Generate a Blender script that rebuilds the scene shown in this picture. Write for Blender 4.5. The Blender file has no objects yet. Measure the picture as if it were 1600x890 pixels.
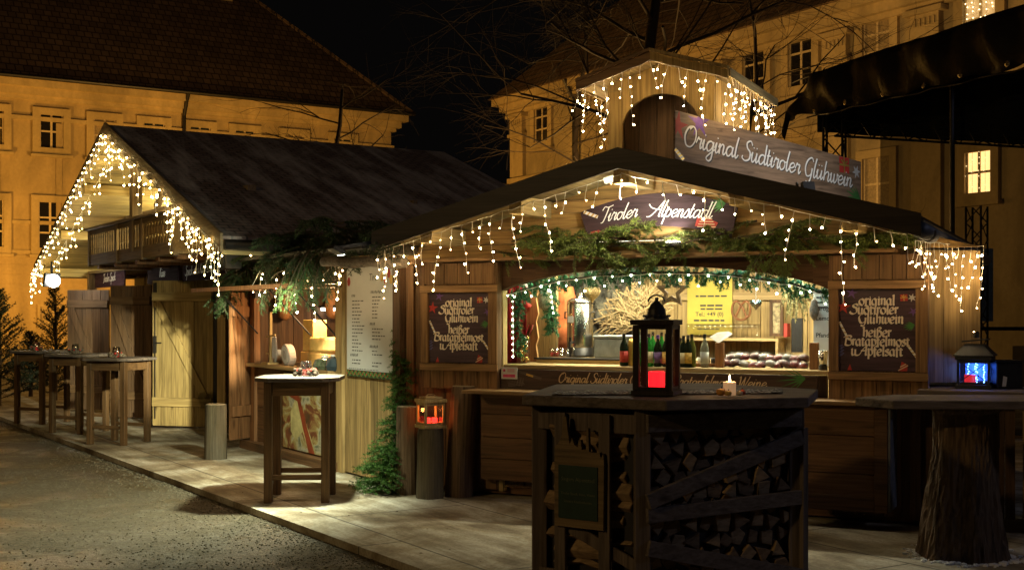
import bpy, bmesh, math, random
from mathutils import Vector, Matrix, noise

# ------------------------------------------------------------------ camera, world, exposure
SC = bpy.context.scene
COL = SC.collection
R = math.radians
cam_data = bpy.data.cameras.new("camera")
camera = bpy.data.objects.new("camera", cam_data)
COL.objects.link(camera)
camera.location = (0, 0, 1.66)
camera.rotation_euler = (R(90), 0, 0)
cam_data.lens = 42.75
cam_data.sensor_width = 36
cam_data.shift_y = 0.0281
cam_data.clip_end = 2000
SC.camera = camera

world = bpy.data.worlds.new("World")
SC.world = world
world.use_nodes = True
wn = world.node_tree.nodes
wn["Background"].inputs[0].default_value = (0.60, 0.52, 0.48, 1)
wn["Background"].inputs[1].default_value = 0.0030       # a black night sky

SC.view_settings.view_transform = 'Standard'
SC.view_settings.look = 'None'
SC.view_settings.exposure = 0
SC.view_settings.gamma = 1
SC.render.engine = 'CYCLES'
SC.cycles.use_denoising = True
SC.cycles.max_bounces = 6
SC.cycles.diffuse_bounces = 3
SC.cycles.glossy_bounces = 3
SC.cycles.transparent_max_bounces = 12
SC.cycles.sample_clamp_indirect = 4
SC.cycles.caustics_reflective = False
SC.cycles.caustics_refractive = False
try:
    SC.cycles.use_light_tree = True
except Exception:
    pass

# ------------------------------------------------------------------ frames: world, kiosk, hut
TH = R(25.8)
FR = {
    'w': (Vector((0, 0, 0)), 0.0),
    'k': (Vector((-0.968, 11.5, 0)), -TH),
    'h': (Vector((-1.74, 12.72, 0)), math.atan2(-0.846, 0.533)),
}
def W(frame, p):
    o, a = FR[frame]
    return o + Matrix.Rotation(a, 3, 'Z') @ Vector(p)
def L(frame, p):
    o, a = FR[frame]
    return Matrix.Rotation(-a, 3, 'Z') @ (Vector(p) - o)
def at(frame, px, py, d):
    """photo pixel -> point of the plane y = d of a frame (real place in the yard)"""
    o, a = FR[frame]
    u = Vector((math.cos(a), math.sin(a))); v = Vector((-math.sin(a), math.cos(a)))
    b = Vector((o.x, o.y)) + v * d
    k = (px - 800) / 1900
    s = (k * b.y - b.x) / (u.x - k * u.y)
    D = b.y + u.y * s
    return Vector((s, d, 1.66 + (490 - py) * D / 1900))
def wat(px, py, D):
    return Vector(((px - 800) / 1900 * D, D, 1.66 + (490 - py) * D / 1900))
def gat(px, D, z=0):
    return Vector(((px - 800) / 1900 * D, D, z))

# ------------------------------------------------------------------ object helpers
BASE = {}
def thing(name, label, cat, frame='w', base=(0, 0, 0), group=None, rot=0):
    o = bpy.data.objects.new(name, None)
    o.empty_display_size = 0.1
    COL.objects.link(o)
    o.location = W(frame, base)
    o.rotation_euler = (0, 0, FR[frame][1] + rot)
    BASE[o.name] = Vector(base)
    o['label'] = label; o['category'] = cat
    if group: o['group'] = group
    return o
def tag(o, label, cat, group=None, kind=None):
    if label: o['label'] = label
    if cat: o['category'] = cat
    if group: o['group'] = group
    if kind: o['kind'] = kind
    return o
def clone(root, loc, rotz, label=None, group=None, scale=None):
    r = root.copy(); COL.objects.link(r)
    r.location = loc; r.rotation_euler = (0, 0, rotz)
    if scale: r.scale = (scale,) * 3
    if label: r['label'] = label
    if group: r['group'] = group
    for ch in list(root.children):
        c = ch.copy(); COL.objects.link(c); c.parent = r
        for g in list(ch.children):
            d = g.copy(); COL.objects.link(d); d.parent = c
    return r

class MB:
    def __init__(s):
        s.v = []; s.f = []
    def add(s, vs, fs):
        n = len(s.v)
        s.v += [Vector(p) for p in vs]
        s.f += [tuple(n + i for i in f) for f in fs]
        return s
    def box(s, a, b):
        x0, y0, z0 = a; x1, y1, z1 = b
        x0, x1 = min(x0, x1), max(x0, x1); y0, y1 = min(y0, y1), max(y0, y1); z0, z1 = min(z0, z1), max(z0, z1)
        return s.add([(x0,y0,z0),(x1,y0,z0),(x1,y1,z0),(x0,y1,z0),(x0,y0,z1),(x1,y0,z1),(x1,y1,z1),(x0,y1,z1)],
              [(0,3,2,1),(4,5,6,7),(0,1,5,4),(1,2,6,5),(2,3,7,6),(3,0,4,7)])
    def beam(s, p, q, w, t, up=(0, 0, 1)):
        """bar from p to q: w across (along up x dir), t along up"""
        p = Vector(p); q = Vector(q); d = (q - p).normalized(); u = Vector(up)
        a = d.cross(u)
        if a.length < 1e-4: a = d.cross(Vector((0, 1, 0)))
        a.normalize(); u = a.cross(d)
        a = a * w / 2; u = u * t / 2
        vs = [p-a-u, p+a-u, p+a+u, p-a+u, q-a-u, q+a-u, q+a+u, q-a+u]
        return s.add(vs, [(0,1,2,3),(7,6,5,4),(0,4,5,1),(1,5,6,2),(2,6,7,3),(3,7,4,0)])
    def prism(s, poly, fn0, fn1):
        """closed polygon of (a,b); fn maps to both end faces"""
        n = len(poly)
        vs = [fn0(*p) for p in poly] + [fn1(*p) for p in poly]
        fs = [tuple(range(n)), tuple(reversed(range(n, 2*n)))]
        fs += [(i, n+i, n+(i+1) % n, (i+1) % n) for i in range(n)]
        return s.add(vs, fs)
    def tube(s, pts, r, n=6, cap=True):
        pts = [Vector(p) for p in pts]
        if not isinstance(r, (list, tuple)): r = [r] * len(pts)
        rings = []
        pa = None
        for i, p in enumerate(pts):
            d = (pts[min(i+1, len(pts)-1)] - pts[max(i-1, 0)])
            if d.length < 1e-7: d = Vector((0, 0, 1))
            d.normalize()
            if pa is None:
                a = d.cross(Vector((0, 0, 1)))
                if a.length < 1e-3: a = d.cross(Vector((0, 1, 0)))
            else:
                a = pa - d * pa.dot(d)
                if a.length < 1e-4: a = d.orthogonal()
            a.normalize(); pa = a; b = d.cross(a)
            rings.append([p + (a*math.cos(2*math.pi*k/n) + b*math.sin(2*math.pi*k/n)) * r[i] for k in range(n)])
        vs = [x for g in rings for x in g]
        fs = []
        for i in range(len(pts)-1):
            for k in range(n):
                fs.append((i*n+k, i*n+(k+1) % n, (i+1)*n+(k+1) % n, (i+1)*n+k))
        if cap and n > 2:
            fs.append(tuple(reversed(range(n)))); fs.append(tuple(range((len(pts)-1)*n, len(pts)*n)))
        return s.add(vs, fs)
    def lathe(s, prof, c=(0, 0, 0), n=16, wob=0, seed=0, flat=1):
        c = Vector(c); vs = []; fs = []
        for i, (r, z) in enumerate(prof):
            for k in range(n):
                a = 2*math.pi*k/n
                rr = r
                if wob: rr *= 1 + wob*noise.noise(Vector((math.cos(a)*1.7+seed, math.sin(a)*1.7, z*1.3)))
                vs.append(c + Vector((rr*math.cos(a), rr*math.sin(a)*flat, z)))
        for i in range(len(prof)-1):
            for k in range(n):
                fs.append((i*n+k, i*n+(k+1) % n, (i+1)*n+(k+1) % n, (i+1)*n+k))
        fs.append(tuple(reversed(range(n)))); fs.append(tuple(range((len(prof)-1)*n, len(prof)*n)))
        return s.add(vs, fs)
    def ball(s, c, r, n=8, m=6, sc=(1, 1, 1)):
        c = Vector(c); vs = []; fs = []
        for i in range(m+1):
            t = math.pi*i/m
            for k in range(n):
                a = 2*math.pi*k/n
                vs.append(c + Vector((r*sc[0]*math.sin(t)*math.cos(a), r*sc[1]*math.sin(t)*math.sin(a), r*sc[2]*math.cos(t))))
        for i in range(m):
            for k in range(n):
                fs.append((i*n+k, (i+1)*n+k, (i+1)*n+(k+1) % n, i*n+(k+1) % n))
        return s.add(vs, fs)
    def sheet(s, fn, nu, nv):
        vs = [fn(i/nu, j/nv) for j in range(nv+1) for i in range(nu+1)]
        fs = [(j*(nu+1)+i, j*(nu+1)+i+1, (j+1)*(nu+1)+i+1, (j+1)*(nu+1)+i) for j in range(nv) for i in range(nu)]
        return s.add(vs, fs)
    def jitter(s, a, sc=3.0):
        for i, p in enumerate(s.v):
            s.v[i] = p + noise.noise_vector(p*sc)*a
        return s
    def mesh(s, name, off=Vector((0, 0, 0)), bevel=0, smooth=False, thick=0):
        me = bpy.data.meshes.new(name)
        me.from_pydata([p - off for p in s.v], [], s.f)
        if bevel or thick:
            bm = bmesh.new(); bm.from_mesh(me)
            if bevel:
                es = [e for e in bm.edges if len(e.link_faces) == 2 and e.calc_face_angle(0) > 0.6]
                bmesh.ops.bevel(bm, geom=es, offset=bevel, segments=1, affect='EDGES', clamp_overlap=True)
            if thick:
                bmesh.ops.solidify(bm, geom=bm.faces[:], thickness=thick)
            bm.to_mesh(me); bm.free()
        me.validate(); me.update()
        if smooth:
            for p in me.polygons: p.use_smooth = True
        return me
    def part(s, name, mat, parent, bevel=0, smooth=False, thick=0, root=None):
        """a child mesh; the points are given in the frame of the thing"""
        rt = root or parent
        while rt.parent: rt = rt.parent
        off = BASE.get(rt.name, Vector((0, 0, 0)))
        me = s.mesh(name, off, bevel, smooth, thick)
        me.materials.append(mat)
        o = bpy.data.objects.new(name, me); COL.objects.link(o)
        o.parent = parent
        return o
    def solo(s, name, mat, label, cat, frame='w', base=(0, 0, 0), group=None, kind=None, bevel=0, smooth=False, thick=0):
        me = s.mesh(name, Vector(base), bevel, smooth, thick)
        me.materials.append(mat)
        o = bpy.data.objects.new(name, me); COL.objects.link(o)
        o.location = W(frame, base); o.rotation_euler = (0, 0, FR[frame][1])
        BASE[o.name] = Vector(base)
        return tag(o, label, cat, group, kind)

def planks_x(mb, x0, x1, y0, y1, z0f, z1f, w=0.14, gap=0.006, seed=0, jit=0.004):
    """vertical boards side by side along x between y0 and y1; z0f, z1f numbers or functions of x"""
    rnd = random.Random(seed); x = x0
    f0 = z0f if callable(z0f) else (lambda q: z0f); f1 = z1f if callable(z1f) else (lambda q: z1f)
    while x < x1 - 0.01:
        ww = min(w*rnd.uniform(.8, 1.2), x1-x)
        if x1 - x - ww < 0.03: ww = x1 - x
        a, b = x + gap/2, x+ww-gap/2
        j = rnd.uniform(-jit, jit)
        mb.add([(a, y0+j, f0(a)), (b, y0+j, f0(b)), (b, y1, f0(b)), (a, y1, f0(a)),
                (a, y0+j, f1(a)), (b, y0+j, f1(b)), (b, y1, f1(b)), (a, y1, f1(a))],
               [(0,3,2,1),(4,5,6,7),(0,1,5,4),(1,2,6,5),(2,3,7,6),(3,0,4,7)])
        x += ww
    return mb
def planks_y(mb, y0, y1, x0, x1, z0, z1, w=0.14, gap=0.006, seed=0):
    rnd = random.Random(seed); y = y0
    while y < y1 - 0.01:
        ww = min(w*rnd.uniform(.8, 1.2), y1-y)
        if y1 - y - ww < .03: ww = y1-y
        mb.box((x0, y+gap/2, z0), (x1+rnd.uniform(-.003, .003), y+ww-gap/2, z1)); y += ww
    return mb
def planks_z(mb, x0f, x1f, y0, y1, z0, z1, w=0.14, gap=0.006, seed=0):
    rnd = random.Random(seed); z = z0
    f0 = x0f if callable(x0f) else (lambda q: x0f); f1 = x1f if callable(x1f) else (lambda q: x1f)
    while z < z1 - 0.01:
        ww = min(w*rnd.uniform(.85, 1.15), z1-z)
        if z1 - z - ww < .02: ww = z1-z
        a, b = z+gap/2, z+ww-gap/2; j = rnd.uniform(-.003, .003)
        mb.add([(f0(a), y0+j, a), (f1(a), y0+j, a), (f1(a), y1, a), (f0(a), y1, a),
                (f0(b), y0+j, b), (f1(b), y0+j, b), (f1(b), y1, b), (f0(b), y1, b)],
               [(0,3,2,1),(4,5,6,7),(0,1,5,4),(1,2,6,5),(2,3,7,6),(3,0,4,7)])
        z += ww
    return mb

# ------------------------------------------------------------------ materials
def newmat(name):
    m = bpy.data.materials.new(name); m.use_nodes = True
    nt = m.node_tree
    b = nt.nodes["Principled BSDF"]
    return m, nt, b
def N(nt, t, **kw):
    n = nt.nodes.new(t)
    for k, v in kw.items(): setattr(n, k, v)
    return n
def ramp(nt, stops):
    r = N(nt, 'ShaderNodeValToRGB')
    el = r.color_ramp.elements
    el[0].position, el[0].color = stops[0][0], (*stops[0][1], 1)
    el[1].position, el[1].color = stops[-1][0], (*stops[-1][1], 1)
    for p, c in stops[1:-1]:
        e = el.new(p); e.color = (*c, 1)
    return r
def mixc(nt, fac, a, b, mode='MIX'):
    m = N(nt, 'ShaderNodeMix', data_type='RGBA', blend_type=mode)
    for sock, val in ((m.inputs['Factor'], fac), (m.inputs[6], a), (m.inputs[7], b)):
        if hasattr(val, 'links') or isinstance(val, bpy.types.NodeSocket): nt.links.new(val, sock)
        elif isinstance(val, (int, float)): sock.default_value = val
        else: sock.default_value = (*val, 1)
    return m.outputs[2]
def bump(nt, b, h, strength=.4, dist=.01):
    n = N(nt, 'ShaderNodeBump'); n.inputs['Strength'].default_value = strength; n.inputs['Distance'].default_value = dist
    nt.links.new(h, n.inputs['Height']); nt.links.new(n.outputs[0], b.inputs['Normal'])
def coords(nt, scale=(1, 1, 1), rnd=True, rot=(0, 0, 0)):
    tc = N(nt, 'ShaderNodeTexCoord'); mp = N(nt, 'ShaderNodeMapping')
    mp.inputs['Scale'].default_value = scale; mp.inputs['Rotation'].default_value = rot
    if rnd:
        g = N(nt, 'ShaderNodeNewGeometry'); va = N(nt, 'ShaderNodeVectorMath', operation='SCALE')
        va.inputs[0].default_value = (17.3, 11.1, 23.7)
        nt.links.new(g.outputs['Random Per Island'], va.inputs['Scale'])
        ad = N(nt, 'ShaderNodeVectorMath', operation='ADD')
        nt.links.new(tc.outputs['Object'], ad.inputs[0]); nt.links.new(va.outputs[0], ad.inputs[1])
        nt.links.new(ad.outputs[0], mp.inputs['Vector'])
    else:
        nt.links.new(tc.outputs['Object'], mp.inputs['Vector'])
    return mp.outputs[0]
def noise_t(nt, vec, scale, detail=4, rough=.55, dist=0):
    n = N(nt, 'ShaderNodeTexNoise'); n.inputs['Scale'].default_value = scale; n.inputs['Detail'].default_value = detail
    n.inputs['Roughness'].default_value = rough; n.inputs['Distortion'].default_value = dist
    if vec is not None: nt.links.new(vec, n.inputs['Vector'])
    return n.outputs[0]
def mulv(c, k): return tuple(x*k for x in c)

def wood(name, c, axis='Z', dark=.45, var=.35, rough=.62, weather=0, rot=(0, 0, 0), bs=.5):
    m, nt, b = newmat(name)
    sc = {'X': (.7, 9, 9), 'Y': (9, .7, 9), 'Z': (9, 9, .7)}[axis]
    v = coords(nt, sc, True, rot)
    g1 = noise_t(nt, v, 1.6, 6, .6, 1.2)
    sc2 = {'X': (1.2, 60, 60), 'Y': (60, 1.2, 60), 'Z': (60, 60, 1.2)}[axis]
    v2 = coords(nt, sc2, True, rot)
    g2 = noise_t(nt, v2, 1.0, 3, .6, .4)
    r1 = ramp(nt, [(.32, mulv(c, dark)), (.48, mulv(c, .85)), (.7, mulv(c, 1.15))]); nt.links.new(g1, r1.inputs[0])
    r2 = ramp(nt, [(.35, (.55, .52, .48)), (.6, (1, 1, 1))]); nt.links.new(g2, r2.inputs[0])
    col = mixc(nt, .75, r1.outputs[0], r2.outputs[0], 'MULTIPLY')
    # knots
    vk = coords(nt, {'X': (1.6, 5, 5), 'Y': (5, 1.6, 5), 'Z': (5, 5, 1.6)}[axis], True, rot)
    vo = N(nt, 'ShaderNodeTexVoronoi'); vo.inputs['Scale'].default_value = 1.0; nt.links.new(vk, vo.inputs['Vector'])
    rk = ramp(nt, [(.03, (.25, .2, .15)), (.13, (1, 1, 1))]); nt.links.new(vo.outputs[0], rk.inputs[0])
    col = mixc(nt, .8, col, rk.outputs[0], 'MULTIPLY')
    g = N(nt, 'ShaderNodeNewGeometry')
    rv = ramp(nt, [(0, (1-var,)*3), (1, (1+var, 1+var*.95, 1+var*.85))]); nt.links.new(g.outputs['Random Per Island'], rv.inputs[0])
    col = mixc(nt, 1, col, rv.outputs[0], 'MULTIPLY')
    if weather:
        w = noise_t(nt, coords(nt, (1, 1, .5), False), 2.2, 5, .65)
        rw = ramp(nt, [(.42, (0, 0, 0)), (.68, (weather,)*3)]); nt.links.new(w, rw.inputs[0])
        col = mixc(nt, rw.outputs[0], col, (.20, .185, .16))
    nt.links.new(col, b.inputs['Base Color'])
    b.inputs['Roughness'].default_value = rough
    b.inputs['Specular IOR Level'].default_value = .3
    bump(nt, b, g2, bs, .004)
    return m
def plain(name, c, rough=.5, metal=0, nscale=0, var=.25, spec=.4, bumps=0):
    m, nt, b = newmat(name)
    b.inputs['Roughness'].default_value = rough; b.inputs['Metallic'].default_value = metal
    b.inputs['Specular IOR Level'].default_value = spec
    ns = nscale or 14
    n = noise_t(nt, coords(nt, (1, 1, 1), True), ns, 5, .6)
    r = ramp(nt, [(.3, mulv(c, 1-var)), (.7, mulv(c, 1+var))]); nt.links.new(n, r.inputs[0])
    nt.links.new(r.outputs[0], b.inputs['Base Color'])
    if bumps: bump(nt, b, n, bumps, .01)
    return m
def emit(name, c, s, base=(.8, .8, .8)):
    m, nt, b = newmat(name)
    b.inputs['Base Color'].default_value = (*base, 1)
    b.inputs['Emission Color'].default_value = (*c, 1); b.inputs['Emission Strength'].default_value = s
    return m
def glass(name, tint=(1, 1, 1), refl=.10, rough=.05, edge=.5):
    m = bpy.data.materials.new(name); m.use_nodes = True; nt = m.node_tree; nt.nodes.clear()
    o = N(nt, 'ShaderNodeOutputMaterial'); t = N(nt, 'ShaderNodeBsdfTransparent'); g = N(nt, 'ShaderNodeBsdfGlossy')
    t.inputs[0].default_value = (*tint, 1); g.inputs['Roughness'].default_value = rough
    lw = N(nt, 'ShaderNodeLayerWeight'); lw.inputs[0].default_value = .35
    ma = N(nt, 'ShaderNodeMath', operation='MULTIPLY_ADD'); ma.inputs[1].default_value = edge; ma.inputs[2].default_value = refl*.5
    mx = N(nt, 'ShaderNodeMixShader')
    nt.links.new(lw.outputs['Facing'], ma.inputs[0]); nt.links.new(ma.outputs[0], mx.inputs[0])
    nt.links.new(t.outputs[0], mx.inputs[1]); nt.links.new(g.outputs[0], mx.inputs[2]); nt.links.new(mx.outputs[0], o.inputs[0])
    return m
def needles(name, c):
    m, nt, b = newmat(name)
    g = N(nt, 'ShaderNodeNewGeometry')
    r = ramp(nt, [(0, mulv(c, .45)), (.6, c), (1, (c[0]*1.7, c[1]*1.45, c[2]*1.2))]); nt.links.new(g.outputs['Random Per Island'], r.inputs[0])
    nt.links.new(r.outputs[0], b.inputs['Base Color']); b.inputs['Roughness'].default_value = .55
    b.inputs['Specular IOR Level'].default_value = .3
    return m

M = {}
M['kiosk_v'] = wood('kiosk_boards', (.20, .105, .042), 'Z', var=.3, weather=.2)
M['kiosk_h'] = wood('kiosk_beam', (.125, .065, .03), 'X', var=.2)
M['gable_h'] = wood('gable_boards', (.40, .25, .085), 'X', var=.25)
M['box_v'] = wood('shutter_boards', (.26, .145, .06), 'Z', var=.22)
M['box_h'] = wood('shutter_rails', (.30, .175, .075), 'X', var=.15)
M['dark_h'] = wood('dark_counter_boards', (.175, .092, .042), 'X', var=.25)
M['dark_v'] = wood('dark_upright_boards', (.11, .06, .03), 'Z', var=.3)
M['fascia'] = wood('dark_fascia_paint', (.035, .024, .016), 'X', var=.1, rough=.45, bs=.2)
M['pine_v'] = wood('pale_pine_boards', (.50, .36, .16), 'Z', dark=.65, var=.12)
M['pine_h'] = wood('pale_pine_rails', (.48, .35, .17), 'X', dark=.65, var=.12)
M['soffit'] = wood('pale_soffit_boards', (.44, .34, .16), 'Y', dark=.55, var=.25)
M['tower_v'] = wood('tower_boards', (.42, .29, .10), 'Z', dark=.6, var=.2)
M['hut_y'] = wood('grey_gold_boards', (.42, .32, .13), 'Y', dark=.5, var=.3, weather=.2)
M['hut_x'] = wood('hut_rails', (.26, .185, .095), 'X', dark=.5, var=.25, weather=.35)
M['hut_v'] = wood('hut_uprights', (.22, .15, .075), 'Z', dark=.5, var=.3, weather=.35)
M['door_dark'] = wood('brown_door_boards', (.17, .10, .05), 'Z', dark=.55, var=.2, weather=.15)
M['door_dark_x'] = wood('brown_door_rails', (.18, .11, .055), 'X', dark=.55, var=.15)
M['door_pale'] = wood('pale_door_boards', (.42, .31, .125), 'Z', dark=.6, var=.15)
M['door_pale_x'] = wood('pale_door_rails', (.42, .31, .125), 'X', dark=.6, var=.1)
M['stall_v'] = wood('stall_boards', (.34, .235, .10), 'Z', dark=.5, var=.3)
M['stall_x'] = wood('stall_rails', (.36, .24, .11), 'X', dark=.6, var=.15)
M['red_v'] = wood('reddish_boards', (.27, .13, .055), 'Z', dark=.5, var=.2)
M['table'] = wood('table_legs', (.15, .085, .036), 'Z', dark=.55, var=.15)
M['table_x'] = wood('table_rails', (.16, .09, .038), 'X', dark=.55, var=.15)
M['bark'] = wood('bark', (.17, .11, .065), 'Z', dark=.35, var=.1, rough=.9, bs=1.0)
M['log'] = wood('stripped_log', (.125, .10, .06), 'Z', dark=.45, var=.1, rough=.85, weather=.3, bs=.8)
M['crate'] = wood('grey_slats', (.16, .125, .10), 'Z', dark=.5, var=.2, rough=.8)
M['crate_x'] = wood('grey_cross_slats', (.16, .13, .11), 'X', dark=.5, var=.2, rough=.8)
M['metal_dark'] = plain('blackened_metal', (.03, .03, .032), .45, .6)
M['black'] = plain('black_paint', (.018, .016, .015), .5)
M['steel'] = plain('brushed_steel', (.62, .61, .58), .22, 1.0, var=.08)
M['zinc'] = plain('grey_gutter', (.10, .105, .12), .5, .4)
M['white'] = plain('white_paint', (.78, .77, .74), .6, var=.05)
M['cable'] = plain('clear_white_cable', (.75, .72, .65), .4, var=.05)
M['paper'] = plain('white_sheet', (.56, .57, .56), .35, var=.03)
M['ink'] = plain('dark_ink', (.05, .05, .05), .7)
M['cream'] = plain('cream_lettering', (.62, .48, .30), .6, var=.06)
M['cream_pale'] = plain('pale_cream_lettering', (.82, .72, .58), .6, var=.06)
M['white_ink'] = plain('white_lettering', (.85, .85, .82), .5, var=.03)
M['red'] = plain('red_print', (.42, .04, .03), .6)
M['purple'] = plain('purple_print', (.16, .07, .30), .6)
M['green_print'] = plain('green_print', (.06, .20, .05), .6)
M['gold'] = plain('gold_paint', (.60, .40, .10), .35, .6)
M['needle'] = needles('spruce_needles', (.022, .050, .016))
M['needle_ol'] = needles('olive_needles', (.13, .185, .038))
M['needle_tree'] = needles('fir_tree_needles', (.013, .026, .012))
M['garland'] = needles('garland_needles', (.04, .17, .075))
M['twig'] = plain('twig_bark', (.07, .045, .03), .9)
M['bare'] = plain('bare_branch_bark', (.022, .015, .010), .95)
M['glass'] = glass('clear_glass')
M['jar_glass'] = glass('jar_glass', (.92, .95, .95), .55, .08)
M['bulb'] = emit('warm_bulb', (1, .69, .33), 128)
M['bulb_weak'] = emit('weak_warm_bulb', (1, .62, .28), 30)
M['bulb_dim'] = emit('dim_warm_bulb', (1, .72, .35), 6)
M['bulb_hut'] = emit('amber_bulb', (1, .72, .28), 62)
M['bulb_hut_weak'] = emit('weak_amber_bulb', (1, .66, .22), 20)
M['bulb_green'] = emit('pale_green_bulb', (.85, 1, .62), 26)
# ------------------------------------------------------------------ lettering: pen strokes drawn as thin raised ribbons
GL = {
 'a': (1.12, [[(.85,.8),(.6,1),(.25,.85),(.1,.45),(.25,.05),(.5,.05),(.8,.45),(.9,1)], [(.9,1),(.85,.4),(.95,.05),(1.12,.15),(1.25,.4)]]),
 'b': (.95, [[(.3,2.05),(.2,1.2),(.2,.2),(.45,0),(.8,.3),(.78,.8),(.5,.98),(.22,.6)]]),
 'c': (.82, [[(.8,.8),(.55,1),(.2,.8),(.1,.4),(.3,.02),(.6,.05),(.9,.35)]]),
 'd': (1.12, [[(.85,.8),(.6,1),(.25,.85),(.1,.45),(.25,.05),(.5,.05),(.8,.45),(.9,1)], [(.95,2.1),(.9,1),(.85,.4),(.95,.05),(1.12,.15),(1.25,.4)]]),
 'e': (.88, [[(.1,.42),(.5,.5),(.75,.75),(.55,1),(.2,.8),(.1,.35),(.35,0),(.65,.1),(.95,.4)]]),
 'f': (.66, [[(.78,1.85),(.55,2.1),(.4,1.7),(.33,.5),(.25,-.6),(.08,-.9),(-.12,-.7)], [(.02,.93),(.7,1.0)]]),
 'g': (1.08, [[(.85,.8),(.6,1),(.25,.85),(.1,.45),(.25,.05),(.5,.05),(.8,.45),(.9,1)], [(.9,1),(.88,0),(.8,-.7),(.5,-.95),(.2,-.7),(.5,-.3),(1.15,.3)]]),
 'h': (1.08, [[(.3,2.1),(.22,1.3),(.18,0)], [(.2,.5),(.45,.9),(.7,1),(.85,.75),(.8,.2),(.95,.02),(1.18,.35)]]),
 'i': (.5, [[(0,.45),(.2,1),(.15,.3),(.25,.02),(.42,.1),(.58,.4)], [(.27,1.42),(.31,1.52)]]),
 'k': (1.0, [[(.3,2.1),(.22,1.3),(.18,0)], [(.75,1),(.25,.5),(.5,.55),(.8,.05),(1.05,.3)]]),
 'l': (.52, [[(.36,2.1),(.2,1.2),(.15,.25),(.3,0),(.55,.35)]]),
 'm': (1.28, [[(0,.6),(.15,1),(.15,0)], [(.15,.5),(.4,.95),(.55,.85),(.55,0)], [(.55,.5),(.8,.95),(.98,.85),(.95,.2),(1.1,.02),(1.3,.35)]]),
 'n': (.95, [[(0,.6),(.15,1),(.15,0)], [(.15,.5),(.4,.97),(.65,.85),(.62,.2),(.78,.02),(1.0,.35)]]),
 'o': (.92, [[(.55,1),(.2,.85),(.1,.4),(.35,0),(.7,.2),(.8,.65),(.55,1)], [(.62,.95),(.8,.85),(1.0,.88)]]),
 'p': (.95, [[(0,.6),(.2,1),(.15,0),(.1,-.95)], [(.15,.5),(.4,.95),(.75,.85),(.8,.35),(.5,0),(.2,.15)]]),
 'r': (.74, [[(0,.5),(.2,1.08),(.3,.9)], [(.3,.9),(.6,.95),(.52,.4),(.6,.02),(.82,.35)]]),
 's': (.72, [[(0,.3),(.4,1.08),(.62,.5),(.5,.05),(.12,.02)], [(.5,.05),(.8,.35)]]),
 'ß': (.98, [[(.05,-.7),(.18,.5),(.28,1.7),(.58,2.05),(.8,1.6),(.5,1.1),(.85,.7),(.75,.1),(.42,.0)]]),
 't': (.56, [[(.27,1.7),(.15,.4),(.28,.02),(.6,.3)], [(0,1.02),(.52,1.08)]]),
 'u': (1.0, [[(0,.6),(.15,1),(.12,.3),(.3,.02),(.6,.4),(.75,1)], [(.75,1),(.7,.3),(.8,.02),(1.05,.35)]]),
 'w': (1.22, [[(0,.7),(.15,1),(.15,.3),(.35,.02),(.6,.5),(.62,1)], [(.62,1),(.62,.3),(.8,.02),(1.1,.5),(1.05,1),(1.28,.85)]]),
 'z': (.75, [[(.1,1),(.65,1),(.1,.05),(.7,.08)]]),
 'O': (1.5, [[(.95,1.98),(.4,1.8),(.05,1.0),(.3,.1),(.9,0),(1.35,.7),(1.3,1.6),(.9,1.98),(.55,1.65)]]),
 'S': (1.1, [[(1.15,1.65),(.85,2.05),(.4,1.8),(.5,1.3),(.92,.9),(.9,.25),(.4,-.02),(-.05,.2),(0,.45)]]),
 'G': (1.28, [[(1.2,1.65),(.9,2.05),(.35,1.7),(.1,.9),(.35,.1),(.8,.1),(1.08,.5),(1.1,.95)], [(1.1,.95),(1.05,.1),(.8,-.6),(.35,-.55)]]),
 'W': (1.65, [[(0,1.7),(.2,2),(.27,1),(.37,0),(.7,.9),(.95,1.9)], [(.95,1.9),(.97,.9),(1.07,0),(1.45,1),(1.7,2.05)]]),
 'B': (1.2, [[(.32,1.9),(.25,1),(.12,0)], [(-.15,1.5),(.3,2.0),(.9,2.0),(1.05,1.5),(.5,1.08)], [(.5,1.08),(1.1,.85),(1.1,.2),(.6,-.02),(.1,.1)]]),
 'T': (1.0, [[(-.15,1.5),(.1,1.95),(.6,1.85),(1.3,2.05)], [(.72,1.9),(.62,1.0),(.4,0),(.1,-.15)]]),
 'A': (1.2, [[(-.6,-.05),(-.1,.02),(.4,.8),(1.05,2.05)], [(1.05,2.05),(1.0,1.0),(.95,.1),(1.18,.08)], [(.2,.75),(1.15,.8)]]),
 'K': (1.1, [[(.3,2),(.15,0)], [(1.05,2),(.25,1.0),(.6,.9),(1.1,0)]]),
 '.': (.4, [[(.15,.02),(.22,.1)]]), '·': (.6, [[(.22,.7),(.3,.8)]]), ' ': (.62, []),
}
for _k, _b in (('ü', 'u'), ('ä', 'a')):
    GL[_k] = (GL[_b][0], GL[_b][1] + [[(.25,1.42),(.29,1.52)], [(.66,1.42),(.70,1.52)]])
GL['Æ'] = (1.2, [[(-.75,-.1),(-.25,0),(.4,.8),(1.05,2.05)], [(1.05,2.05),(1.0,1.0),(.95,.1),(1.15,.05)], [(-1.0,1.5),(-.5,1.1),(.3,.9),(1.1,.85)]])   # A with a long swash

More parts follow.
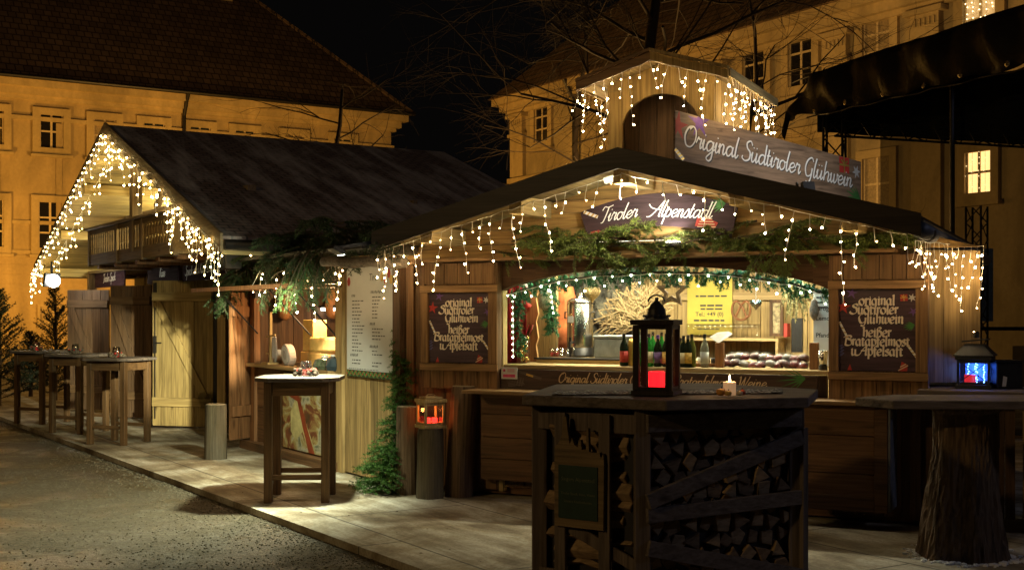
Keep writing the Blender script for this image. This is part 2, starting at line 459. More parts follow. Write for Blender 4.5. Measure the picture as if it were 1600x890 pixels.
_ob = [(.66,.85),(.4,1.02),(.1,.75),(.08,.25),(.35,-.02),(.64,.3)]
GB = {   # broad pen letters of the printed boards
 'i': (.44, [[(0,.9),(.2,1),(.2,.08),(.38,0)], [(.15,1.45),(.27,1.62)]]),
 'n': (.90, [[(0,.9),(.18,1),(.18,0)], [(.18,.78),(.5,1.02),(.66,.85),(.66,.1),(.82,0)]]),
 'm': (1.3, [[(0,.9),(.18,1),(.18,0)], [(.18,.78),(.45,1.02),(.6,.85),(.6,0)], [(.6,.78),(.88,1.02),(1.04,.85),(1.04,.1),(1.2,0)]]),
 'r': (.62, [[(0,.9),(.18,1),(.18,0)], [(.18,.75),(.38,1.0),(.58,.92)]]),
 'u': (.92, [[(0,.92),(.16,1),(.16,.25),(.34,0),(.66,.25)], [(.66,1),(.66,.1),(.84,0)]]),
 'o': (.88, [[(.42,1.02),(.1,.8),(.08,.3),(.4,-.02),(.72,.2),(.74,.75),(.42,1.02)]]),
 'a': (.90, [_ob, [(.66,1),(.66,.1),(.84,0)]]),
 'e': (.78, [[(.1,.5),(.62,.62),(.58,.92),(.36,1.02),(.1,.75),(.08,.25),(.35,-.02),(.68,.15)]]),
 'g': (.90, [_ob, [(.66,1),(.66,-.3),(.5,-.75),(.1,-.7)]]),
 'd': (.90, [[(.42,1.02),(.1,.8),(.08,.3),(.4,-.02),(.72,.2),(.74,.75),(.42,1.02)], [(.74,.6),(.6,1.35),(.15,1.75)]]),
 'l': (.44, [[(0,1.75),(.2,1.9),(.2,.1),(.38,0)]]),
 'h': (.90, [[(0,1.75),(.2,1.9),(.2,0)], [(.2,.75),(.5,1.02),(.68,.85),(.66,.1),(.5,-.25)]]),
 'b': (.88, [[(0,1.75),(.18,1.9),(.18,.2),(.4,-.02),(.74,.25),(.72,.8),(.45,1.02),(.2,.8)]]),
 'p': (.90, [[(0,.92),(.18,1),(.18,-.9)], [(.18,.8),(.45,1.02),(.74,.8),(.74,.25),(.45,-.02),(.2,.15)]]),
 't': (.62, [[(.22,1.5),(.22,.15),(.4,0),(.56,.1)], [(0,.97),(.52,1.0)]]),
 'f': (.56, [[(.62,1.75),(.4,1.9),(.22,1.5),(.22,-.4)], [(0,.95),(.5,.98)]]),
 's': (.70, [[(.6,.85),(.35,1.02),(.1,.8),(.5,.45),(.58,.2),(.3,-.02),(.02,.12)]]),
 'w': (1.25, [[(0,.92),(.16,1),(.16,.2),(.34,0),(.6,.25)], [(.6,1),(.6,.2),(.78,0),(1.08,.3),(1.05,1.0)]]),
 'ß': (.92, [[(0,-.4),(.18,.4),(.18,1.5),(.45,1.9),(.68,1.55),(.4,1.05),(.74,.7),(.7,.15),(.4,-.02)]]),
}
GB['ü'] = (.92, GB['u'][1]+[[(.13,1.45),(.23,1.6)], [(.6,1.45),(.7,1.6)]])
for _c in 'SGBA. ': GB[_c] = GL[_c]
def smooth_stroke(pts, k=6):
    if len(pts) < 3: return pts
    P = [Vector(p) for p in pts]; out = []
    for i in range(len(P)-1):
        p0 = P[max(i-1, 0)]; p1 = P[i]; p2 = P[i+1]; p3 = P[min(i+2, len(P)-1)]
        for j in range(k):
            t = j/k
            out.append(.5*((2*p1) + (p2-p0)*t + (2*p0-5*p1+4*p2-p3)*t*t + (3*p1-p0-3*p2+p3)*t**3))
    out.append(P[-1])
    return out
def text_width(txt, sx=1, tab=None):
    return sum((tab or GL)[c][0] for c in txt)*sx
def letter(mb, txt, fn, size, w=.1, nib=None, slant=.25, sx=1.0, x0=0.0, raise_=.002, thick=None):
    """fn(x, y, h) places lettering coordinates on the sign face; size = x-height in metres;
    w pen width (x-heights), nib = (angle, width, thin) for a broad pen"""
    x = x0; cnt = 0
    if nib:
        asc = lambda q: Vector((q.x, 1+(q.y-1)*.62 if q.y > 1.1 else (q.y*.72 if q.y < 0 else q.y)))
    for c in txt:
        adv, strokes = (GB if nib else GL)[c]
        for st in strokes:
            if nib:
                while len(st) > 2 and st[-1][0] > adv*1.0 and st[-1][1] < .6: st = st[:-1]
            pts = [Vector(p) for p in smooth_stroke(st)]
            if nib: pts = [asc(q) for q in pts]
            pts = [Vector(((x/size + (p.x*sx + p.y*slant))*size, p.y*size)) for p in pts]
            vs = []; n = len(pts); cnt += 1
            for i, p in enumerate(pts):
                d = pts[min(i+1, n-1)] - pts[max(i-1, 0)]
                if d.length < 1e-9: d = Vector((1, 0))
                d.normalize(); nn = Vector((-d.y, d.x))
                if nib:
                    a, bw, th = nib
                    q = Vector((math.cos(a), math.sin(a)))
                    hw = max(abs(nn.dot(q))*bw, th)/2*size
                else:
                    hw = w/2*size
                    # pressure: heavier down strokes
                    hw *= 1.0 + .45*max(0, -d.y)
                h = raise_ + cnt*.00004 + i*.000002
                a1 = p + nn*hw; a2 = p - nn*hw
                vs += [fn(a1.x, a1.y, h), fn(a2.x, a2.y, h)]
            # round-ish ends: extend slightly
            mb.add(vs, [(2*i, 2*i+1, 2*i+3, 2*i+2) for i in range(n-1)])
        x += adv*sx*size
    return x
def print_text(txt, fn, size, align='CENTER', bold=0.0):
    """plain printed lettering (built-in font) as a mesh builder; fn(x, y, h)"""
    cu = bpy.data.curves.new('lettering', 'FONT'); cu.body = txt; cu.size = size; cu.align_x = align; cu.offset = bold
    cu.resolution_u = 2
    ob = bpy.data.objects.new('lettering', cu)
    me = bpy.data.meshes.new_from_object(ob)
    mb = MB(); mb.add([fn(v.co.x, v.co.y, .002) for v in me.vertices], [tuple(p.vertices) for p in me.polygons])
    bpy.data.objects.remove(ob); bpy.data.curves.remove(cu); bpy.data.meshes.remove(me)
    return mb
def plane_fn(o, ux, uy, n):
    o = Vector(o); ux = Vector(ux); uy = Vector(uy); n = Vector(n)
    return lambda x, y, h: o + ux*x + uy*y + n*h

# ------------------------------------------------------------------ sign board wood
def sign_wood(name, c, axis='X', rough=.42, spec=.35):
    m, nt, b = newmat(name)
    sc = {'X': (1.2, 14, 14), 'Z': (14, 14, 1.2)}[axis]
    v = coords(nt, sc, False)
    g = noise_t(nt, v, 2.2, 6, .65, .8)
    r = ramp(nt, [(.3, mulv(c, .45)), (.5, c), (.75, mulv(c, 1.45))]); nt.links.new(g, r.inputs[0])
    nt.links.new(r.outputs[0], b.inputs['Base Color']); b.inputs['Roughness'].default_value = rough
    b.inputs['Specular IOR Level'].default_value = spec
    return m
M['sign_plum'] = sign_wood('plum_brown_sign', (.060, .034, .044))
M['sign_gable'] = sign_wood('plum_grey_sign', (.050, .030, .036), rough=.6, spec=.15)
M['sign_grey'] = sign_wood('weathered_grey_sign', (.235, .160, .105), rough=.6, spec=.2)
M['sign_counter'] = sign_wood('dark_brown_sign', (.060, .035, .026))

def star_poly(r, r2, n=5, rot=math.pi/2):
    return [((r if i % 2 == 0 else r2)*math.cos(rot+math.pi*i/n), (r if i % 2 == 0 else r2)*math.sin(rot+math.pi*i/n)) for i in range(2*n)]
def flat(mb, fn, poly, cx, cy, h=.0015, rot=0):
    c, s = math.cos(rot), math.sin(rot)
    vs = [fn(cx+p[0]*c-p[1]*s, cy+p[0]*s+p[1]*c, h) for p in poly]
    ctr = fn(cx, cy, h)
    n = len(vs)
    mb.add(vs+[ctr], [(i, (i+1) % n, n) for i in range(n)])
def quadpoly(w, h): return [(-w/2, -h/2), (w/2, -h/2), (w/2, h/2), (-w/2, h/2)]
def sprig(fn, mb, cx, cy, length, ang, wd=.3, n=7, h=.0016):
    for i in range(n):
        a = ang + (i/(n-1)-.5)*1.5
        l = length*(1-abs(i/(n-1)-.5)*.7)
        flat(mb, fn, [(0, -l*.05), (l*.5, -l*wd*.25), (l, 0), (l*.5, l*wd*.25), (0, l*.05)], cx, cy, h+i*.0001, a)
def gift(fn, root, cx, cy, s, par=None):
    p = MB(); flat(p, fn, quadpoly(s, s*.95), cx, cy, .0015, .06); p.part('printed_parcel', M['red'], par or root, root=root)
    q = MB(); flat(q, fn, quadpoly(s*.12, s*.95), cx, cy, .0021, .06); flat(q, fn, quadpoly(s, s*.12), cx, cy, .0023, .06)
    flat(q, fn, quadpoly(s*.35, s*.12), cx-s*.18, cy+s*.18, .0025, -.6); flat(q, fn, quadpoly(s*.35, s*.12), cx+s*.18, cy+s*.18, .0027, .6)
    q.part('printed_ribbon', M['gold'], par or root, root=root)
def cane(fn, root, cx, cy, length, wd, ang):
    p = MB(); flat(p, fn, quadpoly(length, wd), cx, cy, .0015, ang); p.part('printed_candy_cane', M['white_ink'], root)
    q = MB()
    for i in range(4):
        t = (i/3-.5)*length*.8
        flat(q, fn, [(-wd*.5, -wd*.49), (0, -wd*.49), (wd*.45, wd*.49), (-wd*.05, wd*.49)], cx+t*math.cos(ang), cy+t*math.sin(ang), .0021, ang)
    q.part('candy_stripe', M['gold'], root)

# ------------------------------------------------------------------ greenery
def needle_twig(mb, p0, p1, nl, step, rnd, wn=.0035, per=3, droop=0.0):
    p0 = Vector(p0); p1 = Vector(p1); d = p1-p0; ln = d.length
    if ln < 1e-4: return
    d.normalize(); a = d.orthogonal().normalized(); b = d.cross(a)
    k = max(2, int(ln/step))
    for i in range(k):
        t = (i+rnd.random())/k
        p = p0 + d*ln*t; p.z -= droop*t*t*ln
        for j in range(per):
            an = rnd.uniform(0, 2*math.pi)
            r = a*math.cos(an)+b*math.sin(an)
            tip = p + (r*.8 + d*rnd.uniform(.35, .9)).normalized()*nl*rnd.uniform(.7, 1.15)
            s = (tip-p).cross(Vector((rnd.random()-.5, rnd.random()-.5, rnd.random()-.5))).normalized()*wn
            mb.add([p-s, p+s, tip], [(0, 1, 2)])
def spruce_branch(length, seed, droop=.5, width=.4, nl=.03, step=.012, wn=.004, per=3, hang=.2):
    """stem along +x, sagging; returns (stem MB, needle MB)"""
    rnd = random.Random(seed); st = MB(); nd = MB()
    n = 12; pts = []
    for i in range(n+1):
        t = i/n
        pts.append(Vector((length*t, .06*length*math.sin(3*t+seed), -droop*length*t*t)))
    st.tube(pts, [.009*(1-.8*i/n)+.0015 for i in range(n+1)], 5)
    for i in range(n): needle_twig(nd, pts[i], pts[i+1], nl, step, rnd, wn, per)
    m = max(8, int(length/.045))
    for i in range(m):
        t = .12+.86*(i+rnd.random()*.6)/m
        p = pts[0].lerp(pts[-1], t)
        j = min(int(t*n), n-1); p = pts[j].lerp(pts[j+1], t*n-j)
        side = 1 if i % 2 else -1
        ll = length*width*(1-.75*t)*rnd.uniform(.6, 1.1)+.05
        q = p + Vector((ll*.75, side*ll*.75, -ll*hang*rnd.uniform(.3, 2)+rnd.uniform(-.02, .05)))
        st.tube([p, q], [.0035, .0015], 4)
        needle_twig(nd, p, q, nl, step, rnd, wn, per, hang*.3)
        for _ in range(2 if ll > .12 else 0):
            u = rnd.uniform(.3, .75); a = p.lerp(q, u)
            c = a + Vector((ll*.35, side*rnd.uniform(-.25, .45)*ll, -rnd.uniform(0, hang)*ll))
            needle_twig(nd, a, c, nl*.9, step, rnd, wn, per)
    return st, nd
def branch_tree(name_seed, trunk_pts, r0, levels, rnd, spread=.9, gravity=0.0, minr=.0022, lenk=.72, kids=(3, 5)):
    """bare winter tree; returns (trunk MB, twig MB)"""
    tk = MB(); tw = MB()
    rs = [r0*(1-.65*i/(len(trunk_pts)-1)) for i in range(len(trunk_pts))]
    tk.tube(trunk_pts, rs, 8)
    def grow(p, d, ln, r, lv):
        if lv == 0 or r < minr: return
        k = 4; pts = [p]; q = p.copy(); dd = d.copy()
        for i in range(k):
            dd = (dd + Vector((rnd.uniform(-1, 1), rnd.uniform(-1, 1), rnd.uniform(-1, 1)))*.22 + Vector((0, 0, -gravity*.25))).normalized()
            q = q + dd*ln/k; pts.append(q.copy())
        (tk if lv >= levels-1 else tw).tube(pts, [r*(1-.5*i/k) for i in range(k+1)], 4 if lv < 3 else 5, cap=False)
        for c in range(rnd.randint(*kids)):
            i = rnd.randint(1, k)
            nd = (dd + Vector((rnd.uniform(-1, 1), rnd.uniform(-1, 1), rnd.uniform(-.6, .9)))*spread).normalized()
            grow(pts[i], nd, ln*lenk*rnd.uniform(.75, 1.15), r*(1-.5*i/k)*.62, lv-1)
    return tk, tw, grow
# ------------------------------------------------------------------ frames of the two big houses
FR['l'] = (Vector((-24.84, 59, 0)), math.atan2(.533, .846))
FR['r'] = (Vector((0, 65, 0)), math.atan2(-.846, .533))

# ------------------------------------------------------------------ sodium street lighting of the square (lamps outside the picture and behind the huts), then two added fills
SOD = (1, .46, .065)
def lamp(name, typ, loc, energy, color, radius=.1, aim=None, spot=None, blend=.5, size=None, parent=None, size_y=None):
    d = bpy.data.lights.new(name, typ); d.energy = energy; d.color = color
    if typ == 'AREA':
        d.size = size or .3
        if size_y: d.shape = 'RECTANGLE'; d.size_y = size_y
    else: d.shadow_soft_size = radius
    if typ == 'SPOT': d.spot_size = spot; d.spot_blend = blend
    o = bpy.data.objects.new(name, d); COL.objects.link(o); o.location = loc
    if aim is not None:
        o.rotation_euler = (Vector(aim)-Vector(loc)).to_track_quat('-Z', 'Y').to_euler()
    if parent:
        o.parent = parent; o.matrix_parent_inverse = Matrix.Translation(parent.location).to_4x4().inverted() if False else Matrix.Identity(4)
    return o
lamp('street_lamp_light', 'POINT', W('l', (-5, -7, 2.2)), 3600, SOD, .3)
lamp('street_lamp_light', 'POINT', W('l', (9, -11, 3.0)), 2600, SOD, .3)
lamp('street_lamp_light', 'POINT', W('r', (6, -16, 3.5)), 2600, (1, .52, .13), .3)
lamp('street_lamp_light', 'POINT', W('r', (27, -14, 3.5)), 3200, (1, .55, .16), .3)
lamp('fill_light', 'POINT', (-16, -3, 9), 1900, (1, .66, .28), .4)  # warm fill added to brighten the gravel and the fronts
lamp('fill_light', 'POINT', (14, 1, 9), 430, (.62, .68, 1), .4)  # cold fill added for the hut roof and the crate's right face

# ------------------------------------------------------------------ ground and deck
def ground_mat():
    m, nt, b = newmat('frosty_gravel')
    v = coords(nt, (1, 1, 1), False)
    n1 = noise_t(nt, v, 34, 5, .78); n2 = noise_t(nt, v, 1.1, 6, .62, .4); n3 = noise_t(nt, v, 9, 4, .6)
    r = ramp(nt, [(.34, (.030, .023, .013)), (.5, (.082, .064, .036)), (.72, (.24, .20, .13))]); nt.links.new(n1, r.inputs[0])
    r2 = ramp(nt, [(.3, (.80, .79, .77)), (.7, (1.05, 1.03, .97))]); nt.links.new(n2, r2.inputs[0])
    c = mixc(nt, 1, r.outputs[0], r2.outputs[0], 'MULTIPLY')
    r3 = ramp(nt, [(.55, (0, 0, 0)), (.72, (.28, .28, .28))]); nt.links.new(n3, r3.inputs[0])
    c = mixc(nt, r3.outputs[0], c, (.30, .28, .22))
    nt.links.new(c, b.inputs['Base Color'])
    r4 = ramp(nt, [(.40, (.32, .32, .32)), (.56, (.85, .85, .85))]); nt.links.new(n2, r4.inputs[0])
    nt.links.new(r4.outputs[0], b.inputs['Roughness'])
    ad = N(nt, 'ShaderNodeMath', operation='ADD'); nt.links.new(n1, ad.inputs[0]); nt.links.new(n3, ad.inputs[1])
    bump(nt, b, ad.outputs[0], .9, .03)
    return m
M['ground'] = ground_mat()
def deck_mat():
    m, nt, b = newmat('snow_dusted_deck')
    v = coords(nt, (1, 1, 1), False)
    br = N(nt, 'ShaderNodeTexBrick'); br.inputs['Scale'].default_value = 1; br.inputs['Brick Width'].default_value = 2.5; br.inputs['Row Height'].default_value = 1.25
    br.inputs['Mortar Size'].default_value = .011; br.inputs['Color1'].default_value = (.9, .9, .9, 1); br.inputs['Color2'].default_value = (1, 1, 1, 1); br.inputs['Mortar'].default_value = (.25, .25, .25, 1)
    nt.links.new(v, br.inputs['Vector'])
    n1 = noise_t(nt, v, 1.3, 6, .62, .5); n2 = noise_t(nt, v, 40, 4, .7); n3 = noise_t(nt, coords(nt, (.35, 2.6, 1), False), 1.8, 5, .65, .6)
    r = ramp(nt, [(.36, (.20, .155, .10)), (.48, (.38, .33, .235)), (.62, (.66, .64, .56))]); nt.links.new(n1, r.inputs[0])
    r3 = ramp(nt, [(.42, (.62, .58, .52)), (.62, (1.05, 1.05, 1.05))]); nt.links.new(n3, r3.inputs[0])
    r2 = ramp(nt, [(.30, (.62, .6, .56)), (.55, (1, 1, 1))]); nt.links.new(n2, r2.inputs[0])
    c = mixc(nt, 1, r.outputs[0], r2.outputs[0], 'MULTIPLY'); c = mixc(nt, 1, c, r3.outputs[0], 'MULTIPLY'); c = mixc(nt, .9, c, br.outputs[0], 'MULTIPLY')
    nt.links.new(c, b.inputs['Base Color']); b.inputs['Roughness'].default_value = .8
    bump(nt, b, n2, .35, .008)
    return m
M['deck'] = deck_mat()
g = MB(); g.box((-300, -60, -1.06), (300, 400, -.06)); g.solo('ground', M['ground'], None, None, kind='structure')
dk = MB()
poly = [L('h', (x, y, 0)) for x, y in ((-14, 28.42), (-8.3, 19.7), (-.63, 7.98), (2.7, 2.9), (24, 2.9), (24, 34), (-8, 34))]
dk.prism([(p.x, p.y) for p in poly], lambda a, b: (a, b, 0), lambda a, b: (a, b, -.058))
dk.solo('wooden_deck', M['deck'], None, None, frame='h', kind='structure')
# frost grains and leaves along the deck edge: snow piled against feet is one uncountable stuff
rnd = random.Random(5); cr = MB()
for i in range(9000):
    if i >= 1500:
        p = Vector((-.63, 7.98, 0))+Vector((-.548, .837, 0))*rnd.uniform(-5, 12)*rnd.random()+Vector((-.837, -.548, 0))*rnd.uniform(.05, 6.5)*rnd.random()
        if p.y < 5.5: continue
        s = rnd.uniform(.003, .0095); cr.ball((p.x, p.y, -.06+s*.3), s, 5, 3, (1, 1, .7)); continue
    t = rnd.random(); p = Vector((-8.3, 19.7, 0)).lerp(Vector((2.2, 3.66, 0)), t)
    w = abs(rnd.gauss(0, .16)); p += Vector((-.837, -.548, 0))*w
    s = rnd.uniform(.004, .012)
    cr.ball((p.x, p.y, -.06+s*.3), s, 5, 3, (1, 1, .6))
cr.solo('gravel', plain('edge_gravel', (.15, .13, .09), .9), None, None, kind='stuff')
rnd = random.Random(8); sn = MB()
lf = plain('dry_leaf', (.10, .06, .025), .8)
for i in range(170):
    p = Vector((rnd.uniform(-4, 4.5), rnd.uniform(7.6, 12.5), .004)); s = rnd.uniform(.006, .02); a = rnd.uniform(0, 6.3)
    if L('h', p).y > -.25 or L('k', p).y > -.4: continue
    d = L('h', p) - L('h', (-.63, 7.98, 0))
    if d.y < .15: continue
    c_, s_ = math.cos(a)*s, math.sin(a)*s
    sn.add([p+Vector((-c_, -s_, 0)), p+Vector((s_*.6, -c_*.6, .004)), p+Vector((c_, s_, .002)), p+Vector((-s_*.6, c_*.6, .006))], [(0, 1, 2, 3)])
sn.solo('leaf_litter', lf, None, None, kind='stuff')

# ------------------------------------------------------------------ big houses behind
def plaster(name, c):
    m, nt, b = newmat(name)
    v = coords(nt, (1, 1, .35), False)
    n = noise_t(nt, v, .55, 6, .62, .5); n2 = noise_t(nt, coords(nt, (1, 1, 1), False), 7, 4, .6)
    r = ramp(nt, [(.3, mulv(c, .58)), (.65, mulv(c, 1.12))]); nt.links.new(n, r.inputs[0])
    r2 = ramp(nt, [(.3, (.88,)*3), (.7, (1.04,)*3)]); nt.links.new(n2, r2.inputs[0])
    nt.links.new(mixc(nt, 1, r.outputs[0], r2.outputs[0], 'MULTIPLY'), b.inputs['Base Color']); b.inputs['Roughness'].default_value = .9
    bump(nt, b, n2, .2, .02)
    return m
M['plaster'] = plaster('ochre_plaster', (.46, .36, .20))
M['plaster2'] = plaster('pale_ochre_plaster', (.40, .33, .20))
M['stucco'] = plaster('stucco_trim', (.50, .40, .22))
def tiles(name, c, sx=.22, sy=.30):
    m, nt, b = newmat(name)
    v = coords(nt, (1, 1, 1), False)
    br = N(nt, 'ShaderNodeTexBrick'); br.inputs['Scale'].default_value = 1; br.inputs['Brick Width'].default_value = sx*1.6; br.inputs['Row Height'].default_value = sy
    br.inputs['Mortar Size'].default_value = .035; br.inputs['Mortar Smooth'].default_value = .3
    br.inputs['Color1'].default_value = (*mulv(c, .75), 1); br.inputs['Color2'].default_value = (*mulv(c, 1.25), 1); br.inputs['Mortar'].default_value = (*mulv(c, .2), 1)
    nt.links.new(v, br.inputs['Vector'])
    n = noise_t(nt, v, .7, 5, .6); r = ramp(nt, [(.3, (.65,)*3), (.7, (1.15,)*3)]); nt.links.new(n, r.inputs[0])
    nt.links.new(mixc(nt, 1, br.outputs[0], r.outputs[0], 'MULTIPLY'), b.inputs['Base Color']); b.inputs['Roughness'].default_value = .8
    bump(nt, b, br.outputs[1], -.5, .03)
    return m
M['tiles'] = tiles('clay_roof_tiles', (.20, .135, .09), .25, .35)
M['pane_dark'] = plain('dark_window_glass', (.012, .012, .014), .08, spec=.6, var=.1)
M['pane_blue'] = plain('bluish_window_glass', (.03, .045, .055), .08, spec=.6, var=.1)
M['pane_curtain'] = plain('curtained_window', (.30, .24, .15), .5, var=.3)
M['pane_lit'] = emit('lit_window', (1, .58, .20), .30)
M['pane_lit_low'] = emit('lit_lower_window', (1, .56, .20), 8)
M['win_frame'] = plain('cream_window_frame', (.55, .46, .30), .6)

def window(root, x, z, w, h, wall_y, pane, rows=2, hood=False, sill=True, trim=.28):
    t = MB(); y = wall_y
    t.box((x-w/2-trim, y-.15, z-h/2-trim), (x-w/2, y+.02, z+h/2+trim)); t.box((x+w/2, y-.15, z-h/2-trim), (x+w/2+trim, y+.02, z+h/2+trim))
    t.box((x-w/2, y-.148, z+h/2), (x+w/2, y+.02, z+h/2+trim)); t.box((x-w/2, y-.148, z-h/2-trim), (x+w/2, y+.02, z-h/2))
    if hood: t.box((x-w/2-trim*1.5, y-.30, z+h/2+trim), (x+w/2+trim*1.5, y+.02, z+h/2+trim+.16))
    if sill: t.box((x-w/2-trim*1.25, y-.26, z-h/2-trim-.14), (x+w/2+trim*1.25, y+.02, z-h/2-trim))
    wp = t.part('window', M['stucco'], root)
    p = MB(); p.box((x-w/2, y-.012, z-h/2), (x+w/2, y-.004, z+h/2)); p.part('pane', pane, wp, root=root)
    f = MB(); b = .05
    f.box((x-.05, y-.045, z-h/2), (x+.05, y-.014, z+h/2))
    for k in range(1, rows): zz = z-h/2+h*k/rows; f.box((x-w/2, y-.04, zz-.04), (x-.052, y-.014, zz+.04)); f.box((x+.052, y-.04, zz-.04), (x+w/2, y-.014, zz+.04))
    f.box((x-w/2, y-.043, z-h/2), (x-w/2+.07, y-.014, z+h/2)); f.box((x+w/2-.07, y-.043, z-h/2), (x+w/2, y-.014, z+h/2))
    f.part('window_frame', M['win_frame'], wp, root=root)

LB = thing('yellow_house', 'long ochre house with a steep hipped tile roof behind the gabled hut', 'building', 'l')
EZ = 13.2; XR = 21.1
w_ = MB(); w_.box((-30, 0, -.06), (XR, 14, EZ-.3)); w_.part('wall', M['plaster'], LB)
c_ = MB()
for z0, z1, o in ((EZ-.5, EZ-.15, .75), (EZ-.85, EZ-.5, .45), (EZ-1.05, EZ-.85, .22), (EZ-2.05, EZ-1.85, .14)):
    c_.box((-30.02, -o, z0), (XR+o, 13, z1))
for z in (6.05, 4.6):
    c_.box((-30.02, -.09, z), (XR+.09, 13, z+.18))
c_.part('cornice', M['stucco'], LB)
pl = MB()
for px in (-5, 92, 205, 285):
    q = at('l', px, 300, 0)
    pl.box((q.x-.14, -.05, 6.3), (q.x+.14, .02, EZ-2.1))
for k in range(9): pl.box((-30, -.045, .3+k*.48), (XR+.04, 13, .3+k*.48+.40))
pl.part('plaster_bands', M['plaster'], LB)
for px, pn in ((-14, 0), (80, 0), (163, 2), (240, 1), (312, 1), (382, 1), (459, 2), (535, 1)):
    q = at('l', px, 206, 0); z = at('l', 80, 206, 0).z
    window(LB, q.x, z, 1.12, 1.62, 0, (M['pane_dark'], M['pane_blue'], M['pane_curtain'])[pn], 2, trim=.34)
for px in (-14, 78, 165, 245, 318):
    q = at('l', px, 350, 0); z = at('l', 78, 352, 0).z
    window(LB, q.x, z, 1.12, 2.25, 0, M['pane_dark'], 3, trim=.34)
q = at('l', 76, 494, 0); window(LB, q.x, q.z, .85, .95, 0, M['pane_curtain'], 4, sill=False, trim=.12)
rf = MB(); ov = 1.0; b = 10; zt = EZ + b*1.02
e = [(-34, -ov, EZ-.12), (XR+ov, -ov, EZ-.12), (XR+ov, 14+ov, EZ-.12), (-34, 14+ov, EZ-.12)]
rm, rm2 = (-34, 7, EZ+8.2), (XR-7.2, 7, EZ+8.2)
rf.add(e+[rm, rm2], [(0, 1, 5, 4), (1, 2, 5), (2, 3, 4, 5), (3, 0, 4), (3, 2, 1, 0)])
# tiles: the roof slope gets its own object space so that the courses follow the slope
roof = rf.part('roof', M['tiles'], LB)
rg = MB(); rg.tube([(XR+ov, -ov, EZ-.08), rm2], .13, 6); rg.part('hip_ridge_tiles', M['tiles'], roof, root=LB)
gt = MB(); gt.tube([(-34, -ov-.08, EZ-.1), (XR+ov, -ov-.08, EZ-.1)], .1, 8); gt.part('gutter', M['metal_dark'], LB)
q = at('l', 286, 200, 0); dp = MB(); dp.tube([(q.x, -ov, EZ-.1), (q.x, -.6, EZ-.55), (q.x, -.2, EZ-1.2), (q.x, -.2, 0)], .1, 8); dp.part('downpipe', M['metal_dark'], LB)
q = at('l', 346, 5, 6); ch = MB(); ch.box((q.x-.5, 5.5, EZ+5), (q.x+.5, 6.5, q.z+1.0)); ch.box((q.x-.62, 5.38, q.z+1.0), (q.x+.62, 6.62, q.z+1.25)); ch.part('chimney', M['plaster'], roof, root=LB)

RB = thing('palace_wing', 'ochre palace wing with stucco pilasters and tall windows behind the stage canopy', 'building', 'r')
EZ2 = 13.2
w_ = MB(); w_.box((0, 0, -.06), (52, 14, EZ2-.2)); w_.part('wall', M['plaster2'], RB)
c_ = MB()
for z0, z1, o in ((EZ2-.45, EZ2-.1, .8), (EZ2-.8, EZ2-.45, .5), (EZ2-1.0, EZ2-.8, .25), (8.6, 8.85, .2), (8.35, 8.6, .1)):
    c_.box((-o, -o, z0), (52, 13, z1))
c_.part('cornice', M['stucco'], RB)
pil = [at('r', px, 90, 0).x for px in (812, 1310, 1452, 1120)] + [at('r', 905, 200, 0).x]
for x in pil[:4]:
    p_ = MB(); wd = .62
    p_.box((x-wd, -.22, 8.9), (x+wd, .02, 11.0)); p_.box((x-wd*1.15, -.34, 11.0), (x+wd*1.15, .02, 11.16))
    p_.box((x-wd*.95, -.26, 11.16), (x+wd*.95, .02, 12.0)); p_.box((x-wd*1.3, -.42, 12.0), (x+wd*1.3, .02, 12.18))
    for k in range(5): p_.box((x-wd*.7+k*wd*.32, -.31, 11.6), (x-wd*.55+k*wd*.32, -.262, 11.85))
    p_.box((x-wd, -.2, .2), (x+wd, .02, 8.3))
    p_.part('pilaster', M['stucco'], RB)
for px, pn, rows in ((848, M['pane_dark'], 3), (1060, M['pane_dark'], 3), (1180, M['pane_dark'], 3), (1253, M['pane_dark'], 3), (1372, M['pane_curtain'], 3), (1533, M['pane_lit'], 2)):
    x = at('r', px, 90, 0).x
    window(RB, x, 11.45, 1.25, 1.9, 0, pn, rows, hood=True, trim=.36)
for px, pn in ((848, M['pane_dark']), (1180, M['pane_dark']), (1253, M['pane_dark']), (1372, M['pane_curtain']), (1531, M['pane_lit_low'])):
    x = at('r', px, 260, 0).x
    window(RB, x, 6.35, 1.25 if px < 1500 else 1.0, 1.9 if px < 1500 else 1.35, 0, pn, 2, trim=.3)
rf = MB()
rf.add([(-.9, -1.0, EZ2-.1), (56, -1.0, EZ2-.1), (56, 15, EZ2-.1), (-.9, 15, EZ2-.1), (6.5, 7, EZ2+7.6), (56, 7, EZ2+7.6)], [(0, 1, 5, 4), (1, 2, 5), (2, 3, 4, 5), (3, 0, 4), (3, 2, 1, 0)])
rf.part('roof', M['tiles'], RB)
dp = MB(); x = pil[4]; dp.tube([(x, -.9, EZ2-.1), (x, -.3, EZ2-1.2), (x, -.25, 0)], .11, 8); dp.part('downpipe', M['metal_dark'], RB)
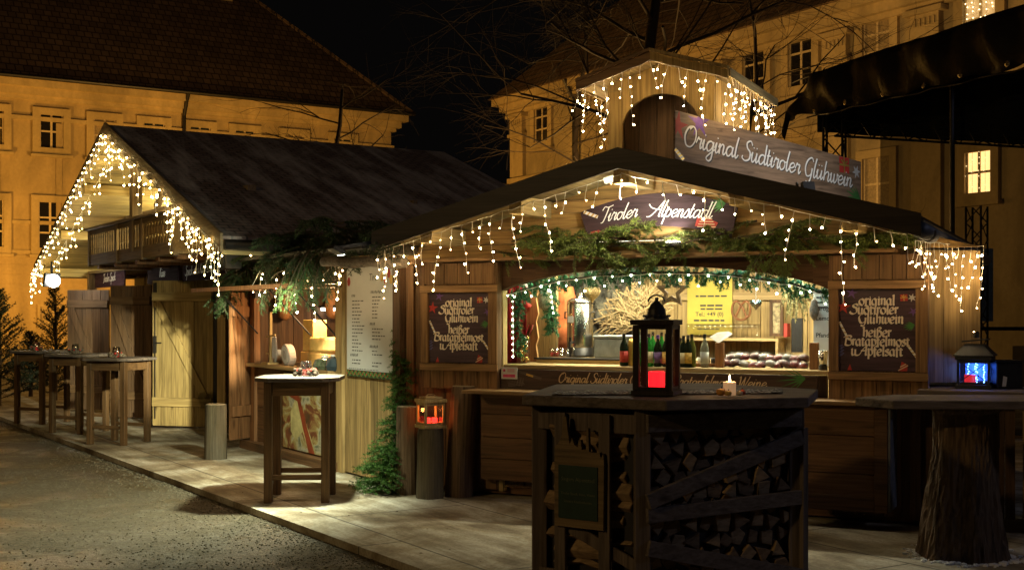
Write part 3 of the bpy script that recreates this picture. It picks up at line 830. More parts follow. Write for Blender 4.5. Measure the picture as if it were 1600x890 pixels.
# fairy lights hanging inside the lit windows
rnd = random.Random(2)
_b = MB(); _b.ball((0, 0, 0), .022, 5, 3); bulb_far = _b.mesh('bulb'); bulb_far.materials.append(M['bulb_dim'])
for px, zc in ((1533, 11.45), (1531, 6.2)):
    x = at('r', px, 90 if zc > 8 else 260, 0).x
    t = thing('window_light_curtain', 'string of tiny warm lights hanging inside the %s lit palace window' % ('upper' if zc > 8 else 'lower'), 'fairy lights', 'r', (x, -.1, zc-.9))
    cb = MB(); bm_ = bulb_far
    for k in range(5):
        xx = x-.5+k*.25; cb.tube([(xx, -.06, zc+.9), (xx, -.06, zc-.85)], .006, 3)
        for j in range(9):
            o = bpy.data.objects.new('bulb', bm_); COL.objects.link(o); o.parent = t; o.location = (xx-x+rnd.uniform(-.05, .05), .015, 1.7-j*.19+rnd.uniform(-.05, .05))
    cb.part('cable', M['cable'], t)

# ------------------------------------------------------------------ bare trees
def make_bare(name, label, base, h, r0, seed, lean=(0, 0), levels=6, spread=.95, first=.35, grav=.15, nlimb=9, limb=.55):
    rnd = random.Random(seed)
    pts = [Vector((lean[0]*(i/8)**1.5*h + .06*h*math.sin(i*1.3+seed)*.3, lean[1]*(i/8)*h, h*i/8-.06)) for i in range(9)]
    tk, tw, grow = branch_tree(seed, pts, r0, levels, rnd, spread, grav)
    for i in range(nlimb):
        t = first+(1-first)*i/(nlimb-1)*.98
        p = pts[0].lerp(pts[-1], t); j = min(int(t*8), 7); p = pts[j].lerp(pts[j+1], t*8-j)
        a = i*2.4+rnd.uniform(-.5, .5)
        d = Vector((math.cos(a), math.sin(a)*.8, rnd.uniform(.15, .7))).normalized()
        grow(p, d, h*limb*(1-.55*(t-first))*rnd.uniform(.8, 1.15)*.55, r0*.34*(1-.5*t), levels-1)
    T = thing(name, label, 'tree', 'w', base)
    for mb, nm in ((tk, 'trunk'), (tw, 'crown')):
        mb.v = [p+Vector(base) for p in mb.v]
        mb.part(nm, M['bare'], T, smooth=True)
    return T
make_bare('bare_tree', 'bare winter tree with drooping branches rising behind the long dark hut roof', gat(527, 33), 7.8, .13, 4, levels=6, first=.40, limb=.62, nlimb=12, spread=.85)
make_bare('bare_tree', 'thick trunked bare tree rising right behind the kiosk turret', gat(1028, 30), 13.0, .24, 11, levels=6, first=.42, limb=.60, spread=.95, nlimb=16)
make_bare('bare_tree', 'bare tree with fine hanging twigs in front of the left end of the palace wing', gat(908, 38), 11.0, .13, 23, levels=6, first=.35, limb=.6, spread=.9, grav=.4, nlimb=12)
make_bare('bare_tree', 'slim bare tree beside the palace wing window above the turret lights', gat(1172, 34), 11.0, .11, 31, levels=6, first=.4, limb=.6, spread=.9, nlimb=10)

# ------------------------------------------------------------------ cut fir trees at the far left
def fir_tree(label, base, h, seed, wd=.36):
    rnd = random.Random(seed); tk = MB(); tk.tube([(0, 0, -.02), (.02, 0, h*.5), (0, 0, h)], [.045, .03, .006], 7)
    nd = MB(); z = .12
    while z < h*.97:
        t = z/h; ln = h*wd*(1-t)**.8+.06
        for k in range(rnd.randint(6, 8)):
            a = rnd.uniform(0, 6.283); d = Vector((math.cos(a), math.sin(a), .25+.9*t))
            p = Vector((0, 0, z)); q = p + d.normalized()*ln*rnd.uniform(.75, 1.15)
            tk.tube([p, q], [.008, .003], 3, cap=False)
            needle_twig(nd, p.lerp(q, .12), q, .05, .03, rnd, .007, 3)
            for m in range(3):
                s = p.lerp(q, .35+.2*m); e2 = s + (d.normalized()*.6+Vector((rnd.uniform(-.8, .8), rnd.uniform(-.8, .8), .15))).normalized()*ln*.36
                needle_twig(nd, s, e2, .045, .03, rnd, .007, 3)
        z += h*.045*(1.2-.4*t)
    T = thing('fir_tree', label, 'fir tree', 'w', base)
    for mb, nm, mt in ((tk, 'trunk', M['twig']), (nd, 'crown', M['needle_tree'])):
        mb.v = [p+Vector(base) for p in mb.v]; mb.part(nm, mt, T)
fir_tree('small fir tree with bare upright tip under the bright corner floodlight', gat(86, 23.4), 2.25, 1, .3)
fir_tree('wide dark fir tree cut by the left picture edge', gat(-2, 22.0), 2.1, 2, .42)
fir_tree('low dark fir tree between the two larger firs', gat(48, 24.5), 1.3, 3, .45)

# ------------------------------------------------------------------ stage with black tarpaulin canopy
FR['s'] = (Vector((4.74, 20, 0)), math.atan2(-.938, .345))
def tarp_mat():
    m, nt, b = newmat('black_tarpaulin'); b.inputs['Base Color'].default_value = (.012, .009, .008, 1); b.inputs['Roughness'].default_value = .62; b.inputs['Specular IOR Level'].default_value = .15
    n = noise_t(nt, coords(nt, (1, 1, 1), False), 2.5, 5, .6, .8); bump(nt, b, n, .5, .06)
    return m
M['tarp'] = tarp_mat()
M['net'] = plain('dark_green_net', (.012, .016, .014), .8)
ST = thing('stage', 'dark open air stage with black tarpaulin roof and truss legs at the right', 'stage', 's')
def valance(u, v):
    x = -.3+u*8.2
    zt = 5.50+.0*x; zb = 4.86-.02*x
    if x < .6: k = (.6-x)/.9; zt -= .95*k*k; zb += .02*k
    y = .16*math.sin(v*3.1)*(.6+.4*math.sin(x*2.1)) + .05*math.sin(x*5.3+v*4) + .035*math.sin(x*11+v*2)
    return (x, -y-.1, zb+(zt-zb)*v + (.03*math.sin(x*6.3) if v == 0 else 0))
t_ = MB(); t_.sheet(valance, 70, 10); t_.part('valance', M['tarp'], ST, smooth=True, thick=.01)
t_ = MB(); t_.sheet(lambda u, v: (-.2+u*8, v*9-.05, 5.48+1.1*math.sin(v*math.pi)-.0*u+.04*math.sin(u*20)), 20, 14); t_.part('roof_tarp', M['tarp'], ST, smooth=True, thick=.01)
ey = MB()
for k in range(9):
    x = .6+k*.85; p = valance((x+.3)/8.2, .02); ey.lathe([(.035, -.006), (.05, 0), (.035, .006)], (0, 0, 0), 8)
    ey.v[-24:] = [Vector((q.x+p[0], q.z+p[1]-.02, q.y+p[2]+.05)) for q in ey.v[-24:]]
ey.part('eyelets', M['steel'], ST)
rp = MB(); rp.tube([(.4+.3*k, -.14+.02*(k % 2), 4.82-.02*(.4+.3*k)+.015*math.sin(k*2.)) for k in range(25)], .012, 4); rp.part('lacing_rope', M['metal_dark'], ST)
def truss(mb, p, q, s=.3, seg=.35, r=.022):
    p = Vector(p); q = Vector(q); d = (q-p); ln = d.length; d.normalize(); a = d.orthogonal().normalized(); b = d.cross(a)
    cs = [a*s/2+b*s/2, a*s/2-b*s/2, -a*s/2-b*s/2, -a*s/2+b*s/2]
    for c in cs: mb.tube([p+c, q+c], r, 5)
    k = int(ln/seg)
    for i in range(k):
        for j in range(4):
            c0, c1 = cs[j], cs[(j+1) % 4]
            if i % 2: c0, c1 = c1, c0
            mb.tube([p+c0+d*ln*i/k, p+c1+d*ln*(i+1)/k], r*.55, 4)
for (x, y) in ((.45, .35), (.45, 8.2), (7.6, .35), (7.6, 8.2)):
    t_ = MB(); truss(t_, (x, y, -.06), (x, y, 5.2)); t_.part('truss_leg', M['metal_dark'], ST)
for a, b_ in (((.45, .35, 4.75), (.45, 8.2, 4.75)), ((.45, 8.2, 4.75), (7.6, 8.2, 4.75)), ((.45, 5.0, 2.9), (7.6, 5.0, 2.9))):
    t_ = MB(); truss(t_, a, b_); t_.part('truss_beam', M['metal_dark'], ST)
t_ = MB(); t_.sheet(lambda u, v: (.12+.05*math.sin(u*40), .25+u*9.0, 4.64+v*(.62+1.5*u)), 60, 3); t_.part('back_drape', M['tarp'], ST, thick=.008)
t_ = MB(); t_.sheet(lambda u, v: (.6+u*6.9, 7.6-.1*math.sin(u*30), 3.9+v*.95), 60, 3); t_.part('back_net', M['net'], ST, thick=.008)
def scrim_mat():
    m = bpy.data.materials.new('see_through_black_net'); m.use_nodes = True; nt = m.node_tree; nt.nodes.clear()
    o = N(nt, 'ShaderNodeOutputMaterial'); a = N(nt, 'ShaderNodeBsdfTransparent'); a.inputs[0].default_value = (1, 1, 1, 1); d = N(nt, 'ShaderNodeBsdfDiffuse'); d.inputs[0].default_value = (.01, .012, .011, 1)
    mx = N(nt, 'ShaderNodeMixShader'); mx.inputs[0].default_value = .80; nt.links.new(a.outputs[0], mx.inputs[1]); nt.links.new(d.outputs[0], mx.inputs[2]); nt.links.new(mx.outputs[0], o.inputs[0]); return m
t_ = MB(); t_.sheet(lambda u, v: (.9+u*6.6, .9-.08*math.sin(u*34), -.05+v*5.0), 70, 3); t_.part('side_net', scrim_mat(), ST)
t_ = MB(); t_.box((.2, 4.2, -.06), (7.8, 8.6, 1.1)); t_.part('stage_floor', M['black'], ST)
p_ = MB(); q = wat(1488, 300, 17.5); q = L('s', q); p_.tube([(q.x, q.y, -.06), (q.x, q.y, 5.1)], .035, 8); p_.part('pole', M['metal_dark'], ST)
# pale banner strip beside a slim truss tower at the right of the kiosk
BT = thing('truss_tower', 'slim black truss tower with a pale vertical banner right of the kiosk eave', 'truss tower', 'w', gat(1530, 17.5))
t_ = MB(); c = gat(1526, 17.5); truss(t_, (c.x, c.y, -.06), (c.x, c.y, 3.2), .22, .22, .016); t_.part('truss', M['metal_dark'], BT)
t_ = MB(); c = gat(1537, 17.9); t_.box((c.x-.14, c.y, 1.55), (c.x+.14, c.y+.03, 2.62)); t_.part('banner', plain('pale_green_banner', (.42, .50, .45), .7), BT)
t_ = MB(); c = gat(1526, 17.2); t_.tube([(c.x-.6, c.y, 1.45), (c.x+1.8, c.y, 1.45)], .03, 6); t_.tube([(c.x+.9, c.y, -.06), (c.x+.9, c.y, 1.45)], .03, 6); t_.part('rail', M['metal_dark'], BT)
# ------------------------------------------------------------------ kiosk
K = thing('market_kiosk', 'brown timber kiosk with arched serving hatch under a shallow gabled roof', 'kiosk', 'k')
SA, SW, ZA, ZE = 2.37, 2.28, 3.0, 2.40       # apex, half width, apex height, eave height (top of fascia)
SL = (ZA-ZE)/SW
def zr(s): return ZA - SL*abs(s-SA)            # roof top line
LEN = 4.6
def arch(s):                                   # underside of the arched beam
    u = (s-2.44)/1.47
    return 1.86 + .205*max(0, 1-u*u)**.8
mb = MB(); planks_x(mb, .0, .98, 0, .05, .06, 2.2, .13, seed=1); mb.part('front_wall', M['kiosk_v'], K)
mb = MB(); planks_x(mb, 3.93, 4.6, 0, .05, .06, 2.2, .13, seed=2); mb.part('front_wall', M['kiosk_v'], K)
mb = MB()
n = 24; lo = [(.97+2.95*i/n, arch(.97+2.95*i/n)) for i in range(n+1)]
for i in range(n):
    (a, za), (b, zb) = lo[i], lo[i+1]
    mb.add([(a, -.06, za), (b, -.06, zb), (b, -.06, 2.13), (a, -.06, 2.13), (a, .04, za), (b, .04, zb), (b, .04, 2.13), (a, .04, 2.13)], [(0, 1, 2, 3), (7, 6, 5, 4), (0, 4, 5, 1), (2, 6, 7, 3)])
mb.part('arch_beam', M['kiosk_h'], K)
mb = MB(); mb.box((.25, -.2, 2.135), (4.45, .04, 2.165)); mb.part('ledge', M['box_h'], K, bevel=.003)
mb = MB(); planks_z(mb, lambda z: SA-max(.02, (ZA-.12-z)/SL), lambda z: SA+max(.02, (ZA-.12-z)/SL), -.015, .04, 2.17, 2.86, .13, seed=3)
mb.part('gable_wall', M['gable_h'], K)
for s0, s1, yy in ((-.02, .06, -.03), (.96, 1.0, -.035), (3.915, 3.95, -.035), (4.54, 4.62, -.03)):
    mb = MB(); mb.box((s0, yy, .05), (s1, .06, 2.13 if s0 in (-.02, 4.54) else 1.88)); mb.part('corner_post', M['pine_v'] if 0 < s0 < 4 and s0 != 4.54 else M['kiosk_v'], K, bevel=.003)
mb = MB(); planks_y(mb, .05, 4.75, 4.56, 4.6, .06, 2.35, .15, seed=4); mb.part('side_wall', M['stall_v'], K)
mb = MB(); planks_y(mb, .05, 4.75, 0, .04, .06, 2.35, .15, seed=5); mb.part('side_wall', M['kiosk_v'], K)
mb = MB(); planks_x(mb, .04, 4.56, 2.4, 2.45, .06, lambda s: zr(s)-.2, .15, seed=6); mb.part('back_wall', M['pine_v'], K)
mb = MB(); mb.box((.04, .06, .02), (4.56, 2.4, .08)); mb.part('floor_boards', M['dark_h'], K)
# roof
for sg in (-1, 1):
    mb = MB()
    e = SA+sg*(SW+.02)
    y0, y1 = -.66, 4.9
    f = lambda s, dz: zr(s)+dz
    a, b = (SA, e)
    nb = 26; 
    for i in range(nb):          # soffit boards running back from the gable
        s0 = a+(b-a)*i/nb; s1 = a+(b-a)*(i+.985)/nb
        mb.add([(s0, y0, f(s0, -.085)), (s1, y0, f(s1, -.085)), (s1, y1, f(s1, -.085)), (s0, y1, f(s0, -.085)),
                (s0, y0, f(s0, -.06)), (s1, y0, f(s1, -.06)), (s1, y1, f(s1, -.06)), (s0, y1, f(s0, -.06))],
               [(0, 3, 2, 1), (4, 5, 6, 7), (0, 1, 5, 4), (1, 2, 6, 5), (2, 3, 7, 6), (3, 0, 4, 7)])
    mb.part('soffit', M['soffit'], K)
    mb = MB(); mb.add([(a, y0-.02, f(a, -.055)), (b, y0-.02, f(b, -.055)), (b, y1, f(b, -.055)), (a, y1, f(a, -.055)), (a, y0-.02, f(a, 0)), (b, y0-.02, f(b, 0)), (b, y1, f(b, 0)), (a, y1, f(a, 0))],
            [(0, 3, 2, 1), (4, 5, 6, 7), (0, 1, 5, 4), (1, 2, 6, 5), (2, 3, 7, 6), (3, 0, 4, 7)])
    mb.part('roof', M['fascia'], K)
    mb = MB(); e2 = SA+sg*(SW+.06)
    mb.add([(a, -.72, zr(a)-.165), (e2, -.72, zr(e2)-.165), (e2, -.685, zr(e2)-.165), (a, -.685, zr(a)-.165), (a, -.72, zr(a)+.005), (e2, -.72, zr(e2)+.005), (e2, -.685, zr(e2)+.005), (a, -.685, zr(a)+.005)],
            [(0, 1, 5, 4), (2, 3, 7, 6), (4, 5, 6, 7), (0, 3, 2, 1), (1, 2, 6, 5), (0, 4, 7, 3)])
    mb.part('fascia', M['fascia'], K)
    mb = MB(); mb.add([(a, -.684, zr(a)-.155), (e2, -.684, zr(e2)-.155), (e2, -.66, zr(e2)-.155), (a, -.66, zr(a)-.155), (a, -.684, zr(a)-.09), (e2, -.684, zr(e2)-.09), (e2, -.66, zr(e2)-.09), (a, -.66, zr(a)-.09)],
            [(0, 1, 5, 4), (2, 3, 7, 6), (4, 5, 6, 7), (0, 3, 2, 1), (1, 2, 6, 5), (0, 4, 7, 3)])
    mb.part('verge_batten', M['pine_h'], K)
    for u in (.42, .8):
        s = SA+sg*SW*u; mb = MB(); mb.box((s-.06, -.64, zr(s)-.24), (s+.06, .3, zr(s)-.09)); mb.part('purlin', M['soffit'], K, bevel=.004)
    # gutter
    ge = SA+sg*(SW+.02); mb = MB()
    mb.tube([(ge+sg*.03, -.68, 2.27), (ge+sg*.03, 4.9, 2.27)], .062, 14)
    mb.part('gutter', M['zinc'] if sg > 0 else M['log'], K, smooth=True)
    mb = MB(); mb.box((ge-.05, -.64, 2.30), (ge+.05, 4.88, 2.345)); mb.part('eave_board', M['pine_h'], K)
    for y in (-.35, 1.2, 2.8):
        mb = MB(); mb.tube([(ge+sg*.03+.07*math.cos(t*.5), y, 2.27+.07*math.sin(t*.5)) for t in range(6, 14)], .008, 5); mb.part('gutter_bracket', M['black'], K)
mb = MB(); mb.box((SA-.07, -.64, ZA-.28), (SA+.07, .3, ZA-.12)); mb.part('ridge_beam', M['soffit'], K, bevel=.004)
mb = MB(); mb.beam((SA-.26, -.34, ZA-.22), (SA+.0, -.34, ZA-.16), .05, .05); mb.part('collar_tie', M['white'], K, bevel=.003)
# counter
mb = MB(); mb.box((.98, -.02, 1.165), (3.93, .6, 1.20)); mb.part('counter_top', M['pine_h'], K, bevel=.003)
mb = MB(); planks_x(mb, 1.0, 3.9, .0, .04, .1, 1.16, .2, seed=9); mb.part('counter_front', M['dark_v'], K)
mb = MB(); mb.box((.78, -.42, .955), (4.62, -.04, .985)); mb.part('counter_shelf', M['box_h'], K, bevel=.003)
mb = MB()
planks_z(mb, .82, 3.74, -.12, -.06, .16, .95, .19, seed=10); mb.part('counter_panel', M['dark_h'], K)
mb = MB(); planks_z(mb, 3.76, 4.32, -.34, -.06, .17, .95, .26, seed=11); mb.box((4.322, -.35, .14), (4.42, -.06, .952)); mb.box((3.74, -.352, .14), (4.32, -.345, .26)); mb.part('cupboard', M['dark_h'], K, bevel=.002)
mb = MB(); mb.box((4.423, -.34, .15), (4.44, 0, .95)); mb.part('cupboard_side', plain('grey_painted_board', (.16, .165, .18), .6), K)
mb = MB(); planks_x(mb, 4.45, 5.3, .02, .06, .1, 1.045, .16, seed=12); mb.part('side_counter_front', M['dark_v'], K)
mb = MB(); mb.box((4.63, -.3, 1.05), (7.4, .45, 1.085)); mb.part('side_shelf', M['crate_x'], K, bevel=.004)
mb = MB(); planks_x(mb, 5.35, 7.4, .0, .05, .1, 1.045, .13, seed=13); mb.part('side_counter_front', M['stall_v'], K)
# interior fittings
mb = MB(); mb.box((1.05, .62, 1.215), (3.9, 1.05, 1.245)); mb.part('work_shelf', M['pine_h'], K, bevel=.003)
a = at('k', 1058, 527, 2.1); b = at('k', 1216, 527, 2.1)
mb = MB(); mb.box((a.x, 2.1, a.z-.03), (b.x, 2.4, a.z)); mb.box((b.x-.03, 2.1, .1), (b.x, 2.395, a.z-.032)); mb.part('wall_shelf', M['pine_h'], K, bevel=.003)
mb = MB(); q = at('k', 1040, 462, 2.38); mb.box((1.6, 2.36, q.z-.05), (3.6, 2.398, q.z+.03)); mb.part('wall_rail', M['pine_h'], K)
for px in (1126, 1273):
    a = at('k', px, 535, .25); mb = MB(); mb.box((a.x-.035, .2, 1.2), (a.x+.035, .26, a.z)); mb.part('glass_post', M['red_v'], K, bevel=.003)
mb = MB(); a = at('k', 1130, 540, .23); b = at('k', 1269, 540, .23); mb.box((a.x, .225, 1.202), (b.x, .233, a.z)); mb.part('counter_glass', M['glass'], K)

# open shutter leaf on the kiosk side
sh = MB(); h0 = Vector((4.63, .10, 0)); h1 = Vector((5.02, .34, 0)); dd = (h1-h0); dn = Vector((dd.y, -dd.x, 0)).normalized()*.014
for k in range(3):
    p = h0+dd*(k/3+.004); q = h0+dd*((k+1)/3-.004)
    sh.add([p-dn+Vector((0, 0, 1.12)), q-dn+Vector((0, 0, 1.12)), q+dn+Vector((0, 0, 1.12)), p+dn+Vector((0, 0, 1.12)), p-dn+Vector((0, 0, 2.16)), q-dn+Vector((0, 0, 2.16)), q+dn+Vector((0, 0, 2.16)), p+dn+Vector((0, 0, 2.16))], [(0, 3, 2, 1), (4, 5, 6, 7), (0, 1, 5, 4), (1, 2, 6, 5), (2, 3, 7, 6), (3, 0, 4, 7)])
shp = sh.part('side_shutter', M['stall_v'], K)
mb = MB(); p = h0-dd*.03; mb.box((p.x-.012, p.y-.02, 1.1), (p.x+.012, p.y+.02, 2.17)); mb.part('hinge_post', M['pine_v'], K)

# panel boxes with the printed boards
def panel_box(s0, s1, cat_label, sign_label):
    t = thing('shutter_panel', cat_label, 'shutter', 'k', (s0, -.12, 1.0))
    mb = MB(); planks_x(mb, s0, s1, -.14, -.08, .98, 1.16, .12, seed=int(s0*9)); planks_x(mb, s0, s1, -.14, -.08, 1.93, 2.12, .12, seed=int(s0*9)+1); planks_x(mb, s0, s1, -.105, -.08, 1.16, 1.93, .12, seed=int(s0*9)+1)
    mb.part('board_panel', M['box_v'], t)
    mb = MB(); mb.box((s0-.005, -.165, 1.14), (s1+.005, -.142, 1.205)); mb.part('rail', M['box_h'], t, bevel=.003)
    mb = MB(); mb.box((s0-.005, -.165, 1.855), (s1+.005, -.142, 1.92)); mb.part('rail', M['box_h'], t, bevel=.003)
    mb = MB(); mb.box((s0, -.16, 1.207), (s0+.075, -.107, 1.853)); mb.part('stile', M['box_v'], t, bevel=.003)
    mb = MB(); mb.box((s1-.09, -.16, 1.207), (s1, -.107, 1.853)); mb.part('stile', M['box_v'], t, bevel=.003)
    mb = MB(); mb.box((s0, -.139, .985), (s0+.03, -.06, 2.115)); mb.part('return', M['kiosk_v'], t)
    mb = MB(); mb.box((s1-.03, -.139, .985), (s1, -.06, 2.115)); mb.part('return', M['kiosk_v'], t)
    # sign
    x0, x1, z0, z1 = s0+.078, s1-.093, 1.212, 1.848
    g = thing('menu_sign', sign_label, 'sign', 'k', (x0, -.13, z0))
    mb = MB(); mb.box((x0, -.13, z0), (x1, -.118, z1)); mb.part('board', M['sign_plum'], g)
    w, h = x1-x0, z1-z0
    fn = plane_fn((x0, -.13, z0), (1, 0, 0), (0, 0, 1), (0, -1, 0))
    mb = MB()
    nib = (R(38), .40, .13)
    for txt, cy, sz in (('original', .815, .046), ('Südtiroler', .705, .046), ('Glühwein', .590, .046), ('heißer', .425, .046), ('Bratapfelmost', .315, .046), ('u.Apfelsaft', .195, .046)):
        sx = 1.08; tw = text_width(txt, sx, GB)*sz; k = 1
        if tw > w*.86: k = w*.86/tw
        off = {'Südtiroler': -.02, 'Glühwein': .03}.get(txt, 0)
        letter(mb, txt, plane_fn((x0, -.13, z0+cy*h), (1, 0, 0), (0, 0, 1), (0, -1, 0)), sz, nib=nib, slant=.02, sx=sx*k, x0=w/2-tw*k/2+off)
    mb.part('lettering', M['cream_pale'], g)
    mb = MB(); flat(mb, fn, star_poly(.05, .016, 5, 1.4), w*.17, h*.96); flat(mb, fn, star_poly(.04, .012, 5, .9), w*.97, h*.73); mb.part('printed_star', M['purple'], g)
    mb = MB(); flat(mb, fn, star_poly(.062, .022, 5, .2), w*.055, h*.79); mb.part('printed_star', M['red'], g)
    gift(fn, g, w*.85, h*.90, .055)
    mb = MB(); flat(mb, fn, star_poly(.034, .014, 6, .3), w*.955, h*.90); mb.part('printed_snowflake', M['paper'], g)
    mb = MB(); sprig(fn, mb, w*.985, h*.57, .09, 3.4, .3); mb.part('printed_fir_sprig', M['green_print'], g)
    cane(fn, g, w*.06, h*.50, .15, .018, -1.1); cane(fn, g, w*.955, h*.25, .11, .018, -.95)
    mb = MB(); flat(mb, fn, [(-.03, 0), (.03, 0), (.034, .05), (-.01, .075)], w*.84, h*.005); mb.part('printed_ball', M['red'], g)
    mb = MB(); flat(mb, fn, [(-.018, 0), (.018, 0), (.002, .05)], w*.14, h*.005); mb.part('printed_ball', M['red'], g)
    mb = MB(); flat(mb, fn, quadpoly(.085, .008), w*.84, h*.045, .0022, .5); flat(mb, fn, quadpoly(.05, .008), w*.84, h*.075, .0023, .5); mb.part('printed_stripe', M['cream'], g)
    mb = MB()
    for k in range(7): flat(mb, fn, quadpoly(.03, .009), w*.02+.012*(k % 2), h*(.19+.02*k), .0016+k*.0001, .3)
    mb.part('printed_ribbon', plain('blue_print', (.10, .10, .25), .6), g)
    return t
panel_box(.21, 1.0, 'wooden shutter frame left of the serving hatch', 'dark mulled wine sign left of the serving hatch')
panel_box(3.94, 4.69, 'wooden shutter frame right of the serving hatch', 'dark mulled wine sign right of the serving hatch')

# gable sign
G = thing('gable_sign', 'curved plum coloured name board lit by a floodlight under the kiosk gable', 'sign', 'k', (2.48, -.08, 2.3))
top = []; bot = []
xs = [1.78+1.41*i/20 for i in range(21)]
for x in xs:
    u = (x-2.485)/.705
    top.append((x, 2.685-.14*abs(u)**1.8)); bot.append((1.86+(x-1.78)*(1.27/1.41), 2.405-.115*abs(u)**1.8))
ou = top + bot[::-1]
mb = MB(); mb.prism(ou, lambda a, b: (a, -.085, b), lambda a, b: (a, -.07, b)); mb.part('board', M['sign_gable'], G)
fn = plane_fn((1.78, -.085, 2.3), (1, 0, 0), (0, 0, 1), (0, -1, 0))
mb = MB(); letter(mb, 'Tiroler', plane_fn((1.97, -.085, 2.455), (.995, 0, .10), (-.02, 0, 1), (0, -1, 0)), .064, w=.11, slant=.34, sx=.98)
letter(mb, 'Ælpenstadl', plane_fn((2.44, -.085, 2.49), (.997, 0, -.07), (.01, 0, 1), (0, -1, 0)), .068, w=.11, slant=.38, sx=.90)
mb.part('lettering', M['white_ink'], G)
mb = MB(); sprig(fn, mb, 1.30, .275, .16, 3.3, .22); mb.part('printed_fir_sprig', M['green_print'], G)
mb = MB(); flat(mb, fn, [(-.09, -.025), (.05, -.04), (.09, -.01), (.02, .035), (-.06, .03)], .16, .05, .0015, .1); flat(mb, fn, [(-.1, -.02), (.07, -.045), (.1, .0), (0, .05), (-.08, .05)], 1.14, .115, .0016, .0); mb.part('printed_sweet', M['red'], G)
mb = MB(); 
for k in range(2): flat(mb, fn, quadpoly(.012, .055), .14+.04*k, .05, .0022, -.3)
for k in range(4): flat(mb, fn, quadpoly(.16-.02*k, .008), 1.14, .085+.022*k, .0022, -.05)
mb.part('printed_stripe', M['cream'], G)
cane(fn, G, .10, .225, .14, .028, -.35)
# floodlight on the ledge
F_ = thing('floodlight', 'small floodlight on the ledge shining up at the curved name board', 'floodlight', 'k', (2.62, -.2, 2.165))
mb = MB(); mb.box((2.50, -.19, 2.167), (2.60, -.12, 2.20)); mb.beam((2.55, -.15, 2.2), (2.62, -.15, 2.24), .03, .02); mb.part('bracket', M['steel'], F_)
mb = MB(); mb.beam((2.60, -.19, 2.222), (2.74, -.19, 2.222), .10, .035, (0, .45, 1)); mb.part('housing', M['metal_dark'], F_, bevel=.004)
mb = MB(); mb.beam((2.61, -.182, 2.243), (2.73, -.182, 2.243), .08, .006, (0, .45, 1)); mb.part('lens', emit('floodlight_lens', (1, .96, .86), 14), F_)
lamp('floodlight_beam', 'SPOT', W('k', (2.66, -.20, 2.26)), 17, (1, .93, .80), .03, aim=W('k', (2.64, -.06, 2.40)), spot=R(150), blend=.6)
lamp('gable_fill', 'POINT', W('k', (2.4, -.60, 2.60)), 24, (1, .90, .66), .04)  # fill added to brighten the soffit and ledge branches, no fixture

# counter sign
B = thing('counter_sign', 'long dark counter board with cream script below the serving hatch', 'sign', 'k', (1.0, -.1, .99))
mb = MB(); mb.box((1.0, -.1, .99), (3.84, -.065, 1.162)); mb.part('board', M['sign_counter'], B)
fn = plane_fn((1.0, -.1, .99), (1, 0, 0), (0, 0, 1), (0, -1, 0))
mb = MB()
for txt, px0, px1 in (('Original Südtiroler Glühwein', 872, 1036), ('Bratapfelmost', 1052, 1140), ('Weine', 1152, 1197)):
    a = at('k', px0, 595, -.1).x-1.0; b = at('k', px1, 595, -.1).x-1.0
    k = (b-a)/(text_width(txt)*.043)
    letter(mb, txt, fn, .043, w=.16, slant=.30, sx=k, x0=a)
    for _ in (): pass
mb.v = [Vector((p.x, p.y, p.z+.068)) for p in mb.v]
mb.part('lettering', M['cream'], B)
mb = MB(); flat(mb, fn, quadpoly(.32, .024), .26, .135, .0015, -.27); flat(mb, fn, quadpoly(.28, .018), 2.62, .035, .0016, -.12); flat(mb, fn, [(-.04, 0), (0, .014), (.05, 0), (0, -.014)], 2.47, .05); mb.part('printed_candy_cane', M['crate_x'], B)
mb = MB(); flat(mb, fn, quadpoly(.07, .018), .30, .122, .0022, -.27); flat(mb, fn, quadpoly(.04, .014), 2.64, .035, .0022, -.12); mb.part('candy_stripe', M['gold'], B)
mb = MB()
for k in range(6): flat(mb, fn, quadpoly(.16, .006), .17-.006*k, .03+.013*k, .0015, .12); flat(mb, fn, quadpoly(.006, .075), .10+.026*k, .06, .0021+.0001*k, -.25)
mb.part('printed_snowflake', M['crate_x'], B)
mb = MB(); sprig(fn, mb, 2.74, .15, .24, 3.25, .08); mb.part('printed_fir_sprig', M['green_print'], B)
# notice
S_ = thing('notice_card', 'small white and pink notice card at the left end of the counter board', 'notice', 'k', (.985, -.11, 1.09))
a = at('k', 783, 573, -.115); b = at('k', 808, 592, -.115)
mb = MB(); mb.box((a.x, -.115, b.z), (b.x, -.109, a.z)); mb.part('card', M['paper'], S_)
fn2 = plane_fn((a.x, -.115, b.z), (1, 0, 0), (0, 0, 1), (0, -1, 0)); w, h = b.x-a.x, a.z-b.z
mb = MB(); flat(mb, fn2, quadpoly(w*.75, h*.26), w*.5, h*.27); flat(mb, fn2, quadpoly(w*.14, h*.22), w*.2, h*.72, .0016)
for k in range(3): flat(mb, fn2, quadpoly(w*.45, h*.04), w*.62, h*(.62+.1*k), .0017)
mb.part('print', plain('pink_print', (.55, .06, .16), .6), S_)

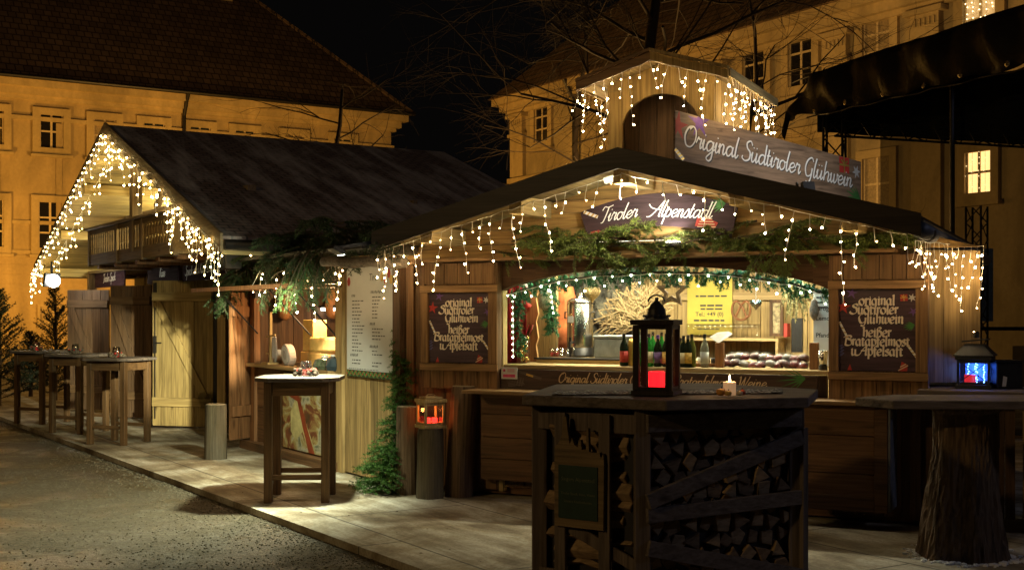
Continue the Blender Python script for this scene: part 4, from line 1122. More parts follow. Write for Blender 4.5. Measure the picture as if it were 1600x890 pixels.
# ------------------------------------------------------------------ turret on the ridge
T = thing('roof_turret', 'pale wooden turret with arched front and little gable on the kiosk ridge', 'turret', 'k', (2.33, .45, 2.8))
TS, TW, TZ, TE = 2.33, .70, 3.955, 3.74
def tz(s): return TZ-(TZ-TE)*abs(s-TS)/TW
s0, s1, y0, y1 = 1.83, 2.83, .45, 1.62
def tarch(s):
    u = (s-TS)/.37
    return 3.33+.30*max(0, 1-u*u)**.55
mb = MB(); planks_x(mb, s0, 1.97, y0, y0+.04, 2.6, 3.68, .14, seed=3); planks_x(mb, 2.69, s1, y0, y0+.04, 2.6, 3.68, .14, seed=5)
n = 16
for i in range(n):
    a = 1.97+.72*i/n; b = 1.97+.72*(i+1)/n
    mb.add([(a, y0, tarch(a)), (b, y0, tarch(b)), (b, y0, tz(b)-.06), (a, y0, tz(a)-.06), (a, y0+.04, tarch(a)), (b, y0+.04, tarch(b)), (b, y0+.04, tz(b)-.06), (a, y0+.04, tz(a)-.06)], [(0, 1, 2, 3), (7, 6, 5, 4), (0, 4, 5, 1)])
for a, b in ((s0, 1.97), (2.69, s1)):
    mb.prism([(a, 3.682), (b, 3.682), (b, tz(b)-.06), (a, tz(a)-.06)], lambda p, q: (p, y0, q), lambda p, q: (p, y0+.04, q))
mb.part('front_wall', M['tower_v'], T)
mb = MB(); planks_y(mb, y0+.045, y1, s1-.04, s1, 2.45, tz(s1)-.06, .16, seed=5); mb.part('side_wall', M['tower_v'], T)
mb = MB(); planks_y(mb, y0+.045, y1, s0, s0+.04, 2.45, tz(s1)-.06, .16, seed=6); mb.part('side_wall', M['tower_v'], T)
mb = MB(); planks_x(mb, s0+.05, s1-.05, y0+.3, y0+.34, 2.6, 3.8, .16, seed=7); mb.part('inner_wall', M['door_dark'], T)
mb = MB(); planks_x(mb, s0+.0, s1, y1, y1+.04, 2.6, 3.7, .16, seed=8); mb.part('back_wall', M['tower_v'], T)
for sg in (-1, 1):
    e = TS+sg*TW; mb = MB(); ya, yb = .2, 1.9
    mb.add([(TS, ya, TZ-.05), (e, ya, TE-.05), (e, yb, TE-.05), (TS, yb, TZ-.05), (TS, ya, TZ-.012), (e, ya, TE-.012), (e, yb, TE-.012), (TS, yb, TZ-.012)], [(0, 3, 2, 1), (4, 5, 6, 7), (0, 1, 5, 4), (1, 2, 6, 5), (2, 3, 7, 6), (3, 0, 4, 7)])
    mb.part('roof', M['soffit'], T)
    mb = MB()
    for za, zb, yy in ((-.085, .0, .178), (.002, .03, .160)):
        mb.add([(TS, yy, TZ+za), (e, yy, TE+za), (e, .199, TE+za), (TS, .199, TZ+za), (TS, yy, TZ+zb), (e, yy, TE+zb), (e, .199, TE+zb), (TS, .199, TZ+zb)], [(0, 3, 2, 1), (4, 5, 6, 7), (0, 1, 5, 4), (1, 2, 6, 5), (2, 3, 7, 6), (3, 0, 4, 7)])
    mb.part('verge_board', M['box_h'] if sg < 0 else M['tower_v'], T)
    mb = MB(); mb.box((e-.01, .2, TE-.06), (e+.015, 1.9, TE+.015)); mb.part('eave_board', M['soffit'], T)

# ------------------------------------------------------------------ long sign on the right roof slope
A_ = Vector((1.382, 10.3, 0)); dx = Vector((.77, .637, 0)); Ls = 2.68
lt, lb_, rt_, rb_ = Vector((A_.x, A_.y, 3.384)), Vector((A_.x, A_.y, 2.972)), A_+dx*Ls+Vector((0, 0, 3.163)), A_+dx*Ls+Vector((0, 0, 2.746))
ux = (rb_-lb_).normalized(); uy = Vector((0, 0, 1)); nn = Vector((dx.y, -dx.x, 0))
# frame 'g' follows the board
FR['g'] = (Vector((A_.x, A_.y, 2.972)), math.atan2(dx.y, dx.x))
RS = thing('roof_sign', 'long grey weathered board with pale script standing on the kiosk roof', 'sign', 'g')
slope = -.226/2.68; hh = .412
P4 = lambda x, z, y=0: (x, y, slope*x+z)
mb = MB(); mb.add([P4(0, 0), P4(Ls, 0), P4(Ls, hh), P4(0, hh), P4(0, 0, .025), P4(Ls, 0, .025), P4(Ls, hh, .025), P4(0, hh, .025)], [(0, 1, 2, 3), (7, 6, 5, 4), (0, 4, 5, 1), (1, 5, 6, 2), (2, 6, 7, 3), (3, 7, 4, 0)])
mb.part('board', M['sign_grey'], RS)
fn = lambda x, y, h: Vector((x, -h, slope*x+y))
mb = MB(); tw = text_width('Original Südtiroler Glühwein'); x0, x1 = .10, 2.52
letter(mb, 'Original Südtiroler Glühwein', lambda x, y, h: fn(x, y+.135, h), .090, w=.15, slant=.20, sx=(x1-x0)/(tw*.090), x0=x0)
mb.part('lettering', M['white_ink'], RS)
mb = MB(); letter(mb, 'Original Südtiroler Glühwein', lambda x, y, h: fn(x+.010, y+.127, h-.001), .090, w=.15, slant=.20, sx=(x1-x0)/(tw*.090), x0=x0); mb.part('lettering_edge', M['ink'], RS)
mb = MB(); flat(mb, fn, star_poly(.15, .045, 5, .4), .30, .36); mb.v = [Vector((p.x, p.y, min(p.z, slope*p.x+hh))) for p in mb.v]; mb.part('printed_star', M['purple'], RS)
mb = MB(); flat(mb, fn, star_poly(.13, .045, 5, .2), .035, .29); mb.v = [Vector((max(p.x, .002), p.y, p.z)) for p in mb.v]; mb.part('printed_star', M['red'], RS)
gift(fn, RS, 2.40, .335, .16)
mb = MB(); flat(mb, fn, star_poly(.07, .03, 6, .2), 2.60, .30); mb.part('printed_snowflake', M['paper'], RS)
mb = MB(); sprig(fn, mb, 2.66, .04, .24, 2.9, .22); mb.part('printed_fir_sprig', M['green_print'], RS)
cane(fn, RS, .05, .045, .13, .035, -.6)
for x in (.3, 1.3, 2.3):
    mb = MB(); mb.beam((x, .05, slope*x-.22), (x, .05, slope*x+.3), .05, .045, (0, 1, 0)); mb.part('bracket', M['metal_dark'], RS)
# floodlight for the long sign
q = wat(1262, 292, 10.35); ql = L('k', q)
F2 = thing('floodlight', 'black floodlight on an arm in front of the long roof sign', 'floodlight', 'w', q)
mb = MB(); mb.beam(q+Vector((-.05, 0, 0)), q+Vector((.06, .02, 0)), .05, .085, (0, .3, 1)); mb.part('housing', M['metal_dark'], F2, bevel=.005)
mb = MB(); mb.beam(q+Vector((-.06, .05, -.06)), q+Vector((-.09, .02, .04)), .016, .016); mb.beam(q+Vector((-.09, .03, -.08)), q+Vector((0, .1, -.10)), .016, .016); mb.part('arm', M['steel'], F2)
lamp('sign_light', 'SPOT', W('g', (1.35, -1.15, .05)), 34, (1, .93, .84), .12, aim=W('g', (1.35, 0, .1)), spot=R(135), blend=.8)
# ------------------------------------------------------------------ gabled hut (frame h: x along the lane, y into the hut)
def hut_roof_mat():
    m, nt, b = newmat('old_shingles_with_snow')
    v = coords(nt, (1, 1, 1), False)
    br = N(nt, 'ShaderNodeTexBrick'); br.inputs['Scale'].default_value = 1; br.inputs['Brick Width'].default_value = .17; br.inputs['Row Height'].default_value = .105
    br.inputs['Mortar Size'].default_value = .012; br.inputs['Color1'].default_value = (.12, .08, .07, 1); br.inputs['Color2'].default_value = (.19, .13, .11, 1); br.inputs['Mortar'].default_value = (.012, .009, .008, 1)
    sw = N(nt, 'ShaderNodeMapping'); sw.inputs['Rotation'].default_value = (0, 0, R(90)); nt.links.new(v, sw.inputs['Vector'])
    nt.links.new(sw.outputs[0], br.inputs['Vector'])
    n = noise_t(nt, coords(nt, (.22, 1.9, 1), False, (0, 0, .25)), 1.5, 5, .6, .4)
    r = ramp(nt, [(.46, (.06, .06, .06)), (.68, (.65, .65, .65))]); nt.links.new(n, r.inputs[0])
    nt.links.new(mixc(nt, r.outputs[0], br.outputs[0], (.62, .58, .56)), b.inputs['Base Color'])
    b.inputs['Roughness'].default_value = .75; bump(nt, b, br.outputs[1], -.6, .02)
    return m
M['hut_roof'] = hut_roof_mat()
XA, HW, HZ, HE = -6.1, 5.02, 4.36, 2.50
HUT = thing('market_hut', 'long gabled alpine hut with balcony, dark shingle roof and lit gable', 'hut', 'h', (XA, 0, 0))
HS = (HZ-HE)/HW
hz = lambda x: HZ-HS*abs(x-XA)
Y0, Y1 = -.95, 4.55
for sg in (1, -1):
    e = XA+sg*HW
    mb = MB(); mb.add([(XA, Y0, HZ-.05), (e, Y0, HE-.05), (e, Y1, HE-.05), (XA, Y1, HZ-.05), (XA, Y0, HZ), (e, Y0, HE), (e, Y1, HE), (XA, Y1, HZ)], [(0, 3, 2, 1), (4, 5, 6, 7), (0, 1, 5, 4), (1, 2, 6, 5), (2, 3, 7, 6), (3, 0, 4, 7)])
    mb.part('roof', M['hut_roof'], HUT)
    mb = MB(); nb = 34
    for i in range(nb):
        a = XA+sg*(HW-.03)*i/nb; b = XA+sg*(HW-.03)*(i+.97)/nb
        mb.add([(a, Y0+.03, hz(a)-.085), (b, Y0+.03, hz(b)-.085), (b, Y1, hz(b)-.085), (a, Y1, hz(a)-.085), (a, Y0+.03, hz(a)-.055), (b, Y0+.03, hz(b)-.055), (b, Y1, hz(b)-.055), (a, Y1, hz(a)-.055)], [(0, 3, 2, 1), (4, 5, 6, 7), (0, 1, 5, 4), (1, 2, 6, 5), (2, 3, 7, 6), (3, 0, 4, 7)])
    mb.part('soffit', M['hut_y'], HUT)
    mb = MB(); mb.add([(XA, Y0-.03, HZ-.17), (e, Y0-.03, HE-.17), (e, Y0, HE-.17), (XA, Y0, HZ-.17), (XA, Y0-.03, HZ+.03), (e, Y0-.03, HE+.03), (e, Y0, HE+.03), (XA, Y0, HZ+.03)], [(0, 3, 2, 1), (4, 5, 6, 7), (0, 1, 5, 4), (1, 2, 6, 5), (2, 3, 7, 6), (3, 0, 4, 7)])
    mb.part('verge_board', M['hut_x'], HUT)
    for u in (.33, .66, .97):
        x = XA+sg*HW*u; mb = MB(); mb.box((x-.07, Y0+.06, hz(x)-.24), (x+.07, 1.6, hz(x)-.09)); mb.part('purlin', M['hut_y'], HUT, bevel=.005)
    mb = MB(); mb.box((e-.03, Y0, HE-.2), (e, Y1, HE-.055)); mb.part('eave_board', M['hut_y'], HUT)
    mb = MB(); mb.tube([(e+sg*.06, Y0, HE-.1), (e+sg*.06, Y1, HE-.1)], .06, 8); mb.part('gutter', M['metal_dark'], HUT, smooth=True)
YU = 2.3     # recessed upper wall
mb = MB(); planks_z(mb, lambda z: XA-max(.03, (HZ-.12-z)/HS), lambda z: min(XA+max(.03, (HZ-.12-z)/HS), -1.6), YU, YU+.05, 2.42, HZ-.18, .16, seed=4); mb.part('gable_wall', M['hut_x'], HUT)
mb = MB(); planks_x(mb, -11.0, -2.75, .75, .8, 0, 2.42, .18, seed=8); mb.part('lower_wall', M['hut_v'], HUT)
mb = MB(); planks_y(mb, -.1, YU+.02, -10.9, -1.6, 2.375, 2.42, .16, seed=2); mb.part('loggia_floor', M['hut_x'], HUT)
mb = MB(); mb.box((XA+1.03-.07, -.88, 2.5), (XA+1.03+.07, -.74, hz(XA+1.03)-.09)); mb.part('gable_post', M['hut_v'], HUT, bevel=.006)
mb = MB(); mb.box((XA-.07, .1, 2.42), (XA+.07, .24, HZ-.1)); mb.part('gable_post', M['hut_v'], HUT, bevel=.006)
mb = MB(); mb.box((-9.2, .02, 3.12), (-3.0, .14, 3.28)); mb.part('collar_beam', M['hut_x'], HUT, bevel=.006)
mb = MB(); mb.beam((XA-1.1, .08, 3.30), (XA-.06, .08, 4.05), .08, .12); mb.beam((XA+1.1, .08, 3.30), (XA+.06, .08, 4.05), .08, .12); mb.part('brace', M['hut_x'], HUT, bevel=.005)
# ornate lit openings in the upper wall
M['loggia_lit'] = emit('lit_loggia_window', (1, .93, .78), 1.5)
for xc, ww, hh_ in ((-4.2, .62, .80), (-3.1, .5, .5)):
    w = MB(); z0 = 2.62
    w.box((xc-ww/2-.07, YU-.05, z0-.06), (xc-ww/2, YU+.01, z0+hh_+.06)); w.box((xc+ww/2, YU-.05, z0-.06), (xc+ww/2+.07, YU+.01, z0+hh_+.06)); w.box((xc-ww/2, YU-.05, z0+hh_), (xc+ww/2, YU+.01, z0+hh_+.06)); w.box((xc-ww/2, YU-.05, z0-.06), (xc+ww/2, YU+.01, z0))
    wp = w.part('window', M['hut_v'], HUT)
    p = MB(); p.box((xc-ww/2, YU-.012, z0), (xc+ww/2, YU-.004, z0+hh_)); p.part('pane', M['loggia_lit'], wp, root=HUT)
    s = MB(); s.box((xc-.02, YU-.035, z0), (xc+.02, YU-.014, z0+hh_)); s.box((xc-ww/2, YU-.034, z0+hh_*.55), (xc-.022, YU-.014, z0+hh_*.55+.035)); s.box((xc+.022, YU-.034, z0+hh_*.55), (xc+ww/2, YU-.014, z0+hh_*.55+.035)); s.part('window_frame', M['hut_v'], wp, root=HUT)
# balcony
BX0, BX1, BY = -7.55, -3.13, -.86
bal = MB(); bal.box((BX0, BY, 2.40), (BX1, BY+.05, 2.56)); bal.box((BX0, BY+.052, 2.40), (BX1-.05, -.1, 2.44)); bal.box((BX1-.05, BY+.05, 2.40), (BX1, -.05, 2.56)); balcony = bal.part('balcony', M['hut_x'], HUT, bevel=.003)
r_ = MB(); r_.box((BX0-.05, BY-.06, 2.93), (BX1+.04, BY+.08, 2.965)); r_.box((BX1-.06, BY+.082, 2.93), (BX1+.04, -.05, 2.965)); r_.part('handrail', M['hut_x'], balcony, bevel=.004, root=HUT)
r_ = MB(); r_.box((BX0, BY+.005, 2.86), (BX1, BY+.04, 2.928)); r_.box((BX1-.045, BY+.05, 2.86), (BX1-.005, -.05, 2.928)); r_.part('top_board', M['hut_x'], balcony, root=HUT)
def baluster(mb, c, w, ax):
    prof = [(0, .5), (.06, .5), (.10, .28), (.15, .45), (.22, .5), (.27, .28), (.30, .5)]
    for (z0, k0), (z1, k1) in zip(prof, prof[1:]):
        vs = []
        for z, k in ((z0, k0), (z1, k1)):
            for sx, sy in ((-1, -1), (1, -1), (1, 1), (-1, 1)):
                o = Vector((sx*k*w, sy*.011, 0)) if ax == 'x' else Vector((sx*.011, sy*k*w, 0))
                vs.append(Vector(c)+o+Vector((0, 0, z)))
        mb.add(vs, [(0, 1, 5, 4), (1, 2, 6, 5), (2, 3, 7, 6), (3, 0, 4, 7)])
nb = 34
for i in range(nb):
    x = BX0+.06+(BX1-BX0-.12)*i/(nb-1); b_ = MB(); baluster(b_, (x, BY+.025, 2.56), .066, 'x'); b_.part('baluster', M['hut_v'], balcony, root=HUT)
for i in range(8):
    y = BY+.12+.69*i/7; b_ = MB(); baluster(b_, (BX1-.025, y, 2.56), .075, 'y'); b_.part('baluster', M['hut_v'], balcony, root=HUT)
for x in (BX0+.02, -5.9, -4.6, BX1-.06):
    b_ = MB(); b_.box((x-.04, BY-.012, 2.38), (x+.04, BY+.06, 2.925)); b_.part('balcony_post', M['hut_v'], balcony, bevel=.003, root=HUT)
for x in (-7.2, -6.2, -5.1, -4.1, -3.3):
    b_ = MB(); b_.box((x-.06, BY+.06, 2.335), (x+.06, .6, 2.395)); b_.part('joist', M['red_v'], balcony, bevel=.004, root=HUT)
for x, y in ((-10.8, -.05), (-8.6, .5), (-7.45, .5), (-5.65, .6), (-3.95, .6), (-2.95, .3)):
    b_ = MB(); b_.box((x-.07, y-.07, 0), (x+.07, y+.07, 2.37)); b_.part('front_post', M['hut_v'], HUT, bevel=.005)

# purple shop signs under the balcony
M['sign_purple'] = sign_wood('purple_brown_sign', (.060, .032, .044), rough=.85, spec=.05)
def hut_sign(x0, x1, txt, label):
    s = thing('shop_sign', label, 'sign', 'h', (x0, -.02, 2.12))
    mb = MB(); mb.box((x0, -.02, 2.12), (x1, .0, 2.37)); mb.part('board', M['sign_purple'], s)
    fn = plane_fn((x0, -.02, 2.06), (1, 0, 0), (0, 0, 1), (0, -1, 0))
    k = min(1.1, (x1-x0)*.84/(text_width(txt)*.07))
    mb = MB(); letter(mb, txt, plane_fn((x0, -.02, 2.20), (1, 0, .02), (0, 0, 1), (0, -1, 0)), .07, w=.18, slant=.3, sx=k, x0=((x1-x0)-text_width(txt)*.07*k)/2); mb.part('lettering', M['white_ink'], s)
hut_sign(-10.7, -8.7, 'Tiroler Speck', 'purple shop sign under the left end of the balcony above the leftmost brown door')
hut_sign(-7.36, -5.75, 'Käse', 'purple shop sign with white script above the middle brown door')
hut_sign(-5.55, -4.05, 'Speck und Käse Bratl', 'purple shop sign with long white script above the pale door')
hut_sign(-3.85, -2.95, 'Südtiroler', 'purple shop sign at the right end of the hut beside the post')
mb = MB(); a = at('h', 358, 405, -.5)
loud = thing('loudspeaker', 'small dark box loudspeaker hanging under the right eave of the hut', 'loudspeaker', 'h', (a.x, -.5, a.z))
mb.box((a.x-.16, -.6, a.z-.12), (a.x+.16, -.4, a.z+.12)); mb.part('case', M['black'], loud, bevel=.01)
mb = MB(); mb.box((a.x-.13, -.612, a.z-.09), (a.x+.13, -.603, a.z+.09)); mb.part('grille', M['metal_dark'], loud)
mb = MB(); mb.beam((a.x, -.5, a.z+.12), (a.x, -.5, HE-.1), .03, .03, (0, 1, 0)); mb.part('bracket', M['metal_dark'], loud)

# open door leaves
def door(label, p0, p1, z0, z1, mv, mx, flip=False, handle=True):
    """leaf from p0 to p1 (world xy)"""
    p0 = Vector(p0); p1 = Vector(p1); d = (p1-p0); w = d.length
    t = thing('open_door', label, 'door', 'w', (0, 0, 0)); BASE[t.name] = Vector((0, 0, 0))
    t.location = (p0.x, p0.y, 0); t.rotation_euler = (0, 0, math.atan2(d.y, d.x))
    mb = MB(); planks_x(mb, 0, w, -.015, .015, z0, z1, .17, seed=int(w*100)); mb.part('leaf', mv, t)
    mb = MB(); mb.box((.01, -.05, z1-.30), (w-.01, -.018, z1-.17)); mb.box((.01, -.05, z0+.28), (w-.01, -.018, z0+.41)); mb.part('rail', mx, t, bevel=.003)
    a, b = ((.08, z1-.30), (w-.12, z0+.41)) if not flip else ((w-.08, z1-.30), (.12, z0+.41))
    mb = MB(); mb.beam((a[0], -.034, a[1]), (b[0], -.034, b[1]), .028, .115, (0, 0, 1)); mb.part('brace', mv, t, bevel=.003)
    if handle:
        mb = MB(); mb.tube([(.05, -.03, z0+.1), (.05, -.03, z1-.05)], .009, 6); mb.box((.03, -.045, z0+1.05), (.07, -.016, z0+1.30)); mb.box((.03, -.045, z1-.2), (.07, -.016, z1-.03)); mb.tube([(.05, -.06, z0+1.2), (.17, -.06, z0+1.2)], .009, 6); mb.tube([(.05, -.03, z0+1.2), (.05, -.06, z0+1.2)], .009, 6); mb.part('latch', M['black'], t)
    return t
door('brown open door leaf with diagonal brace, farthest left behind the bar tables', gat(106, 20.6), gat(171, 20.4), .05, 2.06, M['door_dark'], M['door_dark_x'], handle=False)
door('brown open door leaf with diagonal brace between the dark and the pale door', gat(173, 19.15), gat(237, 19.0), .04, 2.10, M['door_dark'], M['door_dark_x'], handle=False)
door('pale yellow open door leaf with black rod latch and diagonal brace', gat(239, 17.7), gat(334, 17.45), .04, 2.14, M['door_pale'], M['door_pale_x'])
mb = MB(); p = gat(347, 16.2); mb.box((p.x-.055, p.y-.05, 0), (p.x+.055, p.y+.05, 2.1)); dp_ = mb.solo('door_post', M['pine_v'], 'pale upright post beside the pale open door', 'post', 'w', (p.x, p.y, 0), bevel=.004)
mb = MB(); q = gat(334, 17.45); p2 = gat(341, 16.6); mb.beam((q.x, q.y+.02, .03), (q.x, q.y+.02, 2.1), .08, .05, (0, 1, 0)); mb.solo('door_post', M['black'], 'dark upright post at the free edge of the pale open door', 'post', 'w', (q.x, q.y, 0))

# ------------------------------------------------------------------ food stall between hut and kiosk
FS = thing('food_stall', 'timber snack stall with open counter and plank wall between hut and kiosk', 'stall', 'h', (-1.0, 0, 0))
mb = MB(); planks_x(mb, .02, 1.24, -.02, .03, .02, 2.25, .17, seed=3); mb.part('plank_wall', M['stall_v'], FS)
mb = MB(); mb.box((-.16, -.05, .0), (.02, .04, 2.25)); mb.part('corner_post', M['stall_v'], FS, bevel=.004)
mb = MB(); mb.box((1.245, -.08, .0), (1.40, .08, 2.3)); mb.part('corner_post', M['dark_v'], FS, bevel=.004)
mb = MB(); mb.box((-2.75, -.04, .0), (-2.6, .04, 2.3)); mb.part('corner_post', M['red_v'], FS, bevel=.004)
mb = MB(); mb.box((-2.6, -.14, 1.02), (-.14, .5, 1.06)); mb.part('counter', M['stall_x'], FS, bevel=.004)
mb = MB(); planks_z(mb, -2.6, -.16, .0, .04, .1, 1.0, .2, seed=5); mb.part('counter_front', M['dark_h'], FS)
mb = MB(); mb.box((-2.9, -.12, .0), (-.1, .0, .10)); mb.part('plinth', M['dark_h'], FS)
mb = MB(); planks_z(mb, -2.7, 1.3, 1.9, 1.95, .1, 2.3, .17, seed=7); mb.part('back_wall', M['dark_h'], FS)
mb = MB(); planks_y(mb, .0, 1.9, -2.74, -2.70, .1, 2.3, .2, seed=8); mb.part('side_wall', M['dark_v'], FS)
mb = MB(); planks_y(mb, .0, 1.9, -.06, -.02, .1, 2.3, .2, seed=9); mb.part('side_wall', M['red_v'], FS)
mb = MB(); mb.box((-2.7, -.05, 1.98), (-.1, .06, 2.25)); mb.part('lintel', M['stall_x'], FS)
mb = MB(); mb.box((-2.8, -.45, 2.27), (1.35, 1.95, 2.31)); mb.part('roof', M['black'], FS)
mb = MB(); planks_y(mb, -.62, -.04, -3.2, .02, 1.935, 1.96, .2, seed=3); fl = mb.part('flap', M['red_v'], FS)
mb = MB(); mb.box((-3.2, -.635, 1.925), (.02, -.622, 1.972)); mb.part('flap_edge', M['red_v'], FS)
for x in (-2.55, -.9, -.2):
    mb = MB(); mb.tube([(x, -.5, 1.93), (x+.02, -.02, 1.42)], .010, 6); mb.part('flap_strut', M['metal_dark'], FS)
mb = MB(); mb.box((-2.62, -.06, 1.85), (-2.5, .02, 1.93)); mb.box((-1.5, -.3, 1.965), (-1.3, -.22, 2.0)); mb.part('hinge', M['black'], FS)
# eave board between hut and stall
# poster below the counter
PO = thing('mountain_poster', 'poster with pale mountain and red ribbon below the snack counter', 'poster', 'h', (-1.67, -.02, .1))
def poster_mat():
    m, nt, b = newmat('mountain_print')
    n = noise_t(nt, coords(nt, (1.5, 1, 2.2), False), 2.2, 5, .6, 1.0)
    r = ramp(nt, [(.30, (.05, .05, .02)), (.44, (.22, .07, .03)), (.52, (.40, .33, .12)), (.58, (.50, .48, .36)), (.7, (.13, .15, .08))]); nt.links.new(n, r.inputs[0])
    nt.links.new(r.outputs[0], b.inputs['Base Color']); b.inputs['Roughness'].default_value = .5
    return m
mb = MB(); mb.box((-1.7, -.025, .12), (-.3, -.006, .98)); mb.part('print', poster_mat(), PO)
fn = plane_fn((-1.7, -.025, .12), (1, 0, 0), (0, 0, 1), (0, -1, 0))
mb = MB(); mb.add([fn(*p, .002) for p in ((.25, .42), (.42, .62), (.55, .52), (.72, .30), (1.0, .0), (.8, .0), (.6, .22), (.4, .1), (.25, .2))], [(0, 1, 2, 3, 4, 5, 6, 7, 8)]); mb.part('printed_mountain', plain('pale_yellow_print', (.52, .47, .22), .6, nscale=6, var=.4), PO)
mb = MB(); mb.add([fn(*p, .003) for p in ((.2, .72), (.34, .76), (.55, .55), (.75, .25), (.95, .0), (.78, .0), (.6, .28), (.45, .55), (.2, .60))], [(0, 1, 2, 3, 4, 5, 6, 7, 8)]); mb.part('printed_ribbon', plain('rust_print', (.30, .06, .02), .6, nscale=8), PO)
# price list
PL = thing('price_list', 'tall white price list with berry border on the plank wall', 'price list', 'h', (.12, -.03, 1.02))
mb = MB(); mb.box((.13, -.045, 1.09), (1.2, -.028, 2.16)); mb.part('board', M['paper'], PL)
fn = plane_fn((.13, -.045, 1.09), (1, 0, 0), (0, 0, 1), (0, -1, 0))
rnd = random.Random(6); mb = MB()
def fake_lines(x, y, n, w, lh, bar=.010):
    for k in range(n):
        xx = x; tot = w*rnd.uniform(.45, 1.0)
        while xx < x+tot-.02:
            l = rnd.uniform(.02, .07); flat(mb, fn, quadpoly(l, bar), xx+l/2, y-k*lh, .0015); xx += l+.014
fake_lines(.13, .70, 15, .28, .036); fake_lines(.13, .10, 2, .2, .034); fake_lines(.60, .735, 7, .22, .034); fake_lines(.60, .42, 4, .3, .034); fake_lines(.60, .20, 2, .26, .034); fake_lines(.60, .085, 2, .22, .034); fake_lines(.05, .012, 1, 1.0, .03, .006)
mb.part('print', M['ink'], PL)
mb = MB()
for x, y, w in ((.13, .755, .10), (.58, .785, .32), (.56, .47, .12), (.56, .245, .18), (.1, .15, .2)):
    for k in range(int(w/.03)): flat(mb, fn, quadpoly(.016, .026), x+k*.032, y+.004*math.sin(k*3), .0017, -.3)
mb.part('heading', M['ink'], PL)
mb = MB(); letter(mb, 'Tisch', plane_fn((.72, -.045, 2.0), (1, 0, 0), (0, 0, 1), (0, -1, 0)), .042, w=.2, sx=.8) if False else None
cu = print_text('Tirol', plane_fn((.76, -.045, 1.99), (1, 0, 0), (.15, 0, 1), (0, -1, 0)), .10); cu.part('heading', M['ink'], PL)
for nm, mt, k0 in (('printed_berries', M['red'], 0), ('printed_leaves', M['green_print'], 1)):
    mb = MB()
    for k in range(34):
        x = .01+k*.031; flat(mb, fn, star_poly(.024, .011, 4, k) if k0 else [(.014*math.cos(a), .017*math.sin(a)) for a in (0, 1, 2, 3, 4, 5, 5.8)], x+.01*k0, -.035+.018*math.sin(k*2.1+k0), .0016+.0004*k0, k)
    mb.part(nm, mt, PL)
mb = MB(); mb.box((.13, -.0445, 1.02), (1.2, -.029, 1.088)); mb.part('border_strip', plain('dark_berry_strip', (.03, .05, .02), .7), PL)
for k, (x, y, mt) in enumerate(((.82, .93, 'gold'), (.90, .90, 'red'), (.97, .96, 'red'), (1.02, .90, 'gold'), (.05, .90, 'red'))):
    mb = MB(); flat(mb, fn, [(.04*math.cos(a), .05*math.sin(a)) for a in (0, 1, 2, 3, 4, 5, 5.8)], x, y, .0016); mb.part('printed_fruit', M[mt], PL)
# greenish white lamp above the price list
ML = thing('wall_lamp', 'small bright flood lamp above the price list hidden by fir branches', 'lamp', 'h', (1.8, -.92, 2.2))
mb = MB(); mb.beam((1.74, -.92, 2.22), (1.90, -.92, 2.22), .12, .04, (0, .5, 1)); mb.part('housing', M['metal_dark'], ML, bevel=.004)
mb = MB(); mb.beam((1.75, -.908, 2.197), (1.89, -.908, 2.197), .09, .006, (0, .5, 1)); mb.part('lens', emit('lamp_lens', (.93, 1, .86), 16), ML)
mb = MB(); mb.beam((1.82, -.90, 2.24), (1.82, -.2, 2.36), .03, .03); mb.part('bracket', M['metal_dark'], ML)
lamp('wall_lamp_light', 'SPOT', W('h', (1.75, -.98, 2.10)), 820, (.95, 1, .70), .05, aim=W('h', (.1, -2.9, .0)), spot=R(156), blend=.8)
lamp('added_door_spot', 'SPOT', W('h', (1.84, -1.02, 2.14)), 4500, (1, .94, .62), .05, aim=W('h', (-5.8, -.35, .80)), spot=R(17.5), blend=.8)  # narrow spot added to brighten the pale door, apart from the wall lamp
# warm counter lamp inside the stall
CL = thing('strip_lamp', 'white strip lamp hanging over the cheese on the snack counter', 'lamp', 'h', (-.75, .9, 1.66))
a = at('h', 505, 483, .9); b = at('h', 530, 483, .9)
mb = MB(); mb.beam((a.x, .9, a.z), (b.x, .9, b.z), .06, .035); mb.part('tube', emit('strip_lamp_tube', (1, .95, .85), 10), CL)
mb = MB(); mb.beam((a.x-.05, .9, a.z+.035), (b.x+.05, .9, b.z+.035), .09, .03); mb.tube([(a.x+.2, .9, a.z+.05), (a.x+.2, .9, 2.27)], .006, 5); mb.part('fitting', M['metal_dark'], CL)
lamp('counter_light', 'POINT', W('h', (-1.0, .35, 1.80)), 115, (1, .62, .28), .06)
lamp('counter_spot', 'SPOT', W('h', (-.6, .05, 1.80)), 120, (1, .86, .62), .03, aim=W('h', (-.62, .25, 1.1)), spot=R(75), blend=.7)
# orange panel sign inside
OS = thing('orange_sign', 'orange name board with dark script inside the snack stall', 'sign', 'h', (-1.2, 1.85, 1.8))
a = at('h', 458, 460, 1.85); b = at('h', 508, 482, 1.85)
mb = MB(); mb.box((a.x, 1.84, b.z), (b.x, 1.86, a.z)); mb.part('board', plain('orange_board', (.62, .30, .04), .6), OS)
mb = MB(); letter(mb, 'Speck', plane_fn((a.x+.2, 1.84, b.z+.12), (1, 0, 0), (0, 0, 1), (0, -1, 0)), .08, w=.2, sx=1.6); mb.part('lettering', M['ink'], OS)
# side door of the stall
door('reddish plank door opened out at the left end of the snack counter', L('w', gat(359, 14.75)), W('h', (-2.78, -.03, 0)), .13, 1.92, M['red_v'], M['red_v'], handle=False)

